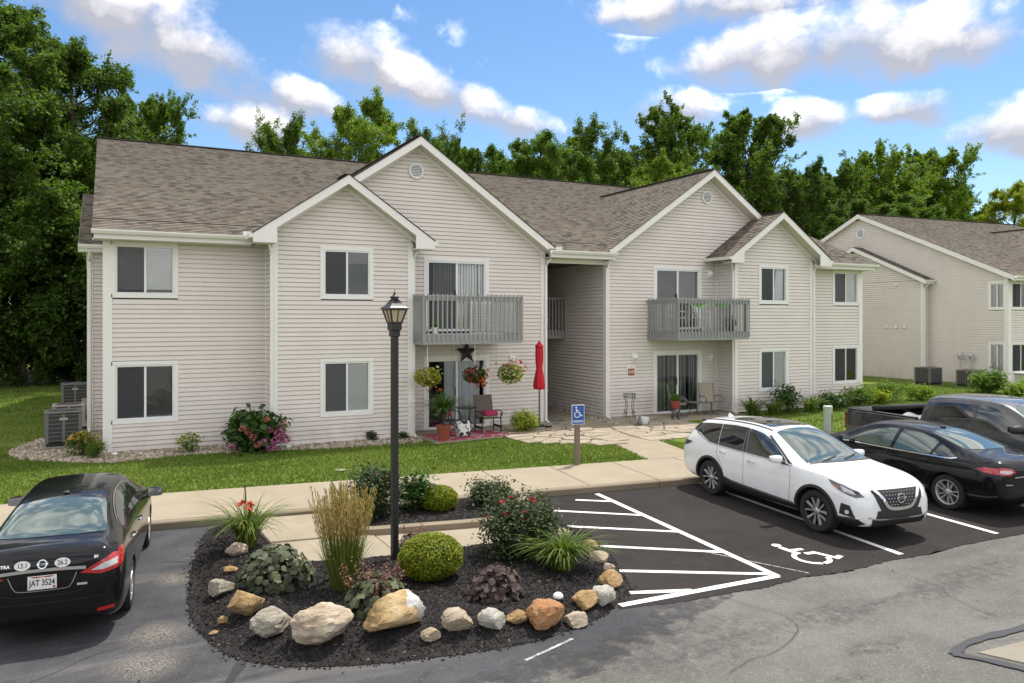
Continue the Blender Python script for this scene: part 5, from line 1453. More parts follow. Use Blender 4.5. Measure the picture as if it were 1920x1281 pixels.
BL = [((1.53, 11.08), .28, .22, .22, 'pink', 'small rounded pinkish boulder below the red daylily', 3), ((1.36, 10.35), .17, .12, .16, 'tan', 'small flat tan rock half hidden behind the left coral-bells', 4), ((1.17, 9.66), .27, .25, .28, 'grey', 'pale grey blocky boulder on the left edge of the mulch island', 5),
      ((1.32, 8.82), .36, .33, .30, 'tan', 'wedge-shaped tan boulder with a pointed top at the island left end', 6), ((1.50, 8.26), .46, .34, .34, 'grey', 'grey slab-like boulder left of the biggest cream boulder', 5), ((1.90, 7.86), .58, .45, .44, 'cream', 'biggest cream and pink boulder at the lower front of the island', 4), ((2.60, 7.72), .62, .45, .42, 'quartz', 'large tan boulder with a white quartz face below the pink-spiked coral-bells', 5),
      ((2.90, 7.43), .20, .14, .16, 'cream', 'small cream rock right of the quartz boulder', 4), ((3.22, 7.46), .31, .30, .28, 'cream', 'upright streaked cream boulder at the island front', 5), ((3.57, 7.38), .29, .27, .26, 'white', 'pale faceted boulder left of the small brown rock', 6), ((3.86, 7.37), .22, .16, .18, 'tan', 'small brown rock touching the big orange boulder', 4),
      ((4.16, 7.30), .43, .33, .34, 'orange', 'smooth orange-brown rounded boulder at the island front', 1), ((4.53, 7.22), .26, .19, .20, 'cream', 'flat cream rock right of the orange boulder', 5), ((4.83, 7.53), .31, .21, .24, 'tan', 'angular tan rock above the flat cream rock', 5), ((5.10, 7.56), .28, .27, .26, 'white', 'knobbly white-grey boulder at the right tip of the island', 4),
      ((5.47, 7.98), .31, .24, .26, 'tan', 'rounded tan boulder above the knobbly white boulder', 2), ((5.78, 8.70), .27, .18, .22, 'cream', 'cream rock at the end of the green daylily', 3), ((5.72, 8.40), .18, .13, .16, 'pink', 'small pinkish rock between two larger ones at the island right edge', 3), ((6.02, 9.25), .20, .18, .2, 'tan', 'tan rock behind the green daylily', 3), ((5.86, 9.75), .2, .17, .2, 'cream', 'cream rock between the rose bush and the striped zone', 4),
      ((6.05, 12.05, .13), .40, .24, .3, 'white', 'white boulder beside the small rose in the upper bed', 4), ((6.32, 11.95, .13), .18, .16, .16, 'cream', 'small cream rock at the corner of the upper bed', 4), ((1.09, 8.87), .11, .09, .1, 'tan', 'broken bit of tan rock left of the wedge boulder', 6), ((.98, 8.74), .10, .05, .08, 'tan', 'smallest flat chip of tan rock at the island left edge', 6)]
for i, (loc, w, h, d, m, lab, cuts) in enumerate(BL): boulder(loc, w*1.08, h*.88, d, 11+i, m, lab, cuts, (i*1.3) % .9-.3)
# ---- garden plants
def ellipsoid_pts(r, n, rx, ry, rz, shell=.35):
    v = unit(r.normal(0, 1, (n, 3))); k = (1-shell*r.random(n)**1.5)[:, None]; return v*k*np.array([rx, ry, rz]), v
def gz_(x, y):
    h = float(bed_height(np.array([x]), np.array([y]))[0]); return h
def boxwood(loc, w, h, seed, label, d=None):
    r = np.random.default_rng(seed); root = empty('boxwood', loc, 0, label, 'shrub', 'clipped round shrubs')
    P, v = ellipsoid_pts(r, 15000, w/2, (d or w)/2, h/2, .16)
    bump = 1+.05*np.sin(v[:, 0]*7+1)*np.sin(v[:, 1]*6)*np.sin(v[:, 2]*8+2); P *= bump[:, None]
    P[:, 2] = np.where(P[:, 2] < 0, P[:, 2]*.85, P[:, 2])
    P[:, 2] += h*.5
    me = leaves('foliage', P, .030, .25, np.clip(r.normal(.5, .22, len(P)), 0, 1), r, .6, v); link('foliage', me, LM['box'], root)
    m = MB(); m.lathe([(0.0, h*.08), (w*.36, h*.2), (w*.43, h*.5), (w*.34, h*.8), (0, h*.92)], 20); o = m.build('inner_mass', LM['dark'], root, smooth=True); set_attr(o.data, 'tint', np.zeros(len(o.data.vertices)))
    m = MB(); m.tube([(0, 0, -.05), (0, 0, h*.3)], .03, 6); m.build('stem', MAT['bark'], root)
    return root
boxwood((3.50, 8.95, .12), .80, .60, 1, 'large clipped yellow-green boxwood ball in front of the lamp post', .74)
boxwood((4.90, 12.15, .10), .62, .46, 2, 'small clipped boxwood ball in the kerbed upper bed')
def leaf_disc(seed):
    r = random.Random(seed); n = 14; vs = [(0, 0, .012)]
    for i in range(n):
        a = 2*math.pi*i/n; k = 1+.13*math.cos(5*a)+r.uniform(-.06, .06)
        vs.append((.5*k*math.cos(a)+.12, .5*k*math.sin(a), -.05*(1+math.cos(5*a))+r.uniform(-.015, .015)-.10*(k*math.cos(a) > .2)))
    return vs, [(0, 1+i, 1+(i+1) % n) for i in range(n)]
def heuchera(loc, w, h, seed, mat, label, nleaf=80, leafsize=.125, spikes=0):
    r = random.Random(seed); root = empty('coral_bells', loc, 0, label, 'plant', 'coral-bells in the island')
    vars_ = []
    for k in range(4):
        vs, fs = leaf_disc(seed*7+k); me = bpy.data.meshes.new('leaf'); me.from_pydata(vs, [], fs); me.materials.append(LM[mat]); set_attr(me, 'tint', [min(1, max(0, .15+.27*k+(0.2 if i == 0 else 0))) for i in range(len(vs))]); me.shade_smooth(); vars_.append(me)
    for i in range(nleaf):
        u = (i+.5)/nleaf; a = i*2.39996+r.gauss(0, .2); el = math.asin(1-u*.98)    # dome, golden spiral from the top
        rad = 1+r.uniform(-.12, .06)
        p = Vector((math.cos(a)*math.cos(el)*w/2*rad, math.sin(a)*math.cos(el)*w/2*rad, h*.10+math.sin(el)*h*.82*rad))
        o = bpy.data.objects.new('leaf', r.choice(vars_)); COL.objects.link(o); o.parent = root; o.location = p
        tilt = (math.pi/2-el)*.62+r.gauss(0, .32)
        o.rotation_euler = (r.gauss(0, .3), tilt, a); s = leafsize*r.uniform(.75, 1.2); o.scale = (s, s, s)
    m = MB()
    for i in range(16):
        a = r.uniform(0, 6.28); k = r.uniform(.3, .8); m.tube([(0, 0, 0), (math.cos(a)*w*.2*k, math.sin(a)*w*.2*k, h*.5), (math.cos(a)*w*.42*k, math.sin(a)*w*.42*k, h*.72)], .004, 4, cap=False)
    o = m.build('stems', LM['spike'], root); o['kind'] = 'stuff'; set_attr(o.data, 'tint', np.full(len(o.data.vertices), .1))
    if spikes:
        rr = np.random.default_rng(seed); P = []
        for i in range(spikes):
            a = r.uniform(0, 6.28); k = r.uniform(.2, 1.0); top = np.array([math.cos(a)*w*.6*k, math.sin(a)*w*.6*k, h*r.uniform(.75, 1.25)]); b = top*np.array([.7, .7, .5])
            q = rr.random(46)[:, None]; P.append(b+(top-b)*q+rr.normal(0, .016, (46, 3)))
        P = np.vstack(P); o = link('flower_spikes', leaves('flower_spikes', P, .022, .2, None, rr, .8), LM['spike'], root); o['kind'] = 'stuff'
    return root
heuchera((1.78, 9.62, gz_(1.78, 9.62)-.02), .86, .47, 3, 'bronze', 'wide mound of dark green-purple coral-bells at the left of the island', 210, .098)
heuchera((2.62, 8.30, gz_(2.6, 8.3)-.02), .70, .42, 5, 'bronze', 'coral-bells mound with pinkish flower spikes below the reed grass', 130, .10, 30)
heuchera((3.62, 9.95, gz_(3.6, 9.95)-.02), .50, .36, 7, 'purple', 'reddish coral-bells just behind the lamp post base', 80, .09, 20)
heuchera((3.93, 8.05, gz_(3.9, 8.05)-.02), .62, .40, 9, 'purple', 'dark purple coral-bells right of the large boxwood ball', 150, .085)
def blades(name, n, r, spread, h, w, lean, droop, seg=4, base=.08, arch=False):
    """arching strap leaves as ribbons"""
    a = r.uniform(0, 6.28, n); k = r.random(n)**.6; bx = np.cos(a)*base*k*r.uniform(.3, 1, n); by = np.sin(a)*base*k*r.uniform(.3, 1, n)
    a = a+r.normal(0, .35, n); L = h*r.uniform(.65, 1.12, n); ln = lean*k*r.uniform(.4, 1.3, n); dr = droop*r.uniform(.3, 1.3, n)*k
    V = []; r2 = r.random(n)
    for j in range(seg+1):
        t = j/seg; out = (ln*t+dr*t*t)*L; z = L*(t-.5*dr*t*t*t*1.1-.25*(ln*t)**2)
        if arch: out = L*(.26*k+(.16+.58*k)*t)*t; z = L*(1.5*t-(.75+.45*r2)*t*t)
        ww = w*(1-t)**.6*.5+w*.05; x = bx+np.cos(a)*out; y = by+np.sin(a)*out
        V.append(np.stack((x-np.sin(a)*ww, y+np.cos(a)*ww, z), -1)); V.append(np.stack((x+np.sin(a)*ww, y-np.cos(a)*ww, z), -1))
    V = np.stack(V, 1); m = 2*(seg+1)
    F = np.array([(2*j, 2*j+1, 2*j+3, 2*j+2) for j in range(seg)])
    me = np_mesh(name, V.reshape(-1, 3), 4, (F[None]+(np.arange(n)*m)[:, None, None]).ravel()); set_attr(me, 'tint', np.repeat(np.clip(r.normal(.5, .22, n), 0, 1), m)); return me, V[:, -1]
def petals(root, name, P, size, mat, r, n=7):
    """each flower is an object made of cupped petals"""
    vs = []; fs = []
    for k in range(n):
        a = 2*math.pi*k/n; b = len(vs); c, s = math.cos(a), math.sin(a)
        for (u, w_, z) in ((0, .0, 0), (.32, .20, .12), (.55, 0, .22), (.32, -.20, .12)): vs.append((u*c-w_*s, u*s+w_*c, z))
        fs.append((b, b+1, b+2, b+3))
    for k in range(5):
        a = 2*math.pi*k/5+.4; b = len(vs); c, s = math.cos(a), math.sin(a)
        for (u, w_, z) in ((0, .0, .05), (.18, .13, .22), (.26, 0, .34), (.18, -.13, .22)): vs.append((u*c-w_*s, u*s+w_*c, z))
        fs.append((b, b+1, b+2, b+3))
    me = bpy.data.meshes.new(name); me.from_pydata(vs, [], fs); me.materials.append(LM[mat]); set_attr(me, 'tint', np.linspace(0, 1, len(vs)))
    for p in P:
        o = bpy.data.objects.new(name, me); COL.objects.link(o); o.parent = root; o.location = p; o.rotation_euler = (r.normal(0, .5), r.normal(0, .5), r.uniform(0, 6)); s = size*r.uniform(.75, 1.2); o.scale = (s, s, s)
def reed_grass(loc, seed, label):
    r = np.random.default_rng(seed); root = empty('feather_reed_grass', loc, 0, label, 'grass clump')
    me, tips = blades('blades', 420, r, .2, .74, .010, .28, .35, 5, .15); o = link('blades', me, LM['reed'], root); o['kind'] = 'stuff'
    n = 230; a = r.uniform(0, 6.28, n); k = r.random(n)**.7; b = np.stack((np.cos(a)*.13*k, np.sin(a)*.13*k, np.zeros(n)), -1)
    L = r.uniform(.95, 1.27, n); out = .25*k*r.uniform(.6, 1.25, n); t = b+np.stack((np.cos(a)*out, np.sin(a)*out, L), -1)
    V = []; 
    for j, u in enumerate((0, .5, 1.0)):
        p = b+(t-b)*u; p[:, 2] -= .04*(u*(1-u)); w = .0028
        V += [p+np.array([w, 0, 0]), p-np.array([w, 0, 0])]
    V = np.stack(V, 1); F = np.array([(0, 1, 3, 2), (2, 3, 5, 4)])
    me = np_mesh('culms', V.reshape(-1, 3), 4, (F[None]+(np.arange(n)*6)[:, None, None]).ravel()); set_attr(me, 'tint', np.repeat(r.uniform(.4, 1, n), 6)); o = link('culms', me, LM['reed'], root); o['kind'] = 'stuff'
    kk = 34; q = r.uniform(.62, 1.0, (n, kk)); P = b[:, None]+(t-b)[:, None]*q[..., None]+r.normal(0, .0085, (n, kk, 3))
    D = np.repeat(unit(t-b)[:, None], kk, 1).reshape(-1, 3)
    o = link('plumes', leaves('plumes', P.reshape(-1, 3), .046, None, None, r, .16, D*4), LM['plume'], root); o['kind'] = 'stuff'
    return root
reed_grass((2.45, 9.05, .15), 4, 'tall feather reed grass with straw-coloured plumes in the island')
def daylily(loc, h, n, seed, label, flowers=0, mat='lily', w=.024, lean=.7, droop=.9, base=.13):
    r = np.random.default_rng(seed); root = empty('daylily', loc, 0, label, 'plant', 'strap-leaved plants')
    me, tips = blades('blades', n, r, .3, h*1.65, w, lean, droop, 7, base, True); o = link('blades', me, LM[mat], root); o['kind'] = 'stuff'
    if flowers:
        P = []; m = MB()
        for i in range(flowers):
            a = r.uniform(0, 6.28); q = (math.cos(a)*h*.32*r.random(), math.sin(a)*h*.32*r.random(), h*r.uniform(1.0, 1.25)); P.append(q); m.tube([(q[0]*.2, q[1]*.2, 0), (q[0]*.8, q[1]*.8, q[2]*.6), q], .004, 4, cap=False)
        o = m.build('stalks', LM['lily'], root); set_attr(o.data, 'tint', np.full(len(o.data.vertices), .4)); petals(root, 'flower', P, .11, 'coralfl', r)
    return root
daylily((1.72, 11.45, .12), .52, 210, 2, 'daylily clump with red flowers at the kerb end of the island', 7)
daylily((5.15, 8.55, .12),  .42, 360, 3, 'bright green arching daylily clump near the right tip of the island', 0, 'lily', .026, .42, 1.25, .16)
def leafy_bush(name, loc, w, h, n, size, mat, seed, label, cat='shrub', group=None, flowers=None, fsize=.07, d=None, shell=.55, canes=14, aspect=.6):
    r = np.random.default_rng(seed); root = empty(name, loc, 0, label, cat, group)
    ns = 60; cen, v = ellipsoid_pts(r, ns, w*.42, (d or w)*.42, h*.40, .8); cen[:, 2] += h*.50
    rad = r.uniform(.10, .22, ns)*min(w, h)*1.15
    ci = r.integers(0, ns, n); P = cen[ci]+r.normal(0, 1, (n, 3))*rad[ci][:, None]*.62
    P[:, 2] = np.abs(P[:, 2]); cl = r.normal(0, .14, ns)
    o = link('foliage', leaves('foliage', P, size, .35, np.clip(r.normal(.42, .2, n)+cl[ci], 0, 1), r, aspect), LM[mat], root)
    m = MB()
    for i in range(canes):
        e = cen[i % ns]; m.tube([(r.normal(0, .03), r.normal(0, .03), -.03), tuple(e*np.array([.5, .5, .6])), tuple(e)], [.010, .007, .004], 5, cap=False)
    m.build('canes', MAT['bark'], root)
    if flowers:
        for (mt, k) in flowers:
            v = unit(r.normal(0, 1, (k, 3)))
            v[:, 2] = np.abs(v[:, 2])*.9-.1; v[:, 1] = -np.abs(v[:, 1])*.8+.25; Q = v*np.array([w*.50, (d or w)*.50, h*.46]); Q[:, 2] += h*.5
            petals(root, 'flower', Q, fsize, mt, r)
    return root
leafy_bush('rose_bush', (4.92, 9.30, .12), 1.05, .92, 9500, .052, 'rose', 21, 'large rose bush with red blooms in the middle right of the island', group='rose bushes', flowers=[('redfl', 18)], fsize=.075)
leafy_bush('rose_bush', (3.86, 12.25, .12), .82, .86, 6000, .055, 'rose', 22, 'dark rose bush left of the lamp post in the upper bed', group='rose bushes', flowers=[('redfl', 7)], fsize=.07)
leafy_bush('rose_bush', (5.78, 12.1, .12), .85, .52, 3200, .052, 'rose', 23, 'low sprawling rose beside the white boulder in the upper bed', group='rose bushes', flowers=[('redfl', 4)], fsize=.06)
leafy_bush('peony', (4.55, 12.35, .12), .66, .74, 900, .12, 'hydr', 24, 'leafy green peony right of the lamp post in the upper bed', aspect=.35)
def pompoms(root, P, size, mat, r):
    v = unit(r.normal(0, 1, (90, 3))); me = leaves('flower_head', v*.5, .26, 0, None, r, .9, None); me.materials.append(LM[mat])
    for p in P:
        o = bpy.data.objects.new('flower_head', me); COL.objects.link(o); o.parent = root; o.location = p; s = size*r.uniform(.8, 1.15); o.scale = (s, s, s*.85); o.rotation_euler = (0, 0, r.uniform(0, 6))
hy = leafy_bush('hydrangea', (3.2, 19.75, .12), 1.48, 1.02, 1900, .20, 'hydr', 31, 'hydrangea with pink flower heads against the wall corner', canes=18, aspect=.7)
rr = np.random.default_rng(5)
pompoms(hy, [(.20, -.50, .56), (.48, -.44, .62), (.52, -.50, .40), (.34, -.56, .30), (.24, -.58, .17), (-.62, -.38, .22), (.60, -.42, .30), (.42, -.55, .48), (.05, -.60, .30)], .20, 'pinkfl', rr)
pompoms(hy, [(-.40, -.46, .62), (-.28, -.52, .56), (.16, -.40, .80), (-.18, -.56, .42), (-.08, -.58, .24), (.58, -.30, .72)], .15, 'peachfl', rr)
leafy_bush('flowering_plant', (1.70, 20.2, .12), .52, .50, 500, .06, 'lime', 32, 'small plant with pale yellow flowers below the left window', 'plant', flowers=[('palefl', 26)], fsize=.10)
leafy_bush('flowering_plant', (-.55, 20.9, .12), .75, .62, 900, .07, 'lily', 33, 'golden yellow plant between the cooling unit and the building corner', 'plant', flowers=[('goldfl', 40)], fsize=.10)
leafy_bush('evergreen_shrub', (-.28, 20.35, .12), .58, .48, 1600, .05, 'mid', 34, 'low green shrub at the foot of the left building corner', aspect=.3)
leafy_bush('small_plant', (6.15, 19.95, .12), .34, .28, 260, .06, 'bronze', 35, 'small purplish plant in the gravel below the bay window', 'plant', 'small plants in the gravel')
leafy_bush('small_plant', (7.0, 19.85, .12), .42, .22, 240, .06, 'hydr', 36, 'small green plant in the gravel near the downspout', 'plant', 'small plants in the gravel')
leafy_bush('yellow_shrub', (10.42, 19.45, .13), .84, .66, 4200, .05, 'yellow', 37, 'round yellow-green shrub left of the red umbrella', d=.8)
# foundation planting in front of the right wing
FD = [(18.9, 19.3, .9, .75, 'lily', 'd', 'grassy clump at the right patio corner'), (19.7, 19.1, .7, .6, 'lily', 'd', 'low grassy clump left of the tall leafy stems'), (20.6, 19.4, 1.2, 1.35, 'hydr', 'b', 'tall leafy stems under the bay window of the right wing'), (21.5, 19.2, 1.0, .7, 'lily', 'd', 'strap-leaved clump below the right bay corner'), (22.6, 19.3, 1.3, .85, 'hydr', 'b', 'bushy plant by the right bay downspout'), (23.7, 19.6, 1.2, .65, 'lily', 'd', 'arching clump left of the tall bush under the end window'), (24.8, 19.9, 1.3, 1.0, 'mid', 'b', 'dark bush under the end window'), (25.9, 20.0, 1.1, .75, 'yellow', 'b', 'yellowish bush near the end window'), (27.0, 20.3, 1.5, 1.15, 'mid', 'b', 'leafy bush at the right corner of the building'), (28.3, 19.9, 1.3, .9, 'lime', 'b', 'bright bush just past the right building corner')]
for i, (x, y, w, h, mt, ty, lab) in enumerate(FD):
    if ty == 'd': daylily((x, y, .12), h*.72, 110, 50+i, lab, 0, mt, .035, .6, .8, .25)
    else: leafy_bush('foundation_shrub', (x, y, .12), w, h*.74, 1500, .11, mt, 60+i, lab, group='foundation shrubs', aspect=.45)
FB = [(31.2, 17.6, 2.0, 1.0, 'lime', 'low bright bush behind the pickup bed'), (33.0, 18.2, 2.0, 1.15, 'lime', 'low bright bush in front of the cooling units'), (34.6, 18.4, 1.9, 1.0, 'yellow', 'yellowish low bush left of the utility cabinet'), (33.9, 20.6, 1.6, 1.5, 'mid', 'round dark bush behind the utility cabinet'), (35.6, 17.6, 2.0, .95, 'lime', 'low bush in front of the utility cabinet')]
for i, (x, y, w, h, mt, lab) in enumerate(FB): leafy_bush('landscape_shrub', (x, y, .1), w, h*.72, 2200, .13, mt, 80+i, lab, group='bushes by the neighbouring building')
# ------------------------------------------------------------------ vehicles
def M_carglass(name, c, clear=.0):
    t = NT(name)
    col = t.mix(t.noise(2.2, 3), tuple(x*.6 for x in c), tuple(x*1.3 for x in c))
    return t.fin(col, .03, spec=.9, coat=.6)
MAT['carglass'] = M_carglass('car_glass', (.020, .028, .026))
MAT['windshield'] = M_carglass('windshield_glass', (.055, .085, .072))
MAT['privacy'] = M_carglass('privacy_glass', (.008, .009, .011))
MAT['p_white'] = M_paint('white_car_paint', (.78, .79, .79))
MAT['p_black'] = M_paint('black_car_paint', (.006, .006, .0075), rough=.22)
MAT['p_grey'] = M_paint('granite_car_paint', (.035, .035, .040), metal=.25, rough=.3)
MAT['lampred'] = plain('red_lamp', (.42, .006, .012), .12, var=.2, sc=20, coat=1.0)
MAT['lampdeep'] = plain('dark_red_lamp', (.10, .006, .009), .15, var=.2, sc=20, coat=.6)
MAT['lampclear'] = plain('clear_lamp', (.50, .51, .52), .12, var=.35, sc=25, coat=1.0)
MAT['lampdark'] = plain('smoked_lamp', (.05, .052, .058), .1, var=.5, sc=30, coat=1.0)
MAT['lampamber'] = plain('amber_lamp', (.35, .11, .02), .2, var=.2, coat=1.0)
MAT['seam'] = plain('panel_gap', (.004, .004, .004), .7)
MAT['seam_w'] = plain('panel_gap_light', (.16, .16, .16), .7)
MAT['rimdark'] = plain('dark_alloy', (.03, .03, .032), .35, metal=.6)
MAT['alloy'] = plain('machined_alloy', (.42, .42, .42), .3, metal=.3, var=.05)
MAT['alloy_paint'] = plain('silver_alloy', (.46, .46, .45), .3, metal=.6, var=.05)
MAT['disc'] = plain('brake_disc', (.12, .11, .10), .4, metal=.7)
MAT['plate'] = plain('plate_white', (.72, .70, .66), .4, var=.04)
MAT['ink'] = plain('dark_ink', (.02, .025, .05), .5)
def interp(tab, x):
    xs = [t[0] for t in tab]
    if x <= xs[0]: return tab[0][1:]
    if x >= xs[-1]: return tab[-1][1:]
    for i in range(len(tab)-1):
        if xs[i] <= x <= xs[i+1]:
            a = tab[max(i-1, 0)]; b = tab[i]; c = tab[i+1]; d = tab[min(i+2, len(tab)-1)]
            t = (x-xs[i])/(xs[i+1]-xs[i])
            return tuple(b[k]+(c[k]-b[k])*t for k in range(1, len(b)))
class Car:
    def __init__(s, name, loc, rz, paint, label, group, tab, arches, scale=1.0, track=None, bevel_top=1.0, seam='seam'):
        """tab rows: x, z_bottom, z_shoulder, z_top, half width low, half width max, half width shoulder, half width top"""
        s.root = empty(name, loc, rz, label, 'car' if 'pickup' not in name else 'pickup truck', group)
        s.root.scale = scale if isinstance(scale, tuple) else (scale,)*3
        s.paint = MAT[paint]; s.tab = tab; s.seam = MAT[seam]
        vs = []; fs = []; H = 13; n = len(tab)
        for (x, zb, zs, zt, wl, w, ws, wt) in tab:
            d = zs-zb; g = zt-zs
            half = [(0, zb), (wl*.72, zb), (wl, zb+.02), (w*.985, zb+.16*d+.02), (w, zb+.48*d), (w*.992, zb+.80*d), (ws, zs),
                    (ws+(wt-ws)*.16, zs+g*.22), (ws+(wt-ws)*.55, zs+g*.60), (wt+(ws-wt)*.06, zs+g*.90), (wt*.90, zt-.012*min(1, g*4)), (wt*.5, zt+.012), (0, zt+.018)]
            for (y, z) in half: vs.append((x, y, z))
            for (y, z) in half[1:-1]: vs.append((x, -y, z))
        m = 2*H-2
        def idx(k, j, sd):
            if sd > 0 or j == 0 or j == H-1: return k*m+j
            return k*m+H+j-1
        for k in range(n-1):
            for j in range(H-1):
                fs.append((idx(k, j, 1), idx(k, j+1, 1), idx(k+1, j+1, 1), idx(k+1, j, 1)))
                fs.append((idx(k, j, -1), idx(k+1, j, -1), idx(k+1, j+1, -1), idx(k, j+1, -1)))
        for k, fl in ((0, 1), (n-1, 0)):
            for j in range(H-1):
                q = [idx(k, j, 1), idx(k, j+1, 1), idx(k, j+1, -1), idx(k, j, -1)]
                u = []
                for i in q:
                    if i not in u: u.append(i)
                if len(u) >= 3: fs.append(tuple(u if not fl else u[::-1]))
        me = bpy.data.meshes.new('body'); me.from_pydata(vs, [], fs)
        bm = bmesh.new(); bm.from_mesh(me); bmesh.ops.recalc_face_normals(bm, faces=bm.faces[:]); bm.to_mesh(me); bm.free()
        o = bpy.data.objects.new('body', me); COL.objects.link(o)
        sub = o.modifiers.new('s', 'SUBSURF'); sub.levels = 3; sub.render_levels = 3
        dg = bpy.context.evaluated_depsgraph_get()
        em = bpy.data.meshes.new_from_object(o.evaluated_get(dg))
        s.bvh = BVHTree.FromPolygons([v.co[:] for v in em.vertices], [p.vertices[:] for p in em.polygons])
        # wheel wells
        if arches:
            cut = MB()
            for (ax, az, r, yin) in arches:
                for sd in (-1, 1): cut.lathe([(r, yin), (r, 1.3)] if sd > 0 else [(r, -1.3), (r, -yin)], 40, (ax, 0, az), 'y')
            cm = cut.mesh('cut'); bm = bmesh.new(); bm.from_mesh(cm); bmesh.ops.recalc_face_normals(bm, faces=bm.faces[:]); bm.to_mesh(cm); bm.free()
            co = bpy.data.objects.new('cut', cm); COL.objects.link(co)
            em.materials.clear(); em.materials.append(s.paint)
            cm.materials.append(MAT['plastic'])
            o2 = bpy.data.objects.new('b2', em); COL.objects.link(o2)
            bo = o2.modifiers.new('b', 'BOOLEAN'); bo.object = co; bo.operation = 'DIFFERENCE'; bo.solver = 'EXACT'; bo.material_mode = 'TRANSFER'
            dg = bpy.context.evaluated_depsgraph_get(); dg.update()
            fm = bpy.data.meshes.new_from_object(o2.evaluated_get(dg))
            bpy.data.objects.remove(o2); bpy.data.objects.remove(co)
        else:
            fm = em; fm.materials.clear(); fm.materials.append(s.paint)
        bpy.data.objects.remove(o)
        fm.name = 'body'
        s.body = link('body', fm, None, s.root)
        fm.shade_smooth(); fm.set_sharp_from_angle(angle=R(42))
    def hit(s, axis, a, b):
        if axis == 'L': h = s.bvh.ray_cast(Vector((a, 2, b)), Vector((0, -1, 0)))
        elif axis == 'R': h = s.bvh.ray_cast(Vector((a, -2, b)), Vector((0, 1, 0)))
        elif axis == 'T': h = s.bvh.ray_cast(Vector((a, b, 4)), Vector((0, 0, -1)))
        elif axis == 'F': h = s.bvh.ray_cast(Vector((6, a, b)), Vector((-1, 0, 0)))
        else: h = s.bvh.ray_cast(Vector((-6, a, b)), Vector((1, 0, 0)))
        return h[0], h[1]
    def panel(s, name, axis, poly, mat, off=.005, step=.06, parent=None, rnd_=0, depth=.012):
        """polygon drawn in the view along axis (L/R: x,z; T: x,y; F/B: y,z), draped over the body"""
        if rnd_: poly = smooth_poly(poly, rnd_)
        bm = bmesh.new()
        f = bm.faces.new([bm.verts.new((a, b, 0)) for a, b in poly])
        for ax in (0, 1):
            lo = min(p[ax] for p in poly); hi = max(p[ax] for p in poly); c = lo+step
            while c < hi-.2*step:
                pc = [0, 0, 0]; pc[ax] = c; pn = [0, 0, 0]; pn[ax] = 1
                bmesh.ops.bisect_plane(bm, geom=bm.verts[:]+bm.edges[:]+bm.faces[:], plane_co=pc, plane_no=pn); c += step
        bad = []
        inn = {}
        for v in bm.verts:
            p, nn = s.hit(axis, v.co.x, v.co.y)
            if p is None: bad.append(v); continue
            v.co = p+nn*off; inn[v] = nn.copy()
        if bad: bmesh.ops.delete(bm, geom=bad, context='VERTS')
        bm.normal_update()
        if bm.faces:
            ref = sum((f.normal.dot(inn[f.verts[0]]) for f in bm.faces if f.verts[0] in inn))
            if ref < 0: bmesh.ops.reverse_faces(bm, faces=bm.faces[:])
        be = [e for e in bm.edges if e.is_boundary]
        r = bmesh.ops.extrude_edge_only(bm, edges=be)
        for v in r['geom']:
            if isinstance(v, bmesh.types.BMVert):
                src = min((u for e in v.link_edges for u in e.verts if u is not v and u in inn), key=lambda u: (u.co-v.co).length, default=None)
                if src: v.co = v.co-inn[src]*depth
        bmesh.ops.recalc_face_normals(bm, faces=bm.faces[:]) if False else None
        me = bpy.data.meshes.new(name); bm.to_mesh(me); bm.free()
        o = link(name, me, mat if not isinstance(mat, str) else MAT[mat], parent or s.root)
        me.shade_smooth(); me.set_sharp_from_angle(angle=R(50))
        return o
    def line(s, axis, pts, w=.008, mat=None, off=.002, name='seam', parent=None, closed=False, sm=1):
        if sm: pts = smooth_poly(pts, sm, closed)
        L_ = []; R_ = []
        n = len(pts)
        dense = []
        for i in range(n if closed else n-1):
            a = Vector(pts[i]); b = Vector(pts[(i+1)%n]); k = max(1, int((b-a).length/.05))
            for j in range(k): dense.append(tuple(a.lerp(b, j/k)))
        if not closed: dense.append(tuple(pts[-1]))
        vs = []; fs = []
        for i, p in enumerate(dense):
            a = Vector(dense[i-1 if (closed or i > 0) else 0]); b = Vector(dense[(i+1)%len(dense) if (closed or i < len(dense)-1) else i]); d = (b-a)
            if d.length < 1e-9: continue
            d.normalize(); sd = Vector((-d.y, d.x))*w/2
            ok = True; q = []
            for e in (sd, -sd):
                h, nn = s.hit(axis, p[0]+e.x, p[1]+e.y)
                if h is None: ok = False; break
                q.append(tuple(h+nn*off))
            if not ok: vs.append(None); vs.append(None)
            else: vs += q
        m = len(vs)//2
        idx = {}; out = []
        for i, v in enumerate(vs):
            if v is not None: idx[i] = len(out); out.append(v)
        for i in range(m if closed else m-1):
            q = [2*i, 2*i+1, (2*i+3) % (2*m), (2*i+2) % (2*m)]
            if all(k in idx for k in q): fs.append(tuple(idx[k] for k in q))
        if not fs: return None
        me = bpy.data.meshes.new(name); me.from_pydata(out, [], fs)
        return link(name, me, mat or s.seam, parent or s.body)
    def wheel(s, x, y, z, r, width, rim, style, side):
        key = (r, width, rim, style)
        w = bpy.data.objects.new('wheel', None); COL.objects.link(w); w.parent = s.root; w.location = (x, y, z)
        w.rotation_euler = (0, 0, 0 if side > 0 else math.pi)
        h = width/2
        t = MB(); t.lathe([(rim, -h*.85), (rim+.02, -h*.97), (r*.93, -h*.98), (r-.012, -h*.80), (r, -h*.6), (r, -h*.36), (r-.008, -h*.34), (r-.008, -h*.30), (r, -h*.28), (r, h*.28), (r-.008, h*.30), (r-.008, h*.34), (r, h*.36), (r, h*.6), (r-.012, h*.80), (r*.93, h*.98), (rim+.03, h*1.0), (rim+.004, h*.93), (rim, h*.85)], 48, (0, 0, 0), 'y', cap=False)
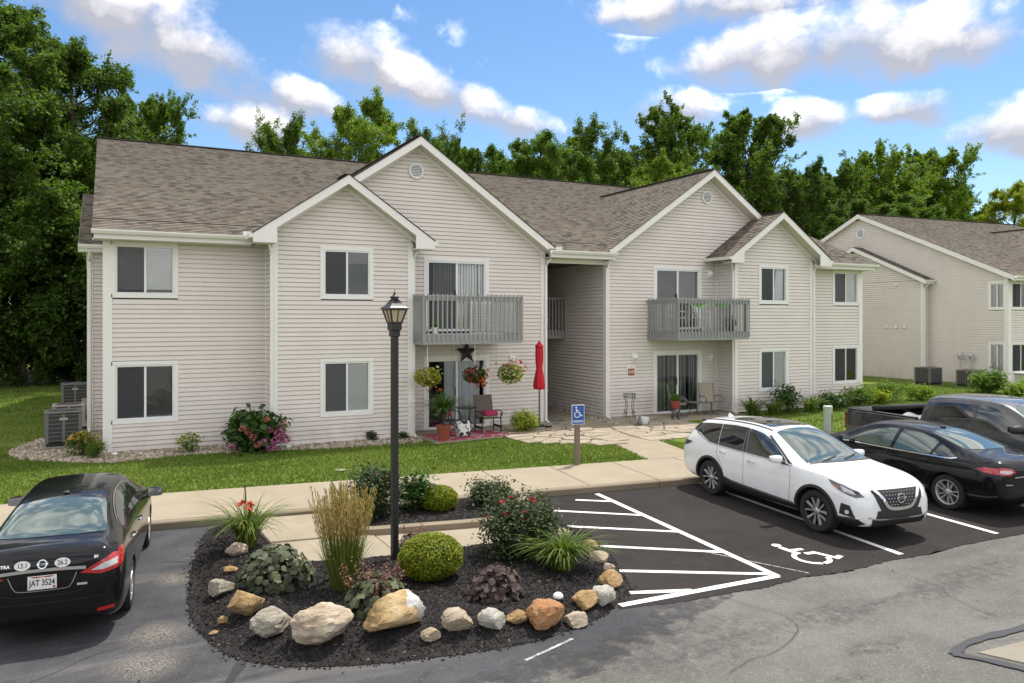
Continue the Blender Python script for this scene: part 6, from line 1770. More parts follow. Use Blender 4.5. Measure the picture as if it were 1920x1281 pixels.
        t.build('tyre', MAT['rubber'], w, autos=40)
        b = MB(); b.lathe([(rim+.004, h*.92), (rim-.012, h*.93), (rim-.022, h*.80), (rim-.03, h*.2), (rim-.03, -h*.85), (rim, -h*.85)], 48, (0, 0, 0), 'y', cap=False)
        b.build('rim', MAT['alloy_paint' if style != 'star5' else 'rimdark'], w, smooth=True)
        d = MB(); d.lathe([(0, h*.12), (rim*.72, h*.12), (rim*.72, h*.02)], 32, (0, 0, 0), 'y', cap=False); d.build('brake_disc', MAT['disc'], w)
        def spoke(a0, a1, r0, r1, w0, w1, y0, y1, mat, name='spoke', th=.03):
            m = MB()
            p0 = Vector((math.sin(a0)*r0, 0, math.cos(a0)*r0)); p1 = Vector((math.sin(a1)*r1, 0, math.cos(a1)*r1))
            dd = (p1-p0).normalized(); sd = Vector((dd.z, 0, -dd.x))
            v = []
            for (p, ww, yy) in ((p0, w0, y0), (p1, w1, y1)):
                for sg in (-1, 1):
                    for k, inset in ((0, 1.0), (1, .75)):
                        v.append((p+sd*sg*ww/2*inset+Vector((0, yy-(th if k == 0 else 0), 0))))
            # order: p0-: low, top ; p0+: low, top ; p1-: ; p1+:
            m.add(v, [(1, 3, 7, 5), (0, 1, 5, 4), (2, 6, 7, 3), (0, 2, 3, 1), (4, 5, 7, 6)])
            bm_ = m.build(name, MAT[mat], w)
            return bm_
        yo = h*.86; yi = h*.70
        if style == 'star5':
            for k in range(5):
                a = 2*math.pi*k/5
                spoke(a-.02, a-.24, .05, rim-.012, .030, .055, yi, yo, 'alloy')
                spoke(a+.30, a+.42, .05, rim-.012, .018, .030, yi, yo-.004, 'alloy')
                spoke(a+.14, a+.10, .05, rim-.012, .10, .14, yi-.022, yo-.03, 'rimdark')
        elif style == 'multi10':
            for k in range(10):
                a = 2*math.pi*k/10; e = .09 if k % 2 else -.09
                spoke(a, a+e, .05, rim-.010, .034, .030, yi, yo, 'alloy_paint')
        elif style == 'cover':
            for k in range(10):
                a = 2*math.pi*k/10
                spoke(a, a+.18, .05, rim-.006, .060, .085, yi+.008, yo, 'alloy_paint')
        else:
            for k in range(5):
                a = 2*math.pi*k/5
                spoke(a, a, .05, rim-.010, .10, .12, yi, yo, 'alloy')
        c = MB(); c.lathe([(.0, yi+.016), (.045, yi+.014), (.062, yi+.002), (.075, yi-.03)], 20, (0, 0, 0), 'y', cap=False); c.build('hub_cap', MAT['alloy_paint'], w, smooth=True)
        for k in range(5):
            a = 2*math.pi*(k+.5)/5; n = MB(); n.lathe([(0, yi+.008), (.010, yi+.007), (.011, yi-.01)], 8, (.072*math.sin(a), 0, .072*math.cos(a)), 'y', cap=False); n.build('lug_nut', MAT['rimdark'], w)
        return w
    def mirror(s, x, y, z, side, mat, glassmat='chrome', size=1.0, black_low=True):
        r = bpy.data.objects.new('side_mirror', None); COL.objects.link(r); r.parent = s.root; r.location = (x, y*side, z)
        def pod(sc, cx, mat_, name, cut=None):
            bm = bmesh.new(); bmesh.ops.create_cube(bm, size=1.0)
            bmesh.ops.subdivide_edges(bm, edges=bm.edges[:], cuts=3, use_grid_fill=True)
            for v in bm.verts:
                c = v.co; k = 1/max((abs(c.x*2)**4+abs(c.y*2)**4+abs(c.z*2)**4)**.25, .01); c *= k*(.9)
                c.z *= 1-.22*(c.y*side+.5)*.6
                if c.x > 0: c.x *= .9-.5*(abs(c.y)**2+abs(c.z)**2)
                else: c.x *= .45
                c.x *= sc[0]; c.y = c.y*sc[1]; c.z *= sc[2]
                c.x -= .12*max(0, c.y*side)
            me = bpy.data.meshes.new(name); bm.to_mesh(me); bm.free()
            o = link(name, me, MAT[mat_], r, cx); me.shade_smooth(); return o
        sz = size
        pod((.20*sz, .26*sz, .165*sz), (0, .16*side*sz, .03), mat, 'housing')
        m = MB(); y0, y1 = .06*side*sz, .265*side*sz
        m.add([(-.052*sz, y0, -.03), (-.066*sz, y1, -.02), (-.066*sz, y1, .085), (-.052*sz, y0, .095)], [(0, 1, 2, 3)]); m.build('mirror_glass', MAT['chrome'], r)
        a = MB(); a.obox((0, -.03*side, -.05), (0, .10*side, -.01), .10, .05); a.build('arm', MAT['plastic'], r, bevel=.012)
        return r
    def handle(s, axis, x, z, mat, L=.20):
        h, n = s.hit(axis, x, z)
        if h is None: return
        sg = 1 if axis == 'L' else -1
        m = MB(); pts = [(x-L/2, h.y+n.y*.004, z), (x-L/2+.03, h.y+sg*.035, z+.004), (x, h.y+sg*.042, z+.006), (x+L/2-.03, h.y+sg*.035, z+.004), (x+L/2, h.y+n.y*.004, z)]
        m.tube(smooth_poly(pts, 1, False), .013, 8); return m.build('door_handle', MAT[mat], s.root, smooth=True)
    def both(s, fn): fn('L', 1); fn('R', -1)
def arc_band(cx, cz, r0, r1, a0, a1, n=24):
    return [(cx+r1*math.cos(R(a0+(a1-a0)*i/n)), cz+r1*math.sin(R(a0+(a1-a0)*i/n))) for i in range(n+1)]+[(cx+r0*math.cos(R(a1+(a0-a1)*i/n)), cz+r0*math.sin(R(a1+(a0-a1)*i/n))) for i in range(n+1)]
def ring_emblem(parent, loc, rot, r, mat='chrome'):
    e = bpy.data.objects.new('emblem', None); COL.objects.link(e); e.parent = parent; e.location = loc; e.rotation_euler = rot
    m = MB(); n = 28
    for k in range(n):
        a0 = 2*math.pi*k/n; a1 = 2*math.pi*(k+1)/n
        m.add([(math.cos(a0)*r, math.sin(a0)*r, 0), (math.cos(a1)*r, math.sin(a1)*r, 0), (math.cos(a1)*r, math.sin(a1)*r, .012), (math.cos(a0)*r, math.sin(a0)*r, .012), (math.cos(a0)*r*.78, math.sin(a0)*r*.78, .012), (math.cos(a1)*r*.78, math.sin(a1)*r*.78, .012), (math.cos(a0)*r*.78, math.sin(a0)*r*.78, 0), (math.cos(a1)*r*.78, math.sin(a1)*r*.78, 0)], [(0, 1, 2, 3), (3, 2, 5, 4), (4, 5, 7, 6)])
    m.build('ring', MAT[mat], e)
    b = MB(); b.box(-r*1.18, r*1.18, -r*.22, r*.22, .004, .014); b.build('bar', MAT[mat], e, bevel=.003)
    me = text_mesh('NISSAN', r*.40, .001, bold=.001); link('lettering', me, MAT['seam'], e, (0, 0, .0155))
    return e
def plate(parent, loc, rot, txt, w=.305, h=.155):
    p = bpy.data.objects.new('licence_plate', None); COL.objects.link(p); p.parent = parent; p.location = loc; p.rotation_euler = rot
    m = MB(); m.box(-w/2, w/2, -h/2, h/2, 0, .006); m.build('plate_sheet', MAT['plate'], p, bevel=.002)
    link('characters', text_mesh(txt, .098, .0008, bold=.0015, sx=.72), MAT['ink'], p, (0, -.004, .0072))
    m = MB(); m.quad((-w*.42, h*.46, .0066), (-w*.30, h*.36, .0066), (w*.30, h*.36, .0066), (w*.42, h*.46, .0066)); m.build('red_band', MAT['lampred'], p)
    link('state', text_mesh('OHIO', .02, .0006, bold=.0004), MAT['plate'], p, (0, h*.40, .0072))
    m = MB(); m.box(w*.36, w*.46, -h*.44, -h*.30, .0062, .0072); m.build('sticker', MAT['pink'], p)
    return p

# ---- white crossover -------------------------------------------------------
LOTA = R(-6.6)
def crossover():
    T = [(-2.47, .52, .80, .90, .55, .66, .62, .52), (-2.44, .36, .88, 1.04, .68, .82, .78, .66), (-2.38, .28, .98, 1.18, .74, .90, .86, .68), (-2.22, .25, 1.06, 1.40, .80, .935, .88, .62), (-2.02, .24, 1.085, 1.545, .84, .945, .89, .58),
         (-1.80, .24, 1.085, 1.60, .86, .95, .895, .59), (-1.30, .23, 1.07, 1.65, .87, .955, .90, .61), (-.80, .22, 1.05, 1.672, .87, .95, .90, .625), (-.40, .22, 1.04, 1.672, .87, .948, .90, .625), (-.05, .22, 1.03, 1.645, .87, .948, .90, .62),
         (.25, .22, 1.025, 1.565, .87, .95, .90, .62), (.60, .22, 1.03, 1.40, .87, .952, .90, .66), (.92, .23, 1.045, 1.235, .87, .955, .905, .72), (1.12, .23, 1.05, 1.155, .87, .955, .90, .76), (1.45, .24, 1.045, 1.115, .86, .955, .89, .76), (1.85, .24, 1.00, 1.075, .84, .945, .87, .72),
         (2.08, .25, .93, 1.02, .80, .91, .83, .66), (2.22, .27, .82, .94, .74, .83, .75, .60), (2.30, .32, .72, .84, .64, .71, .64, .52), (2.33, .44, .64, .74, .52, .58, .53, .44)]
    r = .372
    AR = [(1.41, r, .43, .62), (-1.415, r, .43, .62)]
    c = Car('white_crossover', (10.74, 9.97, .008), LOTA-math.pi/2, 'p_white', 'white crossover with panoramic glass roof parked nose towards the lane', 'cars parked at the kerb', T, AR, (.985, .83, .875), seam='seam_w')
    for sx in (1.41, -1.415):
        for sd in (1, -1): c.wheel(sx, sd*.815, r, r, .235, .262, 'star5', sd)
    for ax, sd in (('L', 1), ('R', -1)):
        c.panel('window', ax, [(.66, 1.12), (.16, 1.43), (-.10, 1.515), (-.40, 1.555), (-.46, 1.545), (-.38, 1.095), (.2, 1.085)], 'carglass', .006)
        c.panel('window', ax, [(-.54, 1.56), (-.90, 1.56), (-1.26, 1.535), (-1.28, 1.52), (-1.19, 1.11), (-.47, 1.095)], 'privacy', .006)
        c.panel('window', ax, [(-1.30, 1.53), (-1.68, 1.50), (-2.12, 1.44), (-2.20, 1.30), (-1.90, 1.27), (-1.72, 1.21), (-1.50, 1.13), (-1.21, 1.11)], 'privacy', .006)
        c.line(ax, [(.86, 1.06), (.3, 1.065), (-.4, 1.075), (-1.2, 1.088), (-1.52, 1.11), (-1.75, 1.195), (-2.0, 1.265)], .020, MAT['chrome'], .006, 'belt_trim')
        c.panel('pillar_trim', ax, [(-.475, 1.56), (-.53, 1.56), (-.46, 1.095), (-.39, 1.095)], 'plastic', .005)
        c.panel('pillar_trim', ax, [(.72, 1.09), (.64, 1.15), (.06, 1.49), (.09, 1.505), (.67, 1.165), (.84, 1.085)], 'plastic', .004)
        # doors
        c.line(ax, [(.80, 1.04), (.84, .9), (.84, .62), (.80, .42)], .010)
        c.line(ax, [(-.43, 1.06), (-.40, .9), (-.39, .6), (-.41, .40)], .010)
        c.line(ax, [(-1.20, 1.06), (-1.22, .95), (-1.05, .75), (-.98, .55), (-.95, .40)], .010)
        c.panel('sill_cladding', ax, [(.95, .24), (.98, .30), (.9, .40), (-.75, .44), (-.93, .50), (-.98, .44), (-1.0, .26)], 'plastic', .008)
        c.line(ax, [(.90, .405), (.3, .415), (-.70, .445), (-.86, .475)], .035, MAT['chrome'], .014, 'sill_trim')
        for axl in (1.41, -1.415): c.panel('arch_trim', ax, arc_band(axl, r, .425, .475, -10, 190), 'plastic', .010, .05)
        c.handle(ax, -.18, .95, 'chrome'); c.handle(ax, -1.02, .99, 'chrome')
        c.panel('tail_lamp', ax, [(-2.02, 1.05), (-2.30, 1.06), (-2.44, .98), (-2.40, .93), (-2.2, .96)], 'lampdark', .010, .04)
        c.mirror(.62, .90, 1.13, sd, 'p_white')
        # headlamp: side part and front
        c.panel('headlamp', ax, [(1.66, 1.00), (1.95, .95), (2.16, .88), (2.24, .80), (2.16, .78), (1.95, .84), (1.76, .92)], 'lampdark', .010, .04)
        c.panel('headlamp_lens', ax, [(1.90, .94), (2.10, .88), (2.16, .82), (1.98, .855)], 'lampclear', .016, .04)
        c.panel('side_marker', ax, [(1.75, .945), (1.87, .905), (1.89, .865), (1.80, .90)], 'lampamber', .014, .04)
        c.panel('fog_lamp_surround', ax, [(1.96, .66), (2.10, .64), (2.17, .45), (1.92, .47)], 'plastic', .012, .05)
        m = MB(); h, n = c.hit(ax, 2.06, .53); 
        m.lathe([(0, 0), (.035, 0), (.035, -.02)], 14, (0, 0, 0), 'y'); o = m.build('fog_lamp', MAT['lampclear'], c.root, loc=tuple(h+n*.022)); o.rotation_euler = (0, 0, R(180 if sd > 0 else 0)+sd*R(-45))
    c.panel('windshield', 'T', [(1.08, .77), (.78, .70), (.28, .60), (.14, .575), (.08, .3), (.07, 0), (.08, -.3), (.14, -.575), (.28, -.60), (.78, -.70), (1.08, -.77), (1.14, -.4), (1.16, 0), (1.14, .4)], 'windshield', .006, .07)
    c.line('T', [(1.12, .74), (1.18, .35), (1.20, 0), (1.18, -.35), (1.12, -.74)], .05, MAT['plastic'], .010, 'cowl')
    c.panel('sunroof', 'T', [(-.12, .50), (-1.14, .50), (-1.20, .42), (-1.20, -.42), (-1.14, -.50), (-.12, -.50), (-.06, -.42), (-.06, .42)], 'privacy', .008, .08)
    c.line('T', [(-.50, .49), (-.50, -.49)], .02, MAT['plastic'], .011, 'sunroof_seam', sm=0)
    for sd in (1, -1):
        c.line('T', [(.05, sd*.58), (-.6, sd*.59), (-1.5, sd*.575), (-1.9, sd*.55)], .028, MAT['plastic'], .008, 'roof_channel')
        w = MB(); pts = [(1.46, sd*.05+.10, 0), (1.36, sd*.3+.1, 0), (1.28, sd*.30+.28, 0)]
    for (a, b) in (((1.13, .10), (.96, .56)), ((1.15, -.46), (1.0, .02))):
        q = []
        for i in range(7):
            x = a[0]+(b[0]-a[0])*i/6; y = a[1]+(b[1]-a[1])*i/6; h, n = c.hit('T', x, y); q.append(tuple(h+n*.022))
        m = MB(); m.tube(q, .009, 6); m.build('wiper', MAT['plastic'], c.root)
    # hood creases
    for sd in (1, -1): c.line('T', [(1.12, sd*.76), (1.5, sd*.75), (1.85, sd*.68), (2.10, sd*.52)], .012)
    c.line('T', [(2.11, .50), (2.18, .25), (2.19, 0), (2.18, -.25), (2.11, -.50)], .010)
    # nose: grille with V trim
    c.panel('grille_surround', 'F', [(-.58, .90), (.58, .90), (.52, .74), (.42, .56), (-.42, .56), (-.52, .74)], 'plastic', .007, .05)
    c.panel('grille', 'F', [(-.42, .90), (.42, .90), (.31, .66), (.20, .61), (-.20, .61), (-.31, .66)], 'plastic', .012, .05)
    gr = MB()
    for i in range(-5, 6):
        for j in range(5):
            y = i*.068+(.034 if j % 2 else 0); z = .655+j*.052
            if abs(y) > .30-.0*(j)+.10*(j/5): continue
            h, n = c.hit('F', y, z)
            if h is None: continue
            e = .012; p = h+n*.016
            gr.add([tuple(p+Vector((0, e, 0))), tuple(p+Vector((0, 0, e*.8))), tuple(p+Vector((0, -e, 0))), tuple(p+Vector((0, 0, -e*.8))), tuple(p+Vector((.010, 0, 0)))], [(0, 1, 4), (1, 2, 4), (2, 3, 4), (3, 0, 4)])
    o = gr.build('grille_studs', MAT['chrome'], c.root); o['kind'] = 'stuff'
    c.line('F', [(-.54, .92), (-.42, .82), (-.31, .64), (-.20, .595), (0, .585), (.20, .595), (.31, .64), (.42, .82), (.54, .92)], .055, MAT['chrome'], .020, 'grille_trim', sm=1)
    h, n = c.hit('F', 0, .76); ring_emblem(c.root, tuple(h+n*.022), (R(90), 0, R(90)), .088)
    c.panel('lower_grille', 'F', [(-.50, .57), (.50, .57), (.54, .44), (.50, .40), (-.50, .40), (-.54, .44)], 'plastic', .010, .06)
    c.panel('front_valance', 'F', [(-.62, .43), (-.3, .41), (.3, .41), (.62, .43), (.60, .30), (-.60, .30)], 'plastic', .010, .06)
    c.line('F', [(-.70, .47), (-.55, .435), (-.40, .425), (0, .42), (.40, .425), (.55, .435), (.70, .47)], .020, MAT['chrome'], .018, 'bumper_trim')
    for ax in ('L', 'R'): c.panel('front_lip', ax, [(1.88, .40), (2.20, .43), (2.26, .36), (2.1, .28), (1.88, .26)], 'plastic', .010, .05); c.line(ax, [(1.88, .42), (2.05, .43), (2.22, .455)], .022, MAT['chrome'], .016, 'bumper_trim')
    c.panel('rear_window', 'B', [(-.56, 1.50), (.56, 1.50), (.66, 1.22), (-.66, 1.22)], 'privacy', .006, .06)
    c.panel('rear_bumper_cladding', 'B', [(-.80, .52), (.80, .52), (.72, .30), (-.72, .30)], 'plastic', .01, .06)
    m = MB(); m.add([(-1.72, -.02, 1.60), (-1.72, .02, 1.60), (-1.90, .028, 1.585), (-1.90, -.028, 1.585), (-1.875, 0, 1.685)], [(0, 1, 4), (1, 2, 4), (2, 3, 4), (3, 0, 4)]); m.build('fin_antenna', MAT['p_white'], c.root)
    m = MB(); m.box(-2.20, -2.0, -.52, .52, 1.50, 1.525); m.build('spoiler', MAT['plastic'], c.root, bevel=.01)
    return c
crossover()
# ---- black sedan seen from behind (left edge) -----------------------------
def sedan_left():
    T = [(-2.33, .50, .84, .94, .50, .60, .58, .48), (-2.30, .32, .90, 1.06, .66, .76, .72, .62), (-2.24, .25, .98, 1.13, .74, .84, .79, .66), (-2.08, .21, 1.02, 1.145, .80, .872, .82, .66), (-1.88, .20, 1.02, 1.175, .81, .88, .825, .64), (-1.66, .20, 1.01, 1.26, .82, .882, .825, .585), (-1.40, .19, .985, 1.36, .82, .884, .825, .55),
         (-1.12, .19, .97, 1.435, .82, .884, .825, .54), (-.78, .18, .96, 1.48, .82, .882, .825, .54), (-.35, .18, .95, 1.495, .82, .88, .825, .545), (.05, .18, .945, 1.492, .82, .88, .825, .55), (.40, .18, .94, 1.455, .82, .88, .825, .55), (.75, .18, .94, 1.34, .82, .88, .82, .58), (1.10, .19, .945, 1.15, .82, .88, .82, .63), (1.35, .19, .945, 1.035, .82, .88, .82, .66), (1.65, .19, .91, .975, .81, .88, .81, .66),
         (1.95, .20, .84, .91, .78, .86, .77, .62), (2.15, .21, .74, .82, .72, .80, .70, .54), (2.26, .26, .64, .72, .6, .68, .6, .46), (2.29, .40, .56, .62, .5, .56, .5, .4)]
    r = .317
    AR = [(1.38, r, .365, .56), (-1.32, r, .365, .56)]
    c = Car('black_sedan', (-.34, 11.42, .006), LOTA+math.pi/2+R(.2), 'p_black', 'glossy black sedan seen from behind at the left edge, parked nose to the sidewalk', 'cars parked at the kerb', T, AR, (.98, .84, .88))
    for sx in (1.38, -1.32):
        for sd in (1, -1): c.wheel(sx, sd*.765, r, r, .205, .215, 'cover', sd)
    for ax, sd in (('L', 1), ('R', -1)):
        c.panel('window', ax, [(.80, 1.02), (.45, 1.235), (.05, 1.36), (-.24, 1.385), (-.24, 1.0), (.3, .99)], 'carglass', .006)
        c.panel('window', ax, [(-.32, 1.39), (-.68, 1.385), (-1.02, 1.33), (-1.32, 1.21), (-1.42, 1.13), (-1.30, 1.045), (-.32, 1.01)], 'carglass', .006)
        c.line(ax, [(.88, 1.0), (.45, 1.255), (.05, 1.385), (-.25, 1.415), (-.68, 1.41), (-1.04, 1.35), (-1.36, 1.225), (-1.48, 1.13), (-1.32, 1.02), (-.30, .985), (.40, .97)], .014, MAT['chrome'], .007, 'window_trim', closed=True)
        c.line(ax, [(.92, .96), (.95, .75), (.92, .45), (.88, .28)], .008); c.line(ax, [(-.28, .98), (-.26, .7), (-.28, .28)], .008); c.line(ax, [(-1.22, 1.0), (-1.24, .85), (-1.02, .62), (-.94, .40), (-.92, .28)], .008)
        c.handle(ax, -.12, .865, 'chrome'); c.handle(ax, -1.05, .89, 'chrome')
        c.mirror(.78, .84, 1.0, sd, 'p_black')
        c.panel('tail_lamp_side', ax, [(-1.94, 1.03), (-2.12, 1.035), (-2.30, .94), (-2.31, .86), (-2.14, .87)], 'lampred', .010, .04)
        c.panel('headlamp', ax, [(1.72, .86), (2.06, .76), (2.2, .68), (2.18, .62), (2.0, .66)], 'lampclear', .010, .04)
        q = sd
        c.panel('tail_lamp', 'B', [(q*.40, .845), (q*.57, .935), (q*.745, 1.02), (q*.80, 1.0), (q*.80, .85), (q*.62, .815)], 'lampred', .012, .035)
        c.panel('reverse_lamp', 'B', [(q*.52, .865), (q*.63, .925), (q*.785, .965), (q*.79, .895), (q*.64, .86)], 'lampclear', .018, .035)
        c.panel('rear_reflector', 'B', [(q*.58, .37), (q*.76, .39), (q*.76, .425), (q*.58, .405)], 'lampred', .012, .04)
    c.panel('windshield', 'T', [(1.33, .66), (.55, .50), (.47, .3), (.46, 0), (.47, -.3), (.55, -.50), (1.33, -.66), (1.38, -.3), (1.40, 0), (1.38, .3)], 'windshield', .006, .07)
    c.panel('rear_window', 'T', [(-1.13, .51), (-1.18, .53), (-1.5, .575), (-1.80, .62), (-1.85, .60), (-1.91, .3), (-1.92, 0), (-1.91, -.3), (-1.85, -.60), (-1.80, -.62), (-1.5, -.575), (-1.18, -.53), (-1.13, -.51), (-1.09, -.25), (-1.08, 0), (-1.09, .25)], 'windshield', .006, .07)
    m = MB(); m.lathe([(0, 0), (.05, .0), (.04, .02), (.02, .03), (0, .035)], 14); h, n = c.hit('T', -.92, 0); m.build('antenna_base', MAT['plastic'], c.root, loc=tuple(h), smooth=True)
    for sd in (1, -1):
        c.line('T', [(-1.84, sd*.66), (-1.98, sd*.665), (-2.16, sd*.64)], .008); c.line('T', [(1.36, sd*.64), (1.65, sd*.66), (1.95, sd*.60)], .01)
        c.line('T', [(.45, sd*.545), (-.3, sd*.545), (-.8, sd*.535)], .010, MAT['plastic'])
        c.line('B', [(sd*.60, .98), (sd*.50, .84), (sd*.46, .66), (sd*.30, .625), (0, .62)], .010)
    c.line('B', [(-.74, .565), (-.4, .545), (0, .54), (.4, .545), (.74, .565)], .010)
    c.line('B', [(-.46, .905), (-.2, .92), (0, .922), (.2, .92), (.46, .905)], .036, MAT['chrome'], .014, 'boot_trim')
    c.line('B', [(-.36, .86), (-.30, .71), (-.24, .685), (.24, .685), (.30, .71), (.36, .86)], .008, MAT['chrome'], .004, 'plate_recess')
    def stick(axis, y, z, off=.006):
        h, n = c.hit(axis, y, z); n = Vector((n.x, n.y*.6, n.z)).normalized()
        rot = (math.acos(max(-1, min(1, n.z))), 0, math.atan2(n.x, -n.y)); return tuple(h+n*off), rot
    loc, rot = stick('B', 0, .785, .014); plate(c.root, loc, rot, 'JAT 3524')
    loc, rot = stick('B', 0, .985, .006); e = ring_emblem(c.root, loc, rot, .052)
    for y, tx in ((.21, '13.1'), (-.21, '26.2')):
        loc, rot = stick('B', y, .985, .005)
        d = bpy.data.objects.new('oval_sticker', None); COL.objects.link(d); d.parent = c.root; d.location = loc; d.rotation_euler = rot
        m = MB(); n_ = 28; m.add([(.085*math.cos(2*math.pi*i/n_), .052*math.sin(2*math.pi*i/n_), .002) for i in range(n_)], [tuple(range(n_))]); m.build('oval', MAT['plate'], d)
        link('number', text_mesh(tx, .075, .0006, bold=.001, sx=.85), MAT['ink'], d, (0, -.002, .0035))
    for y, tx, sz in ((.43, 'SENTRA', .05), (-.57, 'SV', .045)):
        loc, rot = stick('B', y, .985 if y > 0 else 1.01, .006); o = link('badge', text_mesh(tx, sz, .003, bold=.001), MAT['chrome'], c.root, loc); o.rotation_euler = rot
    loc, rot = stick('B', -.42, .72, .006); o = link('badge', MB().box(-.055, .055, -.012, .012, 0, .004).mesh('badge'), MAT['util'], c.root, loc); o.rotation_euler = rot
    c.panel('grille', 'F', [(-.4, .62), (.4, .62), (.3, .45), (-.3, .45)], 'plastic', .01, .06)
    return c
sedan_left()
# ---- black sedan in the third stall ---------------------------------------
def sedan_right():
    T = [(-2.42, .50, .82, .90, .52, .62, .60, .50), (-2.39, .33, .88, 1.0, .68, .80, .76, .64), (-2.30, .25, .96, 1.075, .76, .87, .82, .68), (-2.08, .21, 1.0, 1.10, .82, .905, .85, .68), (-1.80, .20, 1.0, 1.13, .84, .918, .86, .64), (-1.55, .19, .985, 1.20, .85, .922, .86, .585), (-1.2, .19, .97, 1.315, .85, .922, .86, .555),
         (-.85, .18, .955, 1.405, .85, .92, .855, .55), (-.45, .18, .945, 1.455, .85, .915, .855, .56), (0, .18, .935, 1.468, .85, .912, .855, .57), (.35, .18, .93, 1.445, .85, .912, .855, .57), (.70, .18, .93, 1.35, .85, .915, .855, .59), (1.05, .19, .935, 1.18, .85, .918, .855, .64), (1.35, .19, .935, 1.05, .85, .92, .855, .68), (1.65, .19, .91, .985, .84, .92, .845, .68),
         (2.0, .20, .86, .93, .80, .90, .80, .64), (2.25, .21, .76, .85, .74, .83, .72, .56), (2.37, .26, .66, .74, .62, .70, .62, .48), (2.41, .40, .58, .64, .5, .58, .5, .4)]
    r = .335
    AR = [(1.43, r, .385, .58), (-1.42, r, .385, .58)]
    c = Car('black_sedan', (13.92, 9.96, .008), LOTA+math.pi/2, 'p_black', 'black sedan with chrome window line parked nose-in between the white crossover and the pickup', 'cars parked at the kerb', T, AR, (1.0, .85, .91))
    for sx in (1.43, -1.42):
        for sd in (1, -1): c.wheel(sx, sd*.79, r, r, .225, .235, 'multi10', sd)
    for ax, sd in (('L', 1), ('R', -1)):
        c.panel('window', ax, [(.92, 1.0), (.55, 1.20), (.15, 1.335), (-.20, 1.37), (-.14, .985), (.4, .98)], 'windshield', .006)
        c.panel('window', ax, [(-.30, 1.37), (-.70, 1.345), (-1.02, 1.27), (-1.10, 1.23), (-1.02, .995), (-.22, .985)], 'windshield', .006)
        c.panel('quarter_window', ax, [(-1.16, 1.205), (-1.38, 1.115), (-1.55, 1.03), (-1.45, 1.005), (-1.08, .998)], 'carglass', .006)
        c.line(ax, [(1.05, .965), (.4, .955), (-.2, .96), (-1.0, .972), (-1.46, .985), (-1.58, 1.02)], .020, MAT['chrome'], .008, 'belt_trim')
        c.line(ax, [(.98, .93), (1.02, .75), (1.0, .42), (.95, .28)], .008); c.line(ax, [(-.20, .95), (-.20, .7), (-.22, .28)], .008); c.line(ax, [(-1.06, .97), (-1.18, .85), (-1.04, .62), (-.98, .40), (-.96, .28)], .008)
        c.handle(ax, .0, .855, 'p_black'); c.handle(ax, -.92, .875, 'p_black')
        c.mirror(.85, .87, 1.0, sd, 'p_black')
        c.panel('tail_lamp', ax, [(-1.98, .905), (-2.10, .945), (-2.28, .95), (-2.38, .90), (-2.30, .845), (-2.10, .86)], 'lampred', .012, .035)
        q = sd
        c.panel('tail_lamp', 'B', [(q*.46, .885), (q*.56, .95), (q*.74, .965), (q*.86, .93), (q*.84, .845), (q*.62, .83)], 'lampred', .012, .035)
        c.panel('reverse_lamp', 'B', [(q*.54, .892), (q*.62, .925), (q*.78, .92), (q*.80, .875), (q*.64, .86)], 'lampclear', .020, .03)
        c.panel('headlamp', ax, [(1.80, .87), (2.12, .79), (2.28, .72), (2.26, .66), (2.05, .70)], 'lampclear', .010, .04)
        for axl in (1.43, -1.42): c.line(ax, arc_band(axl, r, .415, .415, 0, 180)[:25], .016, MAT['p_black'], .008, 'arch_lip', sm=0)
    c.panel('windshield', 'T', [(1.35, .67), (.55, .53), (.46, .3), (.45, 0), (.46, -.3), (.55, -.53), (1.35, -.67), (1.40, -.3), (1.42, 0), (1.40, .3)], 'windshield', .006, .07)
    c.panel('rear_window', 'T', [(-.86, .52), (-1.25, .565), (-1.60, .60), (-1.70, .3), (-1.72, 0), (-1.70, -.3), (-1.60, -.60), (-1.25, -.565), (-.86, -.52), (-.82, -.25), (-.81, 0), (-.82, .25)], 'windshield', .006, .07)
    h, n = c.hit('T', -.70, 0); m = MB(); m.lathe([(0, 0), (.055, .0), (.045, .025), (.0, .035)], 14); a = m.build('antenna', MAT['plastic'], c.root, loc=tuple(h), smooth=True)
    m = MB(); m.tube([(0, 0, .02), (-.16, 0, .20)], .004, 6); m.build('antenna_rod', MAT['plastic'], a)
    for sd in (1, -1): c.line('T', [(-1.68, sd*.66), (-1.95, sd*.67), (-2.2, sd*.64)], .008); c.line('T', [(1.36, sd*.66), (1.7, sd*.68), (2.05, sd*.60)], .01)
    c.line('B', [(-.78, .60), (0, .575), (.78, .60)], .008); c.line('B', [(-.50, .79), (0, .80), (.50, .79)], .02, MAT['chrome'], .01, 'boot_trim')
    c.line('B', [(.55, .66), (.72, .67)], .018, MAT['chrome'], .008, 'badge')
    return c
sedan_right()
